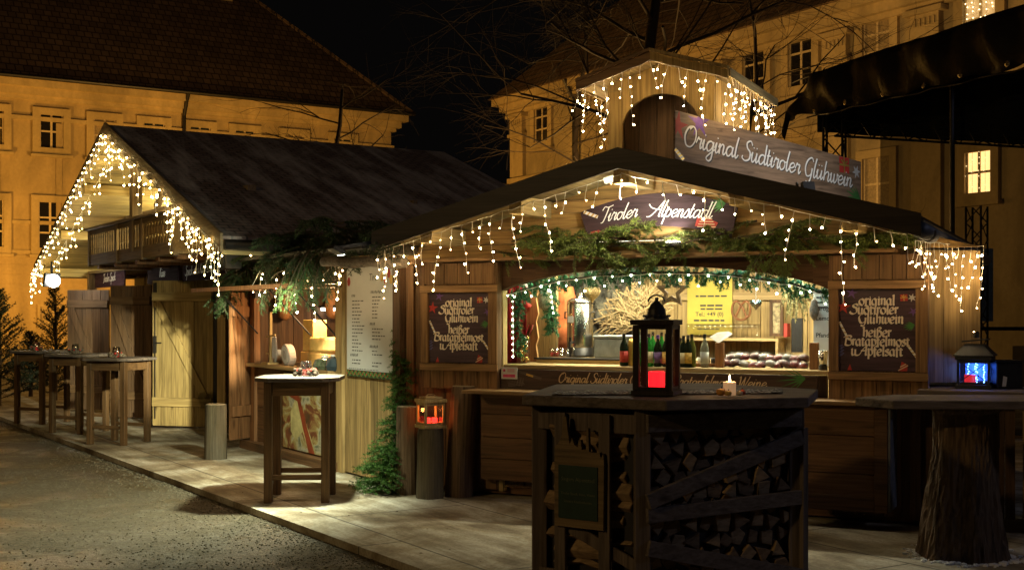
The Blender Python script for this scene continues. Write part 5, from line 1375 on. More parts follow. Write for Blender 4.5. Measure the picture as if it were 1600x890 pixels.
# ------------------------------------------------------------------ food on the snack counter
def cheese_mat(c): return plain('cheese', c, .55, nscale=20, var=.15)
M['rind'] = cheese_mat((.55, .33, .10)); M['paste'] = cheese_mat((.66, .46, .15)); M['greyrind'] = plain('grey_rind', (.42, .38, .36), .7)
def cp(px, py, y=.2): return at('h', px, py, y)
CZ = 1.06
def wheel(label, px, y, r, h, mat, z=CZ, upright=False):
    c = cp(px, 560, y); t = thing('round_cheese', label, 'cheese', 'h', (c.x, y, z))
    mb = MB()
    if upright:
        prof = [(r*.93, -h/2), (r, -h*.38), (r, h*.38), (r*.93, h/2)]; mb.lathe(prof, (0, 0, 0), 24)
        mb.v = [Vector((c.x+p.x, y+p.z*.9-p.y*.1, z+r+p.y)) for p in mb.v]; mb.part('rind', mat, t, smooth=False)
        m2 = MB(); m2.lathe([(r*.8, 0), (r*.79, .004)], (0, 0, 0), 24); m2.v = [Vector((c.x+p.x, y-h*.455-p.z-.1*p.y, z+r+p.y)) for p in m2.v]; m2.part('label', M['paper'], t)
        m2 = MB(); m2.lathe([(r*.45, 0), (r*.44, .003)], (0, 0, 0), 18); m2.v = [Vector((c.x+p.x, y-h*.455-.006-p.z-.1*p.y, z+r+p.y)) for p in m2.v]; m2.part('label_mark', M['greyrind'], t)
    else:
        mb.lathe([(r*.95, z), (r, z+h*.15), (r, z+h*.85), (r*.95, z+h)], (c.x, y, 0), 24); mb.part('rind', mat, t)
    return t
wheel('round grey cheese standing on edge with a paper label', 451, -.0, .125, .10, M['greyrind'], upright=True)
wheel('small salami-wrapped cheese lying behind the standing grey cheese', 432, .12, .085, .15, M['paper'], upright=True)
wheel('large yellow cheese wheel at the bottom of the pile on the counter', 513, .3, .24, .17, M['rind'])
wheel('large cut cheese wheel tilted on top of the lower wheel', 517, .32, .25, .16, M['paste'], z=CZ+.172)
c = cp(478, 560, .15)
t = thing('cheese_wedge', 'tall upright wedge of yellow cheese behind the glass candle jar', 'cheese', 'h', (c.x, .15, CZ))
mb = MB(); mb.prism([(-.10, .0), (.10, .05), (.06, .24)], lambda a, b: (c.x+a, .15+b, CZ+.17), lambda a, b: (c.x+a*.9, .15+b, CZ+.53)); mb.part('paste', M['paste'], t, bevel=.006)
mb = MB(); mb.box((c.x-.12, .13, CZ), (c.x+.12, .40, CZ+.165)); mb.part('lower_block', M['rind'], t, bevel=.01)
# green cover
c = cp(471, 545, .8)
t = thing('covered_stand', 'rounded dark green cloth cover behind the tall cheese wedge', 'cover', 'h', (c.x, .8, CZ))
mb = MB(); mb.lathe([(.30, CZ), (.31, CZ+.2), (.27, CZ+.42), (.17, CZ+.58), (.05, CZ+.64)], (c.x, .8, 0), 18, wob=.25, seed=3); mb.part('cloth', plain('dark_green_cloth', (.07, .10, .055), .85), t, smooth=True)
mb = MB(); mb.box((c.x-.2, .6, .1), (c.x+.2, .98, CZ)); mb.part('stand', M['dark_v'], t)
c = cp(453, 545, .55); t = thing('metal_pot', 'dull metal pot with lid beside the green cover', 'pot', 'h', (c.x, .5, CZ))
mb = MB(); mb.lathe([(.12, CZ), (.13, CZ+.02), (.13, CZ+.22)], (c.x, .5, 0), 16); mb.part('body', M['steel'], t, smooth=True)
mb = MB(); mb.lathe([(.135, CZ+.222), (.10, CZ+.25), (.02, CZ+.26), (.02, CZ+.285)], (c.x, .5, 0), 16); mb.part('lid', M['steel'], t, smooth=True)
# wooden sausage stand
c = cp(423, 560, .0); t = thing('sausage_stand', 'small wooden stick stand with hanging sausages at the left end of the counter', 'stand', 'h', (c.x, .0, CZ))
mb = MB(); mb.beam((c.x, 0, CZ), (c.x, 0, CZ+.62), .03, .03, (0, 1, 0)); mb.box((c.x-.1, -.08, CZ), (c.x+.1, .08, CZ+.02)); mb.part('post', M['pine_v'], t)
mb = MB(); mb.beam((c.x-.2, 0.02, CZ+.32), (c.x+.2, -.02, CZ+.35), .018, .018); mb.beam((c.x-.14, 0, CZ+.12), (c.x+.0, -.0, CZ+.13), .018, .018); mb.part('peg', M['pine_h'], t)
for k in range(4):
    x = c.x+.06+.035*k; mb = MB(); mb.tube([(x, .0, CZ+.33), (x+.005, 0, CZ+.25), (x-.005, .01, CZ+.13), (x+.003, 0, CZ+.07)], [.008, .014, .015, .006], 6); mb.part('sausage', M['greyrind'], t, smooth=True)
# hams
M['ham'] = plain('smoked_ham', (.28, .13, .05), .6, nscale=18, var=.4, bumps=.4)
for (px, py0, py1, y, r, lab) in ((446, 462, 500, .3, .10, 'long smoked ham hanging at the left of the stall opening'), (520, 450, 498, .9, .10, 'dark bundle of smoked sausages hanging at the right of the stall opening')):
    a = at('h', px, py0, y); b = at('h', px, py1, y); t = thing('hanging_ham', lab, 'ham', 'h', (a.x, y, a.z))
    h = a.z-b.z; mb = MB(); mb.lathe([(.02, b.z), (r*.8, b.z+h*.12), (r, b.z+h*.4), (r*.85, b.z+h*.75), (r*.35, b.z+h*.95), (.02, a.z)], (a.x, y, 0), 14, wob=.3, seed=px); mb.part('meat', M['ham'], t, smooth=True)
    mb = MB(); mb.tube([(a.x, y, a.z), (a.x, y, 2.2)], .006, 4); mb.part('string', M['cable'], t)
for k in range(4):
    a = at('h', 505+k*8, 470+k*5, 1.2); t = thing('hanging_sausage', 'dry sausage hanging from the stall ceiling behind the strip lamp', 'sausage', 'h', (a.x, 1.2, a.z), group='sausages hanging in the snack stall')
    mb = MB(); mb.tube([(a.x, 1.2, a.z+.2), (a.x+.01, 1.2, a.z+.1), (a.x, 1.2, a.z-.05), (a.x+.02, 1.2, a.z-.2)], [.01, .028, .03, .012], 8); mb.part('meat', M['ham'], t, smooth=True)
    mb = MB(); mb.tube([(a.x, 1.2, a.z+.2), (a.x, 1.2, 2.26)], .004, 4); mb.part('string', M['cable'], t)
# jars / packs at the right end
for k, (px, mt, lab, w, hh_) in enumerate(((511, 'red', 'small red pot of spread among the packs on the counter', .05, .09), (508, 'greyrind', 'net of dark bottles and packs at the right end of the snack counter', .13, .13), (520, 'pane_blue', 'blue wrapped pack at the right end of the snack counter', .08, .15))):
    c = cp(px, 565, -.02-.02*k); t = thing('food_pack', lab, 'food pack', 'h', (c.x, -.02-.02*k, CZ))
    mb = MB(); mb.lathe([(w*.8, CZ), (w, CZ+hh_*.3), (w*.8, CZ+hh_*.85), (w*.3, CZ+hh_)], (c.x, -.02-.02*k, 0), 10, wob=.4, seed=k); mb.part('pack', plain('net_pack', (.08, .10, .06), .4, nscale=30, var=.9) if k == 1 else M[mt], t)
    mb = MB(); mb.lathe([(w*.32, CZ+hh_), (w*.3, CZ+hh_+.02)], (c.x, -.02-.02*k, 0), 8); mb.part('tie', M['paper'], t)
# ------------------------------------------------------------------ things inside the kiosk hatch
lamp('kiosk_lamp', 'AREA', W('k', (2.45, .80, 2.30)), 140, (1, .90, .58), size=2.5, size_y=.12, aim=W('k', (2.45, 1.05, 1.2)))
lamp('kiosk_lamp', 'AREA', W('k', (2.45, .20, 2.28)), 16, (1, .90, .62), size=2.5, size_y=.12, aim=W('k', (2.45, .7, 1.2)))
LT = thing('ceiling_lamp', 'long white tube lamp behind the arched beam of the hatch', 'lamp', 'k', (2.4, .17, 2.35))
mb = MB(); mb.box((1.2, .15, 2.30), (3.7, .19, 2.33)); mb.part('tube', emit('kiosk_tube', (1, .94, .76), 4), LT)
mb = MB(); mb.box((1.15, .13, 2.332), (3.75, .21, 2.36)); mb.box((2.4, .15, 2.362), (2.45, .2, 2.78)); mb.part('fitting', M['white'], LT)
# cyan led strip lights the right half of the garland
LS = thing('led_strip', 'cool white led strip under the right half of the hatch arch', 'led strip', 'k', (3.3, .05, 2.0))
mb = MB(); mb.tube([(s, .075, arch(s)+.03) for s in (2.9, 3.1, 3.3, 3.5, 3.7, 3.88)], .006, 5); mb.part('strip', emit('led_cyan', (.45, .92, 1), 60), LS)
LS2 = thing('led_strip', 'greenish led strip under the left half of the hatch arch', 'led strip', 'k', (1.5, .05, 2.0))
mb = MB(); mb.tube([(s, .075, arch(s)+.03) for s in (1.02, 1.2, 1.4, 1.6, 1.8)], .006, 5); mb.part('strip', emit('led_green', (.70, 1, .65), 30), LS2)

def kat(px, py, d): return at('k', px, py, d)
# red felt banner and wavy board at the left
a = kat(787, 455, .35); b = kat(822, 565, .35)
t = thing('red_curtain', 'red felt curtain at the left side of the hatch', 'curtain', 'k', (a.x, .35, 1.2))
mb = MB(); mb.sheet(lambda u, v: (a.x+(b.x-a.x)*u, .35+.02*math.sin(u*16), 1.2+v*.72), 20, 4); mb.part('cloth', plain('red_felt', (.45, .02, .03), .85), t, thick=.006, smooth=True)
a = kat(819, 450, .5); b = kat(839, 560, .5)
t = thing('live_edge_board', 'upright wavy edged wooden board beside the red curtain', 'board', 'k', (a.x, .5, 1.2))
pts = [(a.x+.012*math.sin(k*1.7), 1.21+k*.075) for k in range(10)]; pts2 = [(b.x+.014*math.sin(k*2.1+1), 1.21+k*.075) for k in range(10)]
mb = MB(); mb.prism(pts+pts2[::-1], lambda p, q: (p, .5, q), lambda p, q: (p, .53, q)); mb.part('board', wood('orange_board_wood', (.50, .30, .12), 'Z', dark=.6), t)
mb = MB(); mb.tube([(a.x+.02, .49, 1.45), (a.x+.07, .47, 1.56)], .010, 6); mb.tube([(a.x+.06, .49, 1.45), (a.x+.11, .47, 1.56)], .010, 6); mb.part('hook', M['steel'], t)
# red advent stocking strip with ornaments
a = kat(818, 470, .45); t = thing('stocking', 'small red stocking hanging against the wavy board', 'stocking', 'k', (a.x, .45, a.z))
mb = MB(); mb.tube([(a.x, .46, a.z+.12), (a.x, .46, a.z-.02), (a.x+.06, .46, a.z-.06)], [.035, .035, .028], 8); mb.part('sock', M['red'], t, smooth=True)
mb = MB(); mb.tube([(a.x, .46, a.z+.12), (a.x, .46, a.z+.16)], .040, 8); mb.part('cuff', M['paper'], t, smooth=True)
def ornament_star(label, px, py, d, r, mat, group=None, hang=True, name='star_ornament', frame_only=False):
    c = kat(px, py, d); t = thing(name, label, 'star', 'k', (c.x, d, c.z), group)
    mb = MB(); P = star_poly(r, r*(.46 if frame_only else .42)); n = len(P)
    if frame_only:
        Q = star_poly(r*.56, r*.26)
        vs = []
        for y in (d-.02, d+.02):
            vs += [(c.x+p[0], y, c.z+p[1]) for p in P] + [(c.x+q[0], y, c.z+q[1]) for q in Q]
        fs = []
        for i in range(n):
            j = (i+1) % n
            fs += [(i, j, n+j, n+i), (2*n+i, 3*n+i, 3*n+j, 2*n+j), (i, 2*n+i, 2*n+j, j), (n+i, n+j, 3*n+j, 3*n+i)]
        mb.add(vs, fs)
    else:
        vs = [(c.x+p[0], d, c.z+p[1]) for p in P] + [(c.x, d-r*.25, c.z), (c.x, d+r*.25, c.z)]
        mb.add(vs, [(i, (i+1) % n, n) for i in range(n)] + [((i+1) % n, i, n+1) for i in range(n)])
    mb.part('star', mat, t)
    if hang:
        m2 = MB(); m2.tube([(c.x, d, c.z+r), (c.x, d, arch(c.x)+.12)], .003, 4); m2.part('cord', M['cable'], t)
    return t
ornament_star('small gold star in front of the red curtain', 812, 511, .3, .045, M['gold'])
ornament_star('tiny wooden star hanging above the steel urn', 884, 450, .3, .035, M['pine_v'])
ornament_star('large dark wooden hollow star hanging in the middle of the hatch', 1050, 455, .45, .155, wood('dark_star_wood', (.10, .065, .03), 'X'), frame_only=True)
# baubles in a glass cylinder
c = kat(818, 568, .32); t = thing('bauble_jar', 'tall glass jar filled with gold baubles at the left of the counter', 'jar', 'k', (c.x, .32, 1.2))
mb = MB(); mb.lathe([(.062, 1.202), (.064, 1.46)], (c.x, .32, 0), 18); mb.part('jar', M['glass'], t, smooth=True)
rnd = random.Random(3)
M['bauble'] = plain('gold_bauble', (.72, .46, .14), .2, .85, var=.1)
for k in range(40):
    a = rnd.uniform(0, 6.28); r = .045*math.sqrt(rnd.random()); z = 1.222+.012*(k//2)*1.0
    m2 = MB(); m2.ball((c.x+r*math.cos(a), .32+r*math.sin(a), z), .018, 8, 6); m2.part('bauble', M['bauble'], t, smooth=True)
# owl
c = kat(852, 468, .4); t = thing('owl_ornament', 'pale wooden owl ornament between the garlands', 'owl figure', 'k', (c.x, .4, c.z))
mb = MB(); mb.lathe([(.02, c.z-.10), (.055, c.z-.07), (.062, c.z-.01), (.05, c.z+.04), (.052, c.z+.07), (.035, c.z+.10), (.01, c.z+.105)], (c.x, .4, 0), 14); mb.part('body', plain('owl_feathers', (.30, .26, .17), .8, nscale=60, var=.5), t, smooth=True)
mb = MB(); 
for sx in (-1, 1): mb.ball((c.x+sx*.020, .355, c.z+.062), .017, 8, 6, (1, .5, 1))
mb.part('face', M['paper'], t, smooth=True)
mb = MB()
for sx in (-1, 1): mb.ball((c.x+sx*.020, .346, c.z+.062), .007, 6, 4)
mb.part('eye', M['black'], t)
mb = MB(); mb.tube([(c.x, .4, c.z+.1), (c.x, .4, arch(c.x)+.1)], .003, 4); mb.part('cord', M['cable'], t)
# pilaster boards behind urn, rust cloth, rock
mb = MB(); a = kat(840, 430, .8); b = kat(862, 560, .8); planks_x(mb, a.x, b.x+.05, .8, .85, 1.0, 2.3, .07, seed=4); mb.part('inner_post', M['pine_v'], K)
def rock_mat():
    m, nt, b = newmat('grey_rock_wallcovering')
    n = noise_t(nt, coords(nt, (1, 1, 1), False), 4.5, 6, .65, 1.2); r = ramp(nt, [(.33, (.03, .03, .03)), (.5, (.13, .125, .10)), (.62, (.28, .25, .15)), (.75, (.45, .40, .24))]); nt.links.new(n, r.inputs[0])
    nt.links.new(r.outputs[0], b.inputs['Base Color']); b.inputs['Roughness'].default_value = .9; bump(nt, b, n, .8, .08); return m
rm_ = rock_mat()
a = kat(868, 430, 1.9); b = kat(1005, 560, 1.9); t = thing('rock_backdrop', 'grey crumpled rock-like backdrop behind the steel urn', 'backdrop', 'k', (a.x, 1.9, 1.0))
mb = MB(); mb.sheet(lambda u, v: Vector((a.x+(b.x-a.x)*u, 1.9, 1.0+v*1.3)) + Vector((0, -1, 0))*.28*abs(noise.noise(Vector((u*5, v*4, .3))))-Vector((0, .1*noise.noise(Vector((u*14, v*11, 2))), 0)), 40, 40); mb.part('sheet', rm_, t, thick=.01)
c = kat(884, 500, 1.2); t = thing('rust_cloth', 'crumpled rust red cloth hanging left of the steel urn', 'cloth', 'k', (c.x, 1.2, 1.25))
mb = MB(); mb.lathe([(.09, 1.25), (.15, 1.36), (.13, 1.5), (.09, 1.62), (.10, 1.75), (.06, 1.93)], (c.x, 1.2, 0), 18, wob=.5, seed=9); mb.part('cloth', plain('rust_cloth_weave', (.36, .10, .03), .9, nscale=8, var=.5), t, smooth=True)
mb = MB(); mb.tube([(c.x, 1.2, 1.93), (c.x, 1.2, 2.5)], .004, 4); mb.part('cord', M['cable'], t)
# twig fan
t = thing('twig_fan', 'fan of pale crossed sticks on the backdrop above the urn', 'twig decoration', 'k', kat(990, 500, 1.5))
mb = MB(); rnd = random.Random(12); o = kat(1010, 520, 1.5)
for k in range(260):
    a = rnd.uniform(1.3, 3.0); r0 = rnd.uniform(.03, .35); r1 = r0+rnd.uniform(.12, .28); r1 = min(r1, .52)
    p = Vector((o.x+r0*math.cos(a)*1.05, 1.5+rnd.uniform(-.08, .05), o.z+r0*math.sin(a))); a2 = a+rnd.uniform(-.9, .9)
    q = Vector((o.x+r1*math.cos(a2)*1.05, 1.5+rnd.uniform(-.08, .05), min(o.z+r1*math.sin(a2), 2.2)))
    mb.tube([p, p.lerp(q, .5)+Vector((rnd.uniform(-.02, .02), 0, rnd.uniform(-.02, .02))), q], rnd.uniform(.003, .007), 5)
mb.part('sticks', plain('peeled_sticks', (.27, .20, .10), .8, var=.4), t)
# hearts
def heart(label, px, py, d, s, mat, wick=False):
    c = kat(px, py, d); t = thing('heart_ornament', label, 'heart', 'k', (c.x, d, c.z))
    P = []
    for k in range(28):
        a = 2*math.pi*k/28; P.append((16*math.sin(a)**3/17*s, (13*math.cos(a)-5*math.cos(2*a)-2*math.cos(3*a)-math.cos(4*a))/17*s))
    mb = MB()
    if wick:
        for k in range(5): mb.tube([(c.x+p[0]*(1-k*.2), d-.01*k, c.z+p[1]*(1-k*.2)) for p in P+P[:1]], .013, 6)
    else:
        for sg in (-1, 1):
            n = len(P); mb.add([(c.x+p[0], d, c.z+p[1]) for p in P]+[(c.x, d+sg*s*.35, c.z)], [(i, (i+1) % n, n) if sg < 0 else ((i+1) % n, i, n) for i in range(n)])
    mb.part('heart', mat, t, smooth=wick)
    m2 = MB(); m2.tube([(c.x, d, c.z+s*.3), (c.x, d, arch(c.x)+.12)], .003, 4); m2.part('cord', M['cable'], t)
heart('wicker heart hanging above the steel urn', 925, 458, .45, .075, plain('wicker', (.42, .30, .13), .8, nscale=60, var=.5), True)
heart('slim silver heart hanging in the right half of the hatch', 1181, 475, .4, .055, M['steel'])
# steel urn
c = kat(914, 560, 1.0); t = thing('steel_urn', 'tall stainless steel hot drink urn on the work shelf', 'urn', 'k', (c.x, 1.0-.12, 1.245)); y = .88; z = 1.247
mb = MB(); mb.lathe([(.125, z+.09), (.127, z+.10), (.127, z+.50), (.118, z+.515)], (c.x, y, 0), 28); mb.part('tank', M['steel'], t, smooth=True)
mb = MB(); mb.lathe([(.13, z+.516), (.128, z+.53), (.09, z+.56), (.03, z+.57), (.025, z+.60), (.03, z+.61)], (c.x, y, 0), 28); mb.part('lid', M['steel'], t, smooth=True)
mb = MB(); mb.lathe([(.13, z), (.13, z+.02), (.127, z+.022), (.127, z+.088)], (c.x, y, 0), 28); mb.part('base', M['metal_dark'], t, smooth=True)
mb = MB(); mb.tube([(c.x-.03, y-.12, z+.14), (c.x-.03, y-.19, z+.14), (c.x-.03, y-.19, z+.09)], .013, 8); mb.beam((c.x-.03, y-.17, z+.15), (c.x-.03, y-.17, z+.19), .02, .02, (0, 1, 0)); mb.part('tap', M['black'], t)
mb = MB(); 
for sx in (-1, 1): mb.tube([(c.x+sx*.125, y, z+.43), (c.x+sx*.16, y, z+.43), (c.x+sx*.16, y, z+.37), (c.x+sx*.125, y, z+.37)], .008, 6)
mb.part('handle', M['black'], t)
mb = MB(); mb.box((c.x-.075, y-.13, z+.33), (c.x-.02, y-.112, z+.39)); mb.part('label', M['paper'], t)
mb = MB(); mb.add([(c.x-.06, y-.131, z+.392), (c.x-.035, y-.131, z+.392), (c.x-.0475, y-.131, z+.415)], [(0, 1, 2)]); mb.part('warning_mark', M['gold'], t)
# grey box
a = kat(933, 562, .8); b = kat(1003, 524, .8); t = thing('grey_box', 'grey plastic crate with lid beside the steel urn', 'box', 'k', (a.x, .8, 1.245))
mb = MB(); mb.box((a.x, .72, 1.247), (b.x, 1.0, b.z-.03)); mb.part('case', plain('grey_plastic', (.17, .19, .20), .5), t, bevel=.008)
mb = MB(); mb.box((a.x-.01, .71, b.z-.028), (b.x+.01, 1.01, b.z)); mb.part('lid', plain('grey_plastic_lid', (.20, .22, .23), .5), t, bevel=.006)
# yellow rail on counter
a = kat(840, 563, .45); b = kat(984, 568, .45); t = thing('drip_tray', 'long pale wooden tray on the counter below the urn', 'tray', 'k', (a.x, .45, 1.2))
mb = MB(); mb.box((a.x, .42, 1.202), (b.x, .60, 1.235)); mb.part('tray', M['pine_h'], t, bevel=.004)
mb = MB(); mb.box((a.x-.02, .41, 1.2355), (b.x+.03, .61, 1.25)); mb.part('cover', M['metal_dark'], t)
# glasses row
mg = None
for k in range(9):
    c = kat(862+k*4.2, 556, .75); nm = 'small drinking glass in the row left of the steel urn'
    t = thing('drinking_glass', nm, 'glass', 'k', (c.x, .75+.03*(k % 2), 1.247), 'glasses beside the urn')
    mb = MB(); mb.lathe([(.018, 1.247), (.022, 1.33), (.020, 1.33), (.016, 1.255)], (c.x, .75+.03*(k % 2), 0), 10); mb.part('glass', M['glass'], t, smooth=True)
    if k < 3:
        mb = MB(); mb.lathe([(.0155, 1.253), (.018, 1.29)], (c.x, .75+.03*(k % 2), 0), 10); mb.part('drink', M['red'], t, smooth=True)
# bottles
def gl(name, c, a=.35):
    m, nt, b = newmat(name); b.inputs['Base Color'].default_value = (*c, 1); b.inputs['Roughness'].default_value = .08
    b.inputs['Specular IOR Level'].default_value = .6
    b.inputs['Transmission Weight'].default_value = a; b.inputs['IOR'].default_value = 1.1
    return m
bm_dark = gl('dark_bottle_glass', (.02, .03, .018), .2); bm_green = gl('green_bottle_glass', (.05, .42, .07), .55); bm_clear = gl('pale_bottle_glass', (.65, .75, .70), .75); bm_olive = gl('olive_bottle_glass', (.12, .13, .03), .4)
def bottle(label, px, d, h, r, mat, lab=None, cap=None, z=1.202, sh=.62):
    c = kat(px, 570, d); t = thing('bottle', label, 'bottle', 'k', (c.x, d, z))
    mb = MB(); mb.lathe([(r*.9, z), (r, z+.01), (r, z+h*sh*.92), (r*.8, z+h*(sh+.06)), (r*.36, z+h*(sh+.18)), (r*.34, z+h*.97)], (c.x, d, 0), 14); mb.part('glass', mat, t, smooth=True)
    if lab: mb = MB(); mb.lathe([(r*1.015, z+h*.12), (r*1.015, z+h*.46)], (c.x, d, 0), 14); mb.part('label', lab, t, smooth=True)
    mb = MB(); mb.lathe([(r*.4, z+h*.88), (r*.4, z+h)], (c.x, d, 0), 10); mb.part('cap', cap or M['black'], t)
cl = plain('cream_label', (.62, .56, .36), .7); yl = plain('gold_label', (.62, .42, .10), .6, nscale=40, var=.5); vl = plain('violet_label', (.20, .12, .34), .6)
bottle('dark wine bottle with red label left of the big lantern', 975, .12, .285, .037, bm_dark, M['red'])
bottle('brown bottle tube beside the red labelled wine bottle', 986, .16, .25, .03, M['gold'], None, M['red'], sh=.80)
for px, d, h, m_, lb, cp_, lab in (
    (1003, .14, .27, bm_green, None, M['paper'], 'green bottle behind the left post of the big lantern'),
    (1014, .10, .285, bm_green, cl, M['steel'], 'green wine bottle with cream label seen through the big lantern'),
    (1020, .24, .30, bm_green, None, M['steel'], 'bright green bottle behind the cream labelled one'),
    (1028, .12, .275, bm_dark, vl, plain('violet_cap', (.12, .06, .35), .4), 'dark bottle with violet cap and label seen through the lantern'),
    (1034, .25, .295, bm_green, None, M['steel'], 'green bottle behind the violet capped one'),
    (1041, .12, .285, bm_dark, yl, M['black'], 'dark bottle with gold label behind the right lantern post'),
    (1063, .16, .25, bm_olive, None, M['black'], 'olive bottle just right of the big lantern'),
    (1068, .10, .27, bm_dark, cl, M['black'], 'dark wine bottle with pale picture label right of the lantern'),
    (1075, .10, .275, bm_dark, yl, M['zinc'], 'dark wine bottle with gold picture label right of the lantern'),
    (1081, .13, .285, bm_olive, None, M['black'], 'slim olive bottle at the end of the wine row'),
    (1101, .15, .285, bm_clear, plain('pale_label', (.55, .6, .62), .6), M['black'], 'clear bottle with pale label left of the sausage display')):
    bottle(lab, px, d, h, .036 if h < .29 else .034, m_, lb, cp_)
# basket tray with cups
c = kat(1105, 573, .28); t = thing('tray', 'brown round tray with cups behind the clear bottle', 'tray', 'k', (c.x, .3, 1.2))
mb = MB(); mb.lathe([(.12, 1.202), (.14, 1.235), (.13, 1.235), (.11, 1.212)], (c.x, .3, 0), 18, flat=.6); mb.part('tray', M['red_v'], t, smooth=True)
for k in range(3): mb = MB(); mb.lathe([(.022, 1.214), (.03, 1.28), (.027, 1.28), (.02, 1.22)], (c.x-.07+.06*k, .31, 0), 10); mb.part('cup', M['paper'] if k == 0 else M['metal_dark'], t, smooth=True)
# vacuum packed meat
rnd = random.Random(21)
plast = glass('clear_plastic_wrap', (.95, .97, 1), .02, .3, .10); mt1 = plain('cured_meat', (.17, .03, .03), .35, nscale=26, var=.7); mt2 = plain('dark_salami', (.10, .035, .03), .4, nscale=30, var=.6); mt3 = plain('pale_pack', (.22, .19, .16), .35, nscale=18, var=.6)
for k in range(20):
    px = 1138+ (k % 10)*13.2+rnd.uniform(-4, 4); row = k//10
    c = kat(px, 570, .36); z = 1.225+row*.055+rnd.uniform(-.01, .015)
    t = thing('meat_pack', 'vacuum packed piece of cured meat in the heap behind the counter glass', 'meat pack', 'k', (c.x, .34+.04*row, z), 'meat packs in the counter display')
    ang = rnd.uniform(-.5, .5); ca, sa = math.cos(ang), math.sin(ang)
    mb = MB(); mb.ball((0, 0, 0), 1, 10, 7, (.065*rnd.uniform(.8, 1.2), .05, .030)); mb.jitter(.012, 22)
    mb.v = [Vector((c.x+p.x*ca-p.z*sa, .34+.04*row+p.y, z+p.x*sa+p.z*ca)) for p in mb.v]; mb.part('meat', (mt1, mt2, mt3)[k % 3 if k % 4 else 0], t, smooth=True)
    mb = MB(); mb.ball((0, 0, 0), 1, 10, 7, (.082, .058, .038)); mb.jitter(.025, 16)
    mb.v = [Vector((c.x+p.x*ca-p.z*sa, .34+.04*row+p.y, z+p.x*sa+p.z*ca)) for p in mb.v]; mb.part('wrap', plast, t)
# napkin on post, paper cone
c = kat(1128, 530, .3); t = thing('paper_cone', 'white paper napkin spread on top of the display post', 'napkin', 'k', (c.x, .25, c.z))
mb = MB(); mb.add([(c.x-.10, .26, c.z+.02), (c.x+.0, .20, c.z-.03), (c.x+.11, .25, c.z+.05), (c.x+.06, .30, c.z+.07), (c.x-.04, .30, c.z+.06)], [(0, 1, 3, 4), (1, 2, 3)]); mb.part('napkin', plain('grey_napkin', (.36, .36, .36), .7), t, thick=.003)
# yellow poster
a = kat(1075, 432, 2.37); b = kat(1145, 523, 2.37); t = thing('yellow_notice', 'large yellow notice sheet with dark lines of text on the back wall', 'notice', 'k', (a.x, 2.37, b.z))
mb = MB(); mb.box((a.x, 2.345, b.z), (b.x, 2.352, a.z)); mb.part('sheet', plain('yellow_paper', (.52, .43, .075), .6, nscale=3, var=.12), t)
fn = plane_fn((a.x, 2.345, b.z), (1, 0, 0), (0, 0, 1), (0, -1, 0)); w, h = b.x-a.x, a.z-b.z
print_text('Tel.: +49 (0)', lambda x, y, hh: fn(w*.5+x, h*.32+y, hh), .060, bold=.001).part('lettering', M['ink'], t)
mb = MB()
for yy, ww, hh_ in ((.66, .62, .028), (.50, .42, .03), (.44, .40, .026), (.245, .70, .03), (.16, .66, .026), (.10, .55, .026)):
    x = w*(.5-ww/2)
    while x < w*(.5+ww/2)-.02:
        l = rnd.uniform(.03, .08); flat(mb, fn, quadpoly(l, h*hh_), x+l/2, h*yy, .0015); x += l+.012
mb.part('print', M['ink'], t)
# pretzel
c = kat(1158, 482, 2.2); t = thing('pretzel', 'large brown pretzel hanging beside the yellow notice', 'pretzel', 'k', (c.x, 2.2, c.z))
pz = [(-.02, -.10), (-.075, -.06), (-.085, .01), (-.05, .07), (0, .03), (.03, -.03), (.05, -.085), (.0, -.105), (-.05, -.085), (-.03, -.03), (0, .03), (.05, .07), (.085, .01), (.075, -.06), (.02, -.10)]
mb = MB(); mb.tube([(c.x+p.x*1.1, 2.2, c.z+p.y*1.1) for p in smooth_stroke(pz, 4)], .012, 7); mb.part('pretzel', plain('pretzel_crust', (.20, .08, .03), .4), t, smooth=True)
# framed picture, red book
a = kat(1203, 468, 2.2); b = kat(1224, 525, 2.2); t = thing('framed_picture', 'dark framed pressed flower picture leaning on the wall shelf', 'picture', 'k', (a.x, 2.2, b.z))
mb = MB(); 
for p, q in (((a.x, b.z), (a.x+.03, a.z)), ((b.x-.03, b.z), (b.x, a.z)), ((a.x+.03, b.z), (b.x-.03, b.z+.03)), ((a.x+.03, a.z-.03), (b.x-.03, a.z))): mb.box((p[0], 2.18, p[1]), (q[0], 2.21, q[1]))
mb.part('frame', M['dark_v'], t)
mb = MB(); mb.box((a.x+.03, 2.19, b.z+.03), (b.x-.03, 2.2, a.z-.03)); mb.part('print', plain('flower_print', (.30, .24, .14), .6, nscale=24, var=.8), t)
a = kat(1226, 505, 2.2); mb = MB(); mb.box((a.x, 2.16, kat(1226, 526, 2.2).z), (a.x+.035, 2.3, a.z)); mb.solo('book', M['red'], 'red book standing at the end of the wall shelf', 'book', 'k', (a.x, 2.16, 1.4))
# row of glasses on wall shelf
for k in range(14):
    c = kat(1078+k*8.2, 522, 2.25); z = kat(1078, 527, 2.1).z
    t = thing('wine_glass', 'stemmed glass standing in the row on the wall shelf', 'glass', 'k', (c.x, 2.22, z), 'glasses on the wall shelf')
    mb = MB(); mb.lathe([(.03, z+.001), (.004, z+.006), (.004, z+.06), (.03, z+.09), (.033, z+.14), (.028, z+.14), (.02, z+.095)], (c.x, 2.22, 0), 10); mb.part('glass', M['glass'], t, smooth=True)
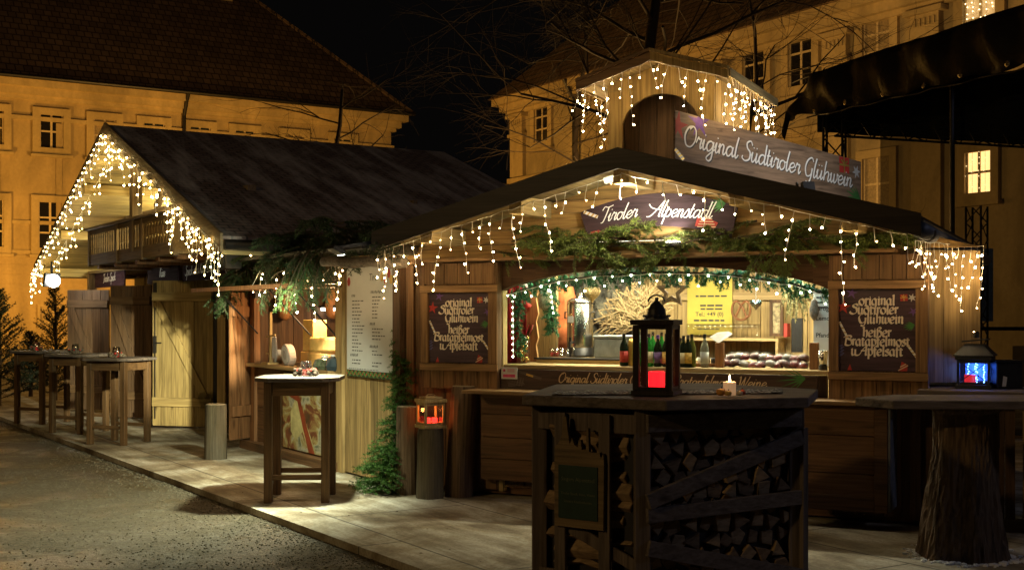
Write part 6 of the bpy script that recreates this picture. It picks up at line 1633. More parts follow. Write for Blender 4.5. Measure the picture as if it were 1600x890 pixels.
# dry bouquet and bird at the right
c = kat(1245, 470, .9); t = thing('dried_bouquet', 'bunch of pale dried greenery hanging upside down at the right of the hatch', 'bouquet', 'k', (c.x, .9, c.z))
rnd = random.Random(40); mb = MB()
for k in range(170):
    p = Vector((c.x+rnd.gauss(0, .035), .9+rnd.gauss(0, .03), c.z+.26)); q = Vector((c.x+rnd.gauss(0, .085), .9+rnd.gauss(0, .07), c.z-rnd.uniform(-.15, .2)))
    mb.tube([p, q], .002, 3, cap=False)
    for m_ in range(4):
        u = p.lerp(q, rnd.uniform(.45, 1)); d = Vector((rnd.gauss(0, 1), rnd.gauss(0, 1), rnd.gauss(0, 1))).normalized()*.022; e = d.orthogonal().normalized()*.007
        mb.add([u-e, u+e, u+d], [(0, 1, 2)])
mb.part('stems', needles('dried_green', (.22, .22, .10)), t)
c = kat(1272, 482, .5); t = thing('bird_ornament', 'small grey bird ornament hanging at the right edge of the hatch', 'bird figure', 'k', (c.x, .5, c.z))
mb = MB(); mb.lathe([(.008, c.z-.10), (.035, c.z-.06), (.042, c.z-.01), (.03, c.z+.035), (.028, c.z+.06), (.008, c.z+.085)], (c.x, .5, 0), 12); mb.part('body', plain('grey_feathers', (.15, .13, .11), .8, nscale=40, var=.5), t, smooth=True)
mb = MB(); mb.tube([(c.x, .5, c.z+.08), (c.x, .5, arch(c.x)+.1)], .003, 4); mb.part('cord', M['cable'], t)
# white price sheet right
a = kat(1271, 455, .55); b = kat(1300, 572, .55); t = thing('price_sheet', 'white price sheet at the right inner side of the hatch', 'price list', 'k', (a.x, .55, b.z))
mb = MB(); mb.box((a.x, .55, b.z), (b.x, .558, a.z)); mb.part('sheet', M['paper'], t)
fn = plane_fn((a.x, .55, b.z), (1, 0, 0), (0, 0, 1), (0, -1, 0))
for txt, yy in (('Grog', .46), ('Lemon', .38), ('Pfand', .24)):
    print_text(txt, lambda x, y, hh: fn(.02+x, yy*(a.z-b.z)/.62+y, hh), .052, 'LEFT', .001).part('lettering', M['ink'], t)
mb = MB()
for k in range(4): flat(mb, fn, quadpoly(.10, .015), .075, .50+.042*k)
mb.part('print', M['ink'], t)
c = kat(1286, 575, .1); t = thing('drinking_cup', 'steel tumbler at the right end of the counter', 'cup', 'k', (c.x, .1, 1.2))
mb = MB(); mb.lathe([(.03, 1.24), (.042, 1.36), (.038, 1.36), (.026, 1.25)], (c.x, .1, 0), 14); mb.part('cup', M['steel'], t, smooth=True)
mb = MB(); mb.lathe([(.036, 1.202), (.034, 1.239)], (c.x, .1, 0), 14); mb.part('stand', M['black'], t)
c = kat(1246, 555, 1.5); mb = MB(); mb.box((c.x-.05, 1.48, 1.3), (c.x+.05, 1.52, 1.62)); mb.part('switch_box', M['metal_dark'], K)

# ------------------------------------------------------------------ bar tables
def bar_table(label, px, D, rot, top='square', w=.78, h=1.10):
    t = thing('bar_table', label, 'bar table', 'w', (0, 0, 0), 'high bar tables on the deck'); BASE[t.name] = Vector((0, 0, 0))
    t.location = gat(px, D); t.rotation_euler = (0, 0, rot)
    mb = MB(); a = w/2; k = .13
    P = [(-a+k, -a), (a-k, -a), (a, -a+k), (a, a-k), (a-k, a), (-a+k, a), (-a, a-k), (-a, -a+k)]
    mb.prism(P, lambda x, y: (x, y, h-.035), lambda x, y: (x, y, h)); mb.part('table_top', M['crate_x'], t, bevel=.003)
    g = .25
    for sx in (-1, 1):
        for sy in (-1, 1):
            mb = MB(); mb.box((sx*g-.035, sy*g-.035, 0), (sx*g+.035, sy*g+.035, h-.037)); mb.part('leg', M['table'], t, bevel=.004)
    for sy in (-1, 1):
        mb = MB(); mb.box((-g+.036, sy*g-.018, h-.16), (g-.036, sy*g+.018, h-.04)); mb.part('apron', M['table_x'], t, bevel=.003)
        mb = MB(); mb.box((-g+.036, sy*(g-.0)-.014, .20), (g-.036, sy*(g-.0)+.014, .245)); mb.part('stretcher', M['table_x'], t, bevel=.003)
    for sx in (-1, 1):
        mb = MB(); mb.box((sx*g-.018, -g+.036, h-.16), (sx*g+.018, g-.036, h-.04)); mb.part('apron', M['table_x'], t, bevel=.003)
    return t
def candle_jar(label, px, D, h=1.10, red=True, dark=False):
    p = gat(px, D, h+.001); t = thing('candle_jar', label, 'candle jar', 'w', p)
    mb = MB(); mb.lathe([(.045, 0), (.052, .01), (.052, .118), (.046, .125), (.048, .135), (.045, .135), (.045, .012)], p, 16); mb.part('jar', M['jar_glass'], t, smooth=True)
    mb = MB(); mb.lathe([(.036, .008), (.036, .055)], p, 12); mb.part('candle', emit('red_candle' if red else 'pale_candle', (1, .02, .015) if red else (1, .75, .5), .55 if red else .12, (.6, .04, .03) if red else (.7, .6, .5)), t)
    rnd = random.Random(px); mb = MB()
    for k in range(34):
        a = rnd.uniform(0, 6.28); r = rnd.uniform(.058, .10); s = rnd.uniform(.012, .024); mb.ball(p+Vector((r*math.cos(a), r*math.sin(a), rnd.uniform(.01, .06))), s, 6, 4)
    mb.part('wreath', plain('cone_wreath', (.045, .03, .02) if dark else (.16, .13, .09), .8, nscale=30, var=.8), t)
    mb = MB()
    for k in range(7):
        a = rnd.uniform(0, 6.28); mb.ball(p+Vector((.09*math.cos(a), .09*math.sin(a), .055)), .013, 6, 4)
    mb.part('berries', M['red'], t)
bar_table('tall bar table in front of the snack stall with a dark candle jar', 470, 10.95, R(2), w=.74)
bar_table('tall bar table, nearest of the three by the doors', 186, 15.65, R(-18))
bar_table('tall bar table between the two others by the doors', 124, 17.1, R(-24))
bar_table('tall bar table, farthest left of the three by the doors', 66, 18.6, R(-24))
candle_jar('glass candle jar in a dark cone wreath with a glowing red candle', 478, 10.95, dark=True)
candle_jar('candle jar with pale wreath on the nearest left bar table', 182, 15.6)
candle_jar('candle jar with white candle on the middle left bar table', 118, 17.05, red=False)
candle_jar('candle jar with small red glow on the farthest left bar table', 57, 18.5)

# ------------------------------------------------------------------ logs
def log(label, px, D, h, r, mat, tilt=(0, 0), seed=0, wob=.12, taper=.95, flare=0):
    p = gat(px, D); t = thing('log', label, 'log', 'w', p)
    n = 12; mb = MB()
    prof = [((r*(1-(1-taper)*i/n))*(1+flare*(1-i/n)**4), h*i/n) for i in range(n+1)]
    mb.lathe(prof[:-1]+[(prof[-1][0]*.97, h)], p, 20, wob=wob, seed=seed)
    mb.v = [q+Vector((tilt[0]*(q.z), tilt[1]*q.z, 0)) for q in mb.v]
    mb.part('trunk', mat, t, smooth=False)
    m2 = MB(); m2.lathe([(r*.9*taper, h-.004), (r*.88*taper, h+.006)], p, 20, wob=wob, seed=seed); m2.v = [q+Vector((tilt[0]*q.z, tilt[1]*q.z, 0)) for q in m2.v]; m2.part('cut_face', plain('cut_wood_face', (.30, .24, .16), .85, nscale=20), t)
    return t
log('short grey stripped log standing in front of the pale door', 337, 13.95, .62, .13, M['log'], seed=2, wob=.06)
log('dark bark log at the left of the little lantern', 638, 11.25, .80, .115, M['bark'], seed=5)
log('grey stripped log carrying the little wooden lantern', 671, 11.0, .625, .125, M['log'], (.015, 0), seed=8, wob=.1)
log('tall dark log with knots at the right of the little lantern', 718, 11.1, 1.0, .125, M['bark'], (.04, 0), seed=11, wob=.2, taper=1.0)

# ------------------------------------------------------------------ lanterns
def lantern(name, label, base, w, h, post, mat, roof_h, frame='w', rot=0, gl_=True):
    t = thing(name, label, 'lantern', 'w', (0, 0, 0)); BASE[t.name] = Vector((0, 0, 0)); t.location = base; t.rotation_euler = (0, 0, rot)
    a = w/2
    mb = MB(); mb.box((-a-.01, -a-.01, 0), (a+.01, a+.01, .03)); mb.part('base', mat, t, bevel=.003)
    for sx in (-1, 1):
        for sy in (-1, 1):
            mb = MB(); mb.box((sx*a-sx*post, sy*a-sy*post, .031), (sx*a, sy*a, h-.031)); mb.part('post', mat, t, bevel=.002)
    mb = MB()
    for z0, z1 in ((.031, .05), (h-.055, h-.031)):
        for s in (-1, 1):
            mb.box((-a+post+.001, s*a-s*post*.7, z0), (a-post-.001, s*a-s*.003, z1)); mb.box((s*a-s*post*.7, -a+post+.001, z0), (s*a-s*.003, a-post-.001, z1))
    mb.part('rail', mat, t)
    mb = MB(); mb.box((-a-.012, -a-.012, h-.03), (a+.012, a+.012, h)); mb.part('top_plate', mat, t, bevel=.003)
    if gl_:
        mb = MB()
        for s in (-1, 1): mb.add([(-a+post, s*(a-.012), .05), (a-post, s*(a-.012), .05), (a-post, s*(a-.012), h-.05), (-a+post, s*(a-.012), h-.05)], [(0, 1, 2, 3)]); mb.add([(s*(a-.012), -a+post, .05), (s*(a-.012), a-post, .05), (s*(a-.012), a-post, h-.05), (s*(a-.012), -a+post, h-.05)], [(0, 1, 2, 3)])
        mb.part('glass', M['glass'], t)
    return t
# big brown lantern on the firewood table
LZ = 1.185
BL = lantern('lantern', 'large dark brown wooden lantern with filigree top and red candle on the firewood table', gat(1026, 7.15, LZ), .232, .44, .036, wood('dark_lantern_wood', (.024, .016, .011), 'Z'), .1, rot=R(-20))
mb = MB(); mb.lathe([(.075, .441), (.073, .455), (.055, .47), (.052, .50), (.035, .53), (.012, .55), (.01, .57)], (0, 0, 0), 16); mb.part('filigree_dome', M['black'], BL)
mb = MB(); mb.tube([(.05*math.cos(a), 0, .545+.04*math.sin(a)) for a in [k*math.pi/8 for k in range(0, 9)]], .005, 6); mb.part('ring_handle', M['black'], BL)
mb = MB()
for k in range(16):
    a = k*math.pi/8; mb.ball((.076*math.cos(a), .076*math.sin(a), .462), .008, 5, 4)
mb.part('filigree_rim', M['black'], BL)
mb = MB(); mb.lathe([(.048, .032), (.049, .135), (.040, .138), (.02, .128)], (.0, 0, 0), 20); mb.part('candle', emit('lit_red_candle', (1, .012, .02), 1.6, (.7, .03, .03)), BL, smooth=False)
lamp('candle_light', 'POINT', gat(1024, 7.15, LZ+.19), .03, (1, .12, .06), .02)
# little wooden lantern on the log
SL_ = lantern('lantern', 'little light wooden lantern with red tealights on the grey log', gat(673, 11.0, .632), .20, .26, .022, M['pine_v'], .1, rot=R(28))
mb = MB(); mb.box((-.08, -.08, .262), (.08, .08, .28)); mb.tube([(-.05, 0, .28), (-.03, 0, .30), (.03, 0, .30), (.05, 0, .28)], .006, 5); mb.part('cap', M['pine_h'], SL_)
for k, (x, y) in enumerate(((-.045, -.02), (.02, -.04), (.05, .03), (-.01, .04))):
    mb = MB(); mb.lathe([(.024, .032), (.026, .085)], (x, y, 0), 12); mb.part('tealight', emit('lit_tealight', (1, .03, .02), 3.0, (.7, .03, .02)), SL_)
lamp('tealight_glow', 'POINT', gat(673, 11.0, .78), 1.2, (1, .30, .07), .02)
# blue lantern on the right shelf
q = W('k', at('k', 1524, 606, .1)); q.z = 1.086
M['lantern_zinc'] = plain('dark_zinc', (.045, .05, .06), .4, .6)
BB = lantern('lantern', 'dark metal lantern glowing blue inside on the right hand shelf', q, .24, .25, .02, M['lantern_zinc'], .1, rot=R(-28))
mb = MB(); mb.add([(-.15, -.15, .251), (.15, -.15, .251), (.15, .15, .251), (-.15, .15, .251), (-.07, -.07, .34), (.07, -.07, .34), (.07, .07, .34), (-.07, .07, .34)], [(0, 3, 2, 1), (0, 1, 5, 4), (1, 2, 6, 5), (2, 3, 7, 6), (3, 0, 4, 7), (4, 5, 6, 7)]); mb.part('roof', M['lantern_zinc'], BB, bevel=.004)
mb = MB(); mb.add([(-.09, -.085, .355), (.10, -.085, .375), (.10, .085, .375), (-.09, .085, .355), (-.09, -.085, .365), (.10, -.085, .385), (.10, .085, .385), (-.09, .085, .365)], [(0, 3, 2, 1), (4, 5, 6, 7), (0, 1, 5, 4), (1, 2, 6, 5), (2, 3, 7, 6), (3, 0, 4, 7)]); mb.part('vent_cap', M['lantern_zinc'], BB)
mb = MB(); mb.lathe([(.03, .386), (.03, .43), (.02, .44)], (.0, 0, 0), 12); mb.part('chimney', M['steel'], BB)
mb = MB(); 
for s in (-1, 1): mb.beam((-.095, s*.118, .055), (.095, s*.118, .20), .004, .006); mb.beam((-.095, s*.119, .20), (.095, s*.119, .055), .004, .006); mb.beam((s*.118, -.095, .055), (s*.118, .095, .20), .004, .006); mb.beam((s*.119, -.095, .20), (s*.119, .095, .055), .004, .006)
mb.part('wire_cross', M['lantern_zinc'], BB)
mb = MB(); mb.lathe([(.042, .031), (.042, .105)], (-.035, -.03, 0), 16); mb.part('candle', emit('dim_red_candle', (1, .03, .05), .55, (.6, .04, .04)), BB)
for k, (x, y) in enumerate(((.06, .02), (-.06, .06), (.02, -.075), (.07, -.07), (-.01, .08))):
    mb = MB()
    for j in range(9): mb.ball((x+.004*math.sin(j*2), y, .05+j*.019), .0045, 5, 4)
    mb.part('led_chain', emit('blue_led', (.12, .36, 1), 16), BB)
lamp('lantern_glow', 'POINT', q+Vector((0, 0, .14)), 1.5, (.03, .14, 1), .03)
mb = MB(); mb.box((-.085, .088, .052), (.085, .092, .195)); mb.part('back_pane', plain('frosted_blue_pane', (.25, .4, .7), .5), BB)
q2 = W('k', at('k', 1572, 606, .15)); q2.z = 1.086
t = thing('black_box', 'small black box with a pale mark beside the blue lantern', 'box', 'w', q2)
mb = MB(); mb.box(q2+Vector((-.1, -.07, 0)), q2+Vector((.1, .07, .20))); mb.part('case', M['metal_dark'], t, bevel=.006)
mb = MB(); mb.add([q2+Vector(p) for p in ((-.06, -.072, .02), (-.03, -.072, .02), (-.02, -.072, .09), (-.05, -.072, .10))], [(0, 1, 2, 3)]); mb.part('pale_mark', M['paper'], t)
mb = MB(); mb.box(q2+Vector((-.105, -.075, .2)), q2+Vector((.105, .075, .22))); mb.part('lid', M['metal_dark'], t)

# ------------------------------------------------------------------ firewood table in front
B_ = Vector((.74, 6.92, 0)); A__ = Vector((.165, 7.32, 0)); C_ = Vector((1.70, 7.30, 0)); D_ = Vector((1.25, 8.25, 0)); E_ = Vector((.35, 8.15, 0))
FT = thing('firewood_table', 'large standing table built as a slatted crate full of split firewood', 'table', 'w', B_)
TOPZ = 1.18
top = [(.855, 6.75), (1.70, 6.98), (1.95, 7.75), (1.35, 8.45), (.30, 8.30), (.06, 7.2)]
mb = MB(); mb.prism(top, lambda x, y: (x, y, TOPZ-.06), lambda x, y: (x, y, TOPZ)); mb.part('table_top', M['crate_x'], FT, bevel=.006)
def slat(p, q, w=.09, t=.03, out=Vector((0, 0, 0)), nm='slat', mat=None):
    p = Vector(p)+out; q = Vector(q)+out
    mb = MB(); d = (q-p).normalized()
    n_ = out.normalized() if out.length > 0 else Vector((0, -1, 0))
    up = n_.cross(d)
    mb.beam(p, q, t, w, up) ; return mb.part(nm, mat or M['crate'], FT, bevel=.003)
def face_dir(p, q): d = (q-p).normalized(); return Vector((d.y, -d.x, 0))
nl = face_dir(A__, B_); nr = face_dir(B_, C_)
for p in (A__, B_, C_, D_, E_):
    mb = MB(); mb.box((p.x-.045, p.y-.045, 0), (p.x+.045, p.y+.045, TOPZ-.062)); mb.part('corner_post', M['crate'], FT, bevel=.004)
Z = lambda p, z: Vector((p.x, p.y, z))
# right face: top rail, diagonals
slat(Z(B_, 1.04), Z(C_, 1.04), .10, .03, nr*.06, mat=M['crate_x'])
slat(Z(B_, .60), Z(C_, .93), .09, .03, nr*.07, 'brace', M['crate_x'])
slat(Z(B_, .52), Z(C_, .57), .085, .03, nr*.06, mat=M['crate_x'])
slat(Z(B_, .34), Z(C_, .10), .09, .03, nr*.07, 'brace', M['crate_x'])
slat(Z(C_, .06), Z(C_, .98), .05, .03, nr*.06+ (C_-B_).normalized()*.02, mat=M['crate'])
# left face: rails and uprights
for u in (.27, .70):
    p = A__.lerp(B_, u); slat(Z(p, .05), Z(p, 1.08), .075, .022, nl*.06)
slat(Z(A__, 1.03), Z(B_, 1.03), .11, .022, nl*.03); slat(Z(A__, .10), Z(B_, .10), .10, .022, nl*.03)
slat(Z(A__.lerp(B_, .3), .42), Z(B_, .22), .07, .02, nl*.035, 'brace')
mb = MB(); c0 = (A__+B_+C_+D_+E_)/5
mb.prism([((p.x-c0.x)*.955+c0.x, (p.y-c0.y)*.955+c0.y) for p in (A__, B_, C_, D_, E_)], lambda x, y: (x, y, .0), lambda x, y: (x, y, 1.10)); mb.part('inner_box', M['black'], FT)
# split logs, ends towards the right face
rnd = random.Random(77)
wend = [wood('split_wood_end', (.30, .21, .12), 'X', dark=.6, var=.5, rough=.9), wood('split_wood_end_dark', (.21, .14, .08), 'X', dark=.6, var=.5, rough=.9)]
firewood = []
d = (C_-B_); Lr = d.length; d.normalize()
z = .05; row = 0
def wedge(c, r, ang, n_, ln, dd, seed):
    k = rnd.choice([3, 4, 4, 5]); P = []
    for i in range(k):
        a = ang+2*math.pi*i/k+rnd.uniform(-.25, .25); rr = r*rnd.uniform(.85, 1.12); P.append((rr*math.cos(a), rr*math.sin(a)))
    mb = MB(); mb.prism(P, lambda x, y: c+dd*x+Vector((0, 0, y)), lambda x, y: c+dd*x+Vector((0, 0, y))-n_*ln)
    return mb
cnt = 0
while z < 1.0:
    x = .09+.05*(row % 2); hrow = rnd.uniform(.085, .105)
    while x < Lr-.06:
        r = rnd.uniform(.050, .070)
        c = B_+d*x+Vector((0, 0, z+rnd.uniform(-.012, .012)))+nr*rnd.uniform(-.02, .03)
        mb = wedge(c, r, rnd.uniform(0, 6.28), nr, .3, d, cnt)
        mb.solo('firewood', wend[cnt % 2], 'split firewood log stacked in the crate under the standing table', 'firewood', 'w', c, 'split logs in the firewood table', bevel=.004); cnt += 1
        x += r*1.75
    z += hrow; row += 1
dl = (B_-A__); Ll = dl.length; dl.normalize(); z = .1
while z < 1.02:
    r = rnd.uniform(.05, .07); a = A__+dl*.06+Vector((0, 0, z))-nl*.01; b = A__+dl*(Ll-.06)+Vector((0, 0, z+rnd.uniform(-.03, .03)))-nl*.02
    a = a+dl*rnd.uniform(-.02, .10); b = b-dl*rnd.uniform(-.02, .12)-nl*rnd.uniform(0, .05); mb = MB(); mb.tube([a, a.lerp(b, .35)+Vector((0, 0, rnd.uniform(-.02, .02))), a.lerp(b, .7)+Vector((0, 0, rnd.uniform(-.02, .02))), b], [r*rnd.uniform(.6, 1.1) for _ in range(4)], rnd.choice([3, 4, 4, 5])); mb.jitter(.012, 12)
    mb.solo('firewood', wend[0], 'split firewood log lying lengthwise behind the left slats of the standing table', 'firewood', 'w', a, 'split logs in the firewood table', bevel=.004)
    z += r*1.5
# carved sign with skyline and dark green board
sc_ = A__.lerp(B_, .48)+nl*.085
FR['f'] = (Vector((sc_.x, sc_.y, 0)), math.atan2(dl.y, dl.x))
CS = thing('carved_sign', 'wooden sign with cut out skyline and dark green board on the firewood table', 'sign', 'f', (0, 0, .55))
sk = [(-.165, .42), (.165, .42), (.17, .80), (.165, .86), (.15, .83), (.14, .865), (.10, .86), (.07, .865), (.065, 1.0), (.055, 1.0), (.05, .875), (.02, .875), (.015, .93), (.0, .93), (-.005, .885), (-.03, .90), (-.045, .94), (-.06, .90), (-.07, .95), (-.085, 1.06), (-.105, 1.06), (-.115, .95), (-.14, .90), (-.165, .88)]
mb = MB(); mb.prism(sk, lambda x, y: (x, -.012, y), lambda x, y: (x, .012, y)); mb.part('board', wood('carved_board', (.20, .14, .07), 'X', dark=.6), CS)
mb = MB(); mb.box((-.135, -.018, .47), (.13, -.0125, .78)); mb.part('green_panel', plain('dark_green_panel', (.012, .034, .02), .5), CS)
for txt, zz, sz in (('Singers Alpenstadl', .69, .031), ('Tiroler Speck, Käse, Weine', .61, .021), ('Unsere Köstlichkeiten', .565, .021)):
    print_text(txt, lambda x, y, hh: Vector((x, -.018-hh, zz+y)), sz).part('lettering', plain('faded_lettering', (.13, .15, .09), .7), CS)
# lace runner
lace = MB()
ctr = Vector((.95, 7.35, TOPZ+.006))
def lc(u, v):
    x = -.72+1.44*u; y = -.16+.32*v
    p = ctr + Vector((x*.97+y*.2, x*.12+y, .0)); n_ = noise.noise(Vector((x*16, y*16, 0)))
    p.z += .012*abs(n_)+.004*abs(noise.noise(Vector((x*40, y*40, 3)))); return p
lace.sheet(lc, 90, 22)
def lace_mat():
    m, nt, b = newmat('lace'); b.inputs['Base Color'].default_value = (.32, .30, .26, 1); b.inputs['Roughness'].default_value = .9
    v = N(nt, 'ShaderNodeTexVoronoi'); v.inputs['Scale'].default_value = 45; nt.links.new(coords(nt, (1, 1, 1), False), v.inputs['Vector'])
    r = ramp(nt, [(.30, (1, 1, 1)), (.55, (.25, .25, .25))]); nt.links.new(v.outputs[0], r.inputs[0]); nt.links.new(mixc(nt, 1, r.outputs[0], (.62, .60, .55), 'MULTIPLY'), b.inputs['Base Color'])
    bump(nt, b, v.outputs[0], .8, .01); return m
lace.solo('lace_runner', lace_mat(), 'crumpled grey lace runner lying on the firewood table', 'table runner', 'w', ctr, smooth=True)
# candle with small pumpkins
c = gat(1140, 7.0, TOPZ+.012); t = thing('candle', 'lit cream pillar candle on the right of the firewood table', 'candle', 'w', c)
mb = MB(); mb.lathe([(.036, 0), (.037, .075), (.030, .078), (.012, .07)], c, 18); mb.part('wax', emit('glowing_wax', (1, .55, .25), .28, (.72, .55, .40)), t, smooth=False)
mb = MB(); mb.lathe([(.003, .07), (.007, .085), (.004, .10), (.001, .115)], c, 8); mb.part('flame', emit('flame', (1, .72, .30), 30), t, smooth=True)
lamp('flame_light', 'POINT', c+Vector((0, 0, .125)), 1.0, (1, .55, .22), .012)
for k, (dx_, dy_, r, mt, lab) in enumerate(((-.055, -.03, .027, plain('orange_gourd', (.62, .30, .05), .5), 'small orange gourd beside the lit candle'), (.05, -.04, .018, plain('pale_gourd', (.62, .52, .36), .5), 'pale little gourd right of the candle'), (.07, .0, .022, plain('red_gourd', (.45, .08, .03), .5), 'small red gourd right of the lit candle'), (-.02, -.065, .020, plain('yellow_gourd', (.65, .42, .10), .5), 'yellow little gourd in front of the candle'))):
    p = c+Vector((dx_, dy_, 0)); g = thing('gourd', lab, 'gourd', 'w', p)
    mb = MB()
    n_ = 20; vs = []; 
    prof = [(.3, 0), (.8, .12), (1, .5), (.8, .9), (.25, 1)]
    mb.lathe([(r*a_, r*1.5*b_) for a_, b_ in prof], p, n_); mb.v = [Vector((p.x+(q.x-p.x)*(1-.08*math.cos(8*math.atan2(q.y-p.y, q.x-p.x))), p.y+(q.y-p.y)*(1-.08*math.cos(8*math.atan2(q.y-p.y, q.x-p.x))), q.z)) for q in mb.v]
    mb.part('fruit', mt, g, smooth=True)
    mb = MB(); mb.tube([p+Vector((0, 0, r*1.45)), p+Vector((.004, 0, r*1.9))], .003, 5); mb.part('stalk', M['twig'], g)

# ------------------------------------------------------------------ stump table at the right
p = gat(1506, 8.35); t = thing('stump_table', 'thick rough tree stump carrying a wide plank table top', 'table', 'w', p)
mb = MB(); n = 44; h = 1.03
prof = [(.30-.085*min(1, (i/n)*1.5)**.6+(.02 if i > n-2 else 0), h*i/n) for i in range(n+1)]
mb.lathe(prof, p, 110, wob=.22, seed=4)
rnd = random.Random(9)
def barky(q):
    a = math.atan2(q.y-p.y, q.x-p.x); ca, sa = math.cos(a), math.sin(a)
    k = 1+.07*noise.noise(Vector((ca*2.2, sa*2.2, q.z*1.2+4)))
    rg = noise.noise(Vector((ca*8, sa*8, q.z*6.5))); rg2 = noise.noise(Vector((ca*24, sa*24, q.z*7)))
    k += .05*(1-2*abs(rg)) - .035 + .035*rg2 + .10*max(0, noise.noise(Vector((ca*3, sa*3, 7))))*max(0, 1-q.z/.5)
    return Vector((p.x+(q.x-p.x)*k, p.y+(q.y-p.y)*k, q.z))
mb.v = [barky(q) for q in mb.v]
mb.part('stump', M['bark'], t, smooth=False)
top = [(2.34, 8.30), (2.50, 7.98), (4.8, 7.80), (5.0, 8.52), (2.7, 8.60)]
mb = MB(); mb.prism(top, lambda x, y: (x, y, 1.035), lambda x, y: (x, y, 1.09)); mb.part('table_top', M['crate_x'], t, bevel=.006)
sn = MB(); rnd = random.Random(4)
for k in range(220):
    a = rnd.uniform(0, 6.28); r = .29+abs(rnd.gauss(0, .05)); s = rnd.uniform(.008, .025); sn.ball(p+Vector((r*math.cos(a), r*math.sin(a), s*.2)), s, 5, 3, (1, 1, .5))
snowm = plain('snow', (.75, .76, .78), .8, var=.08)
sn.solo('snow', snowm, None, None, 'w', p, kind='stuff')
# dark timber booth at the right edge behind the stump
# ------------------------------------------------------------------ fir branches
def branch_proto(name, label, group, length, seed, nmat, **kw):
    st, nd = spruce_branch(length, seed, **kw)
    t = thing(name, label, 'fir branch', 'w', (0, 0, 0), group)
    st.part('stem', M['twig'], t); nd.part('needles', nmat, t)
    return t
def put(protos, used, i, frame, p, ang, label, group, scale=1, tilt=0, roll=0):
    pr = protos[i % len(protos)]
    if i < len(protos): o = pr
    else: o = clone(pr, (0, 0, 0), 0)
    o.location = W(frame, p); o.rotation_euler = (roll, tilt, FR[frame][1]+ang); o.scale = (scale,)*3
    o['label'] = label; o['group'] = group
    return o
lab1 = 'spruce branch lying along the ledge above the serving hatch'
protos = [branch_proto('fir_branch', lab1, 'fir branches on the kiosk ledge', .70, s, M['needle_ol'], droop=.12, width=.36, hang=.42, nl=.036, step=.0075, wn=.0042) for s in (1, 2, 3, 4)]
rnd = random.Random(31); i = 0
for s in [.95, 1.15, 1.3, 1.5, 1.65, 1.8, 1.95, 2.1, 2.2, 2.45, 2.65, 2.75, 2.9, 3.0, 3.1, 3.2, 3.35, 3.5, 3.6, 3.75, 3.9, 4.0]:
    ang = rnd.choice([0, math.pi])+rnd.uniform(-.5, .5)
    big = 2.5 < s < 3.7
    put(protos, None, i, 'k', (s, -.14+rnd.uniform(-.06, .06), 2.205+rnd.uniform(0, .10)), ang, lab1, 'fir branches on the kiosk ledge', rnd.uniform(.75, 1.1), rnd.uniform(-.3, .1) if ang < 1 else rnd.uniform(-.2, .25)); i += 1
for s in (2.08, 2.2, 3.4, 3.5, 3.6, 3.68):       # hanging ends in front of the beam
    put(protos, None, i, 'k', (s, -.16, 2.19), -math.pi/2+rnd.uniform(-.4, .4), 'spruce branch hanging down over the ledge in front of the arched beam', 'fir branches hanging over the kiosk ledge', .34 if s < 3 else .44, R(45)); i += 1
for s, z, sc_ in ((1.3, 2.3, .9), (1.5, 2.42, .7), (3.35, 2.42, .9), (3.45, 2.3, .9), (3.6, 2.36, .8)):
    put(protos, None, i, 'k', (s, -.1, z), rnd.choice([.3, 2.8]), 'spruce branch fixed to the gable boards beside the curved name board', 'fir branches on the kiosk gable', sc_, rnd.uniform(-.3, .3)); i += 1
lab2 = 'dark spruce branch in the heap draped over the snack stall roof'
protos2 = [branch_proto('fir_branch', lab2, 'fir branches over the snack stall', 1.05, s, M['needle'], droop=.28, width=.34, hang=.5, nl=.034, step=.012, wn=.0045) for s in (11, 12, 13, 14, 15)]
i = 0
for k in range(34):
    x = -2.5+3.7*(k/33)+rnd.uniform(-.15, .15)
    ang = rnd.choice([0, math.pi])+rnd.uniform(-.8, .8)
    put(protos2, None, i, 'h', (x, rnd.uniform(-.5, .3), 2.34+rnd.uniform(0, .22)), ang, lab2, 'fir branches over the snack stall', rnd.uniform(.6, .9), rnd.uniform(-.25, .15)); i += 1
for x, z, sc_, tl in ((-2.3, 2.35, 1.0, .35), (-2.1, 2.42, 1.05, .3), (-1.9, 2.4, .9, .45)):
    put(protos2, None, i, 'h', (x, -.2, z), math.pi+.1+rnd.uniform(-.2, .2), 'long spruce branch hanging far down at the left end of the heap over the stall', 'long branches at the left end of the heap', sc_*1.1, -tl if False else tl); i += 1
for x, z, sc_ in ((-1.05, 2.25, .5), (-.95, 2.28, .55), (.35, 2.3, .55), (.5, 2.35, .6), (.7, 2.3, .5)):
    put(protos2, None, i, 'h', (x, -.42, z), -math.pi/2+rnd.uniform(-.4, .4), 'spruce branch hanging straight down in front of the snack stall', 'hanging branches of the snack stall', sc_, R(62)); i += 1
# branches by the lamp, its light put into a brighter needle green
proto3 = [branch_proto('fir_branch', 'x', 'x', .8, s, needles('lamplit_needles', (.035, .085, .022)), droop=.45, width=.34, hang=.7, nl=.028, step=.008, wn=.003) for s in (21, 22)]
i = 0
for x, z, a in ((.05, 2.3, -1.4), (.3, 2.28, -1.9), (.15, 2.35, -1.1), (-.15, 2.3, -1.6)):
    put(proto3, None, i, 'h', (x, -.45, z), a, 'bright green spruce branch hanging in the glare of the price list lamp', 'lamplit branches beside the price list', .72, R(45)); i += 1
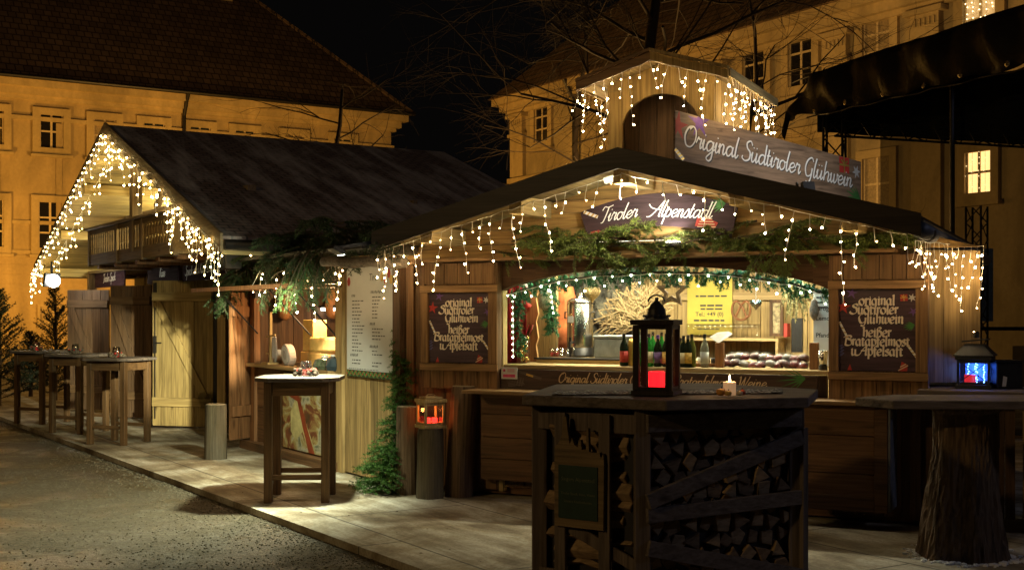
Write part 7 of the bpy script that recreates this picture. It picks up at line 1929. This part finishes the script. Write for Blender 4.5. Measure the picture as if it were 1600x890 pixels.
# fir garland column left of the logs
def garland_column(name, label, path, rad, nmat, n, nl, seed, frame='w', base=(0, 0, 0), step=.010, wn=.004):
    rnd = random.Random(seed); t = thing(name, label, 'garland', frame, base)
    st = MB(); st.tube(path, .012, 6); st.part('stem', M['twig'], t)
    nd = MB(); P = [Vector(p) for p in path]
    for k in range(n):
        u = rnd.random()*(len(P)-1); j = min(int(u), len(P)-2); p = P[j].lerp(P[j+1], u-j); d = (P[j+1]-P[j]).normalized()
        a = d.orthogonal().normalized(); b = d.cross(a); an = rnd.uniform(0, 6.28)
        r_ = rad*(rnd.uniform(.6, 1.25)) if not callable(rad) else rad(u/(len(P)-1))*rnd.uniform(.6, 1.25)
        q = p + (a*math.cos(an)+b*math.sin(an))*r_ + d*rnd.uniform(-.02, .07) + Vector((0, 0, -.35*r_))
        needle_twig(nd, p, q, nl, step, rnd, wn, 4)
        m_ = p.lerp(q, .6); needle_twig(nd, m_, m_+(q-p).cross(d).normalized()*r_*.4+(q-p)*.3, nl, step, rnd, wn, 4)
    nd.part('needles', nmat, t)
    return t
pa = [gat(634, 11.72, 1.62), gat(630, 11.6, 1.3), gat(634, 11.5, .95), gat(622, 11.4, .6), gat(608, 11.3, .3), gat(592, 11.2, .06)]
garland_column('fir_garland', 'green fir garland trailing down the stall corner to the deck left of the logs', pa, lambda u: .10+.16*u if u < .8 else .26, needles('corner_garland', (.06, .15, .03)), 520, .028, 3, base=gat(630, 11.6), wn=.003)
pa = [Vector((s, .06, arch(s)-.05)) for s in [1.02+2.86*k/24 for k in range(25)]]
garland_column('fir_garland', 'artificial green garland along the arch of the serving hatch', pa, .085, M['garland'], 380, .030, 4, 'k', (2.4, .06, 1.9), wn=.0038)
pa = [Vector((1.07+.015*math.sin(k), .16, 1.86-.055*k)) for k in range(11)]
garland_column('fir_garland', 'green garland hanging down the left edge of the serving hatch', pa, .06, M['garland'], 70, .028, 5, 'k', (1.07, .16, 1.5), wn=.0038)
a = kat(862, 445, .42); pa = [Vector((a.x+.012*math.sin(k), .42, a.z+.05-.055*k)) for k in range(10)]
garland_column('fir_garland', 'green garland hanging beside the owl in the hatch', pa, .075, M['garland'], 90, .030, 6, 'k', (a.x, .42, 1.5), wn=.0038)

# pole
a = at('h', 505, 409, -.6); t_ = W('h', a); e_ = gat(632, 10.95); e_.z = 2.12
P0 = Vector((t_.x, t_.y, t_.z)); 
mb = MB(); pts = [P0.lerp(e_, k/10)+Vector((0, 0, .01*math.sin(k*1.3))) for k in range(11)]
t = thing('round_pole', 'weathered round pole sticking out under the left eave of the kiosk', 'pole', 'w', P0)
mb.tube(pts, [.045, .05, .05, .05, .051, .05, .05, .05, .05, .05, .05], 12); mb.part('pole', wood('weathered_pole', (.24, .20, .16), 'X', dark=.4, rough=.9), t)
mb = MB(); c = P0.lerp(e_, .72); mb.tube([c+Vector((.01*math.sin(a), .055*math.cos(a), .06*math.sin(a))) for a in [k*.6 for k in range(11)]], .008, 5); mb.part('strap', M['black'], t)

# ------------------------------------------------------------------ fairy lights
BULB = {}
def bulb_mesh(mat, r):
    k = (mat.name, r)
    if k not in BULB:
        mb = MB(); mb.ball((0, 0, 0), r, 6, 4); me = mb.mesh('bulb', smooth=True); me.materials.append(mat); BULB[k] = me
    return BULB[k]
def icicles(label, frame, pts, base, spacing, lens, mat, seed, r=.0082, gap=.075, wob=.03, maxb=98, down=(0, 0, -1), sway=.25, cat='fairy lights', near=None):
    rnd = random.Random(seed); t = thing('icicle_lights', label, cat, frame, base, 'strings of fairy lights')
    cb = MB(); P = [Vector(p) for p in pts]
    tot = sum((P[i+1]-P[i]).length for i in range(len(P)-1)); n = int(tot/spacing)
    run = []; bulbs = []
    def along(d):
        for i in range(len(P)-1):
            l = (P[i+1]-P[i]).length
            if d <= l or i == len(P)-2: return P[i].lerp(P[i+1], min(d/l, 1))
            d -= l
    for k in range(n+1):
        p = along(tot*k/n); run.append(p+Vector((0, 0, rnd.uniform(-.012, .006))))
        ln = lens[k % len(lens)]*rnd.uniform(.75, 1.2)
        if near and abs(p.x-near[0]) < near[1]: ln *= near[2]
        if ln < .02: bulbs.append(p+Vector((0, -.01, -.01))); continue
        q = p.copy(); st = [q.copy()]; m = max(2, int(ln/.045)); dd = Vector((rnd.uniform(-1, 1)*sway, rnd.uniform(-1, 1)*sway*.5, -1))
        for j in range(m):
            dd = Vector((dd.x*.7+rnd.uniform(-1, 1)*sway*.9, dd.y*.7+rnd.uniform(-1, 1)*sway*.4, -1)).normalized()
            q = q+dd*ln/m; st.append(q.copy())
        cb.tube(st, .0028, 3, cap=False)
        nb = max(1, int(ln/gap))
        for j in range(nb):
            u = (j+1)/nb*(len(st)-1); jj = min(int(u), len(st)-2); b = st[jj].lerp(st[jj+1], u-jj)
            bulbs.append(b+Vector((rnd.uniform(-1, 1), rnd.uniform(-1, 1), rnd.uniform(-.5, .5)))*wob*.5)
    cb.tube(run, .003, 4); cb.part('cable', M['cable'], t)
    if len(bulbs) > maxb: bulbs = rnd.sample(bulbs, maxb)
    weak = M.get({'warm_bulb': 'bulb_weak', 'amber_bulb': 'bulb_hut_weak'}.get(mat.name, ''), mat)
    ms = [bulb_mesh(mat, r), bulb_mesh(mat, r*.8), bulb_mesh(weak, r*.72)]; off = Vector(base)
    for b in bulbs:
        o = bpy.data.objects.new('bulb', rnd.choice(ms)); COL.objects.link(o); o.parent = t; o.location = b-off
    return t
y = -.64
zk = lambda s: zr(s)-.17
icicles('icicle lights along the left slope of the kiosk gable', 'k', [(.12, y, zk(.12)), (SA, y, zk(SA)-.03)], (.12, y, 2.2), .10, [.30, .42, .12, .50, .26, .08, .58, .18, .36, .10], M['bulb'], 1, near=(2.45, .75, .5))
icicles('icicle lights along the right slope of the kiosk gable', 'k', [(SA, y, zk(SA)-.03), (4.6, y, zk(4.6))], (4.6, y, 2.2), .115, [.10, .26, .06, .40, .16, .08, .58, .30, .12], M['bulb'], 2, near=(2.45, .75, .5))
icicles('icicle lights clustered under the gutter on the right side of the kiosk', 'k', [(4.66, -.62, 2.20), (4.72, -.25, 2.20), (4.85, .02, 2.20), (5.06, .24, 2.19)], (4.66, 0, 2.2), .058, [.16, .30, .42, .22, .36, .14, .44], M['bulb'], 3, maxb=90)
icicles('icicle lights hanging at the left corner of the kiosk beside the price list', 'k', [(.0, -.55, 2.22), (.0, .25, 2.20)], (0, 0, 2.2), .10, [.30, .16, .42, .24, .40], M['bulb'], 4, maxb=34)
icicles('icicle lights on the turret front', 'k', [(1.64, .17, TE-.07), (TS, .17, TZ-.08), (3.02, .17, TE-.07)], (TS, .17, 3.7), .085, [.12, .28, .16, .42, .06, .30, .46, .12, .28, .06, .38], M['bulb'], 5, r=.0085)
icicles('icicle lights on the right eave of the turret', 'k', [(3.03, .22, TE-.05), (3.03, 1.85, TE-.05)], (3.03, 1, 3.7), .09, [.36, .14, .50, .26, .44, .32, .12], M['bulb'], 6, r=.0085, maxb=80)
icicles('icicle lights on the left eave of the turret', 'k', [(1.63, .22, TE-.05), (1.63, 1.7, TE-.05)], (1.63, 1, 3.7), .14, [.26, .40, .16, .46, .30], M['bulb'], 7, r=.0085, maxb=40)
hy = Y0-.05; hb = lambda x: hz(x)-.12
xl = XA-HW
icicles('dense string of lights along the left slope of the hut gable', 'h', [(xl, hy, hb(xl)), (XA, hy, hb(XA))], (xl, hy, 2.4), .085, [.0, .14, .0, .26, .08, .0, .2], M['bulb_hut'], 8, r=.0125, gap=.11)
icicles('second string of lights inside the left slope of the hut gable', 'h', [(xl, hy+.25, hb(xl)-.05), (XA, hy+.25, hb(XA)-.05)], (xl, hy, 2.4), .10, [.05, .0, .22, .1, .34, .0], M['bulb_hut'], 9, r=.0125, gap=.11)
xr = XA+HW
icicles('string of icicle lights along the right slope of the hut gable', 'h', [(XA, hy, hb(XA)), (xr, hy, hb(xr))], (xr, hy, 2.4), .10, [.08, .30, .0, .22, .40, .12, .0, .34], M['bulb_hut'], 10, r=.013, gap=.10)
icicles('long icicle lights at the lower right end of the hut gable', 'h', [(-3.1, hy+.05, hb(-3.1)), (xr, hy+.05, hb(xr))], (-2, hy, 2.4), .16, [.45, .25, .6, .35, .5], M['bulb_hut'], 12, r=.012, gap=.10, maxb=70)
icicles('tuft of lights hanging from the left eave corner of the hut', 'h', [(xl-.1, hy, 2.42), (xl+.8, hy, 2.62)], (xl, hy, 2.4), .10, [.35, .6, .2, .5], M['bulb_hut'], 13, r=.0145, gap=.12, maxb=40)
icicles('string of lights hanging under the fir branches at the snack stall', 'h', [(-1.4, -.5, 1.99), (-1.2, -.45, 2.2), (-1.0, -.52, 1.98), (-.7, -.4, 2.18), (-.4, -.5, 1.99), (0, -.45, 2.16), (.35, -.5, 1.97), (.6, -.4, 2.15), (1.05, -.5, 2.08)], (-.5, -.5, 2), .21, [.08, .34, .0, .14, .42, .05], M['bulb'], 14, r=.011, maxb=40)
icicles('few lights along the hut eave above the loudspeaker', 'h', [(-1.15, -.9, 2.38), (-1.15, .8, 2.36)], (-1.15, 0, 2.3), .25, [.0, .1, .05], M['bulb_hut'], 15, r=.013, maxb=12)
icicles('string of pale lights in the garland of the serving hatch', 'k', [(s, -.03, arch(s)-.06) for s in [1.05+2.8*k/12 for k in range(13)]], (2.4, 0, 1.9), .085, [.0, .05, .02, .10, .0, .07], M['bulb_green'], 16, r=.010, gap=.06, maxb=60)
icicles('string of pale lights down the left edge of the hatch', 'k', [(1.045, .08, 1.84), (1.05, .08, 1.28)], (1.05, .08, 1.8), .055, [.0], M['bulb_green'], 17, r=.010)
a = kat(862, 445, .33)
icicles('string of pale lights on the garland beside the owl', 'k', [(a.x-.02, .33, a.z+.05), (a.x+.02, .33, a.z-.25)], (a.x, .33, 1.8), .05, [.0], M['bulb_green'], 18, r=.010)
# corner floodlight of the hut
q = W('h', at('h', 82, 438, -1.05))
t = thing('corner_floodlight', 'very bright white floodlight under the left eave corner of the hut', 'floodlight', 'w', q)
aim = W('h', (-6.5, -.3, 1.4)); d = (aim-q).normalized()
mb = MB(); mb.beam(q-d*.06, q-d*.005, .27, .23); mb.part('housing', M['metal_dark'], t, bevel=.01)
mb = MB(); mb.ball(q+d*.03, .105, 14, 8); mb.part('lens', emit('floodlight_glare', (1, .97, .85), 60), t)
mb = MB(); mb.beam(q-d*.03, q-d*.03+Vector((0, 0, .3)), .03, .03, (0, 1, 0)); mb.part('bracket', M['metal_dark'], t)
lamp('corner_floodlight_beam', 'SPOT', q+d*.05, 80, (1, .92, .72), .06, aim=aim, spot=R(150), blend=.4)
lamp('loggia_lamp', 'POINT', W('h', (-4.6, 1.0, 3.1)), 300, (1, .86, .42), .1)
lamp('loggia_lamp', 'POINT', W('h', (-7.6, 1.0, 3.3)), 300, (1, .86, .42), .1)
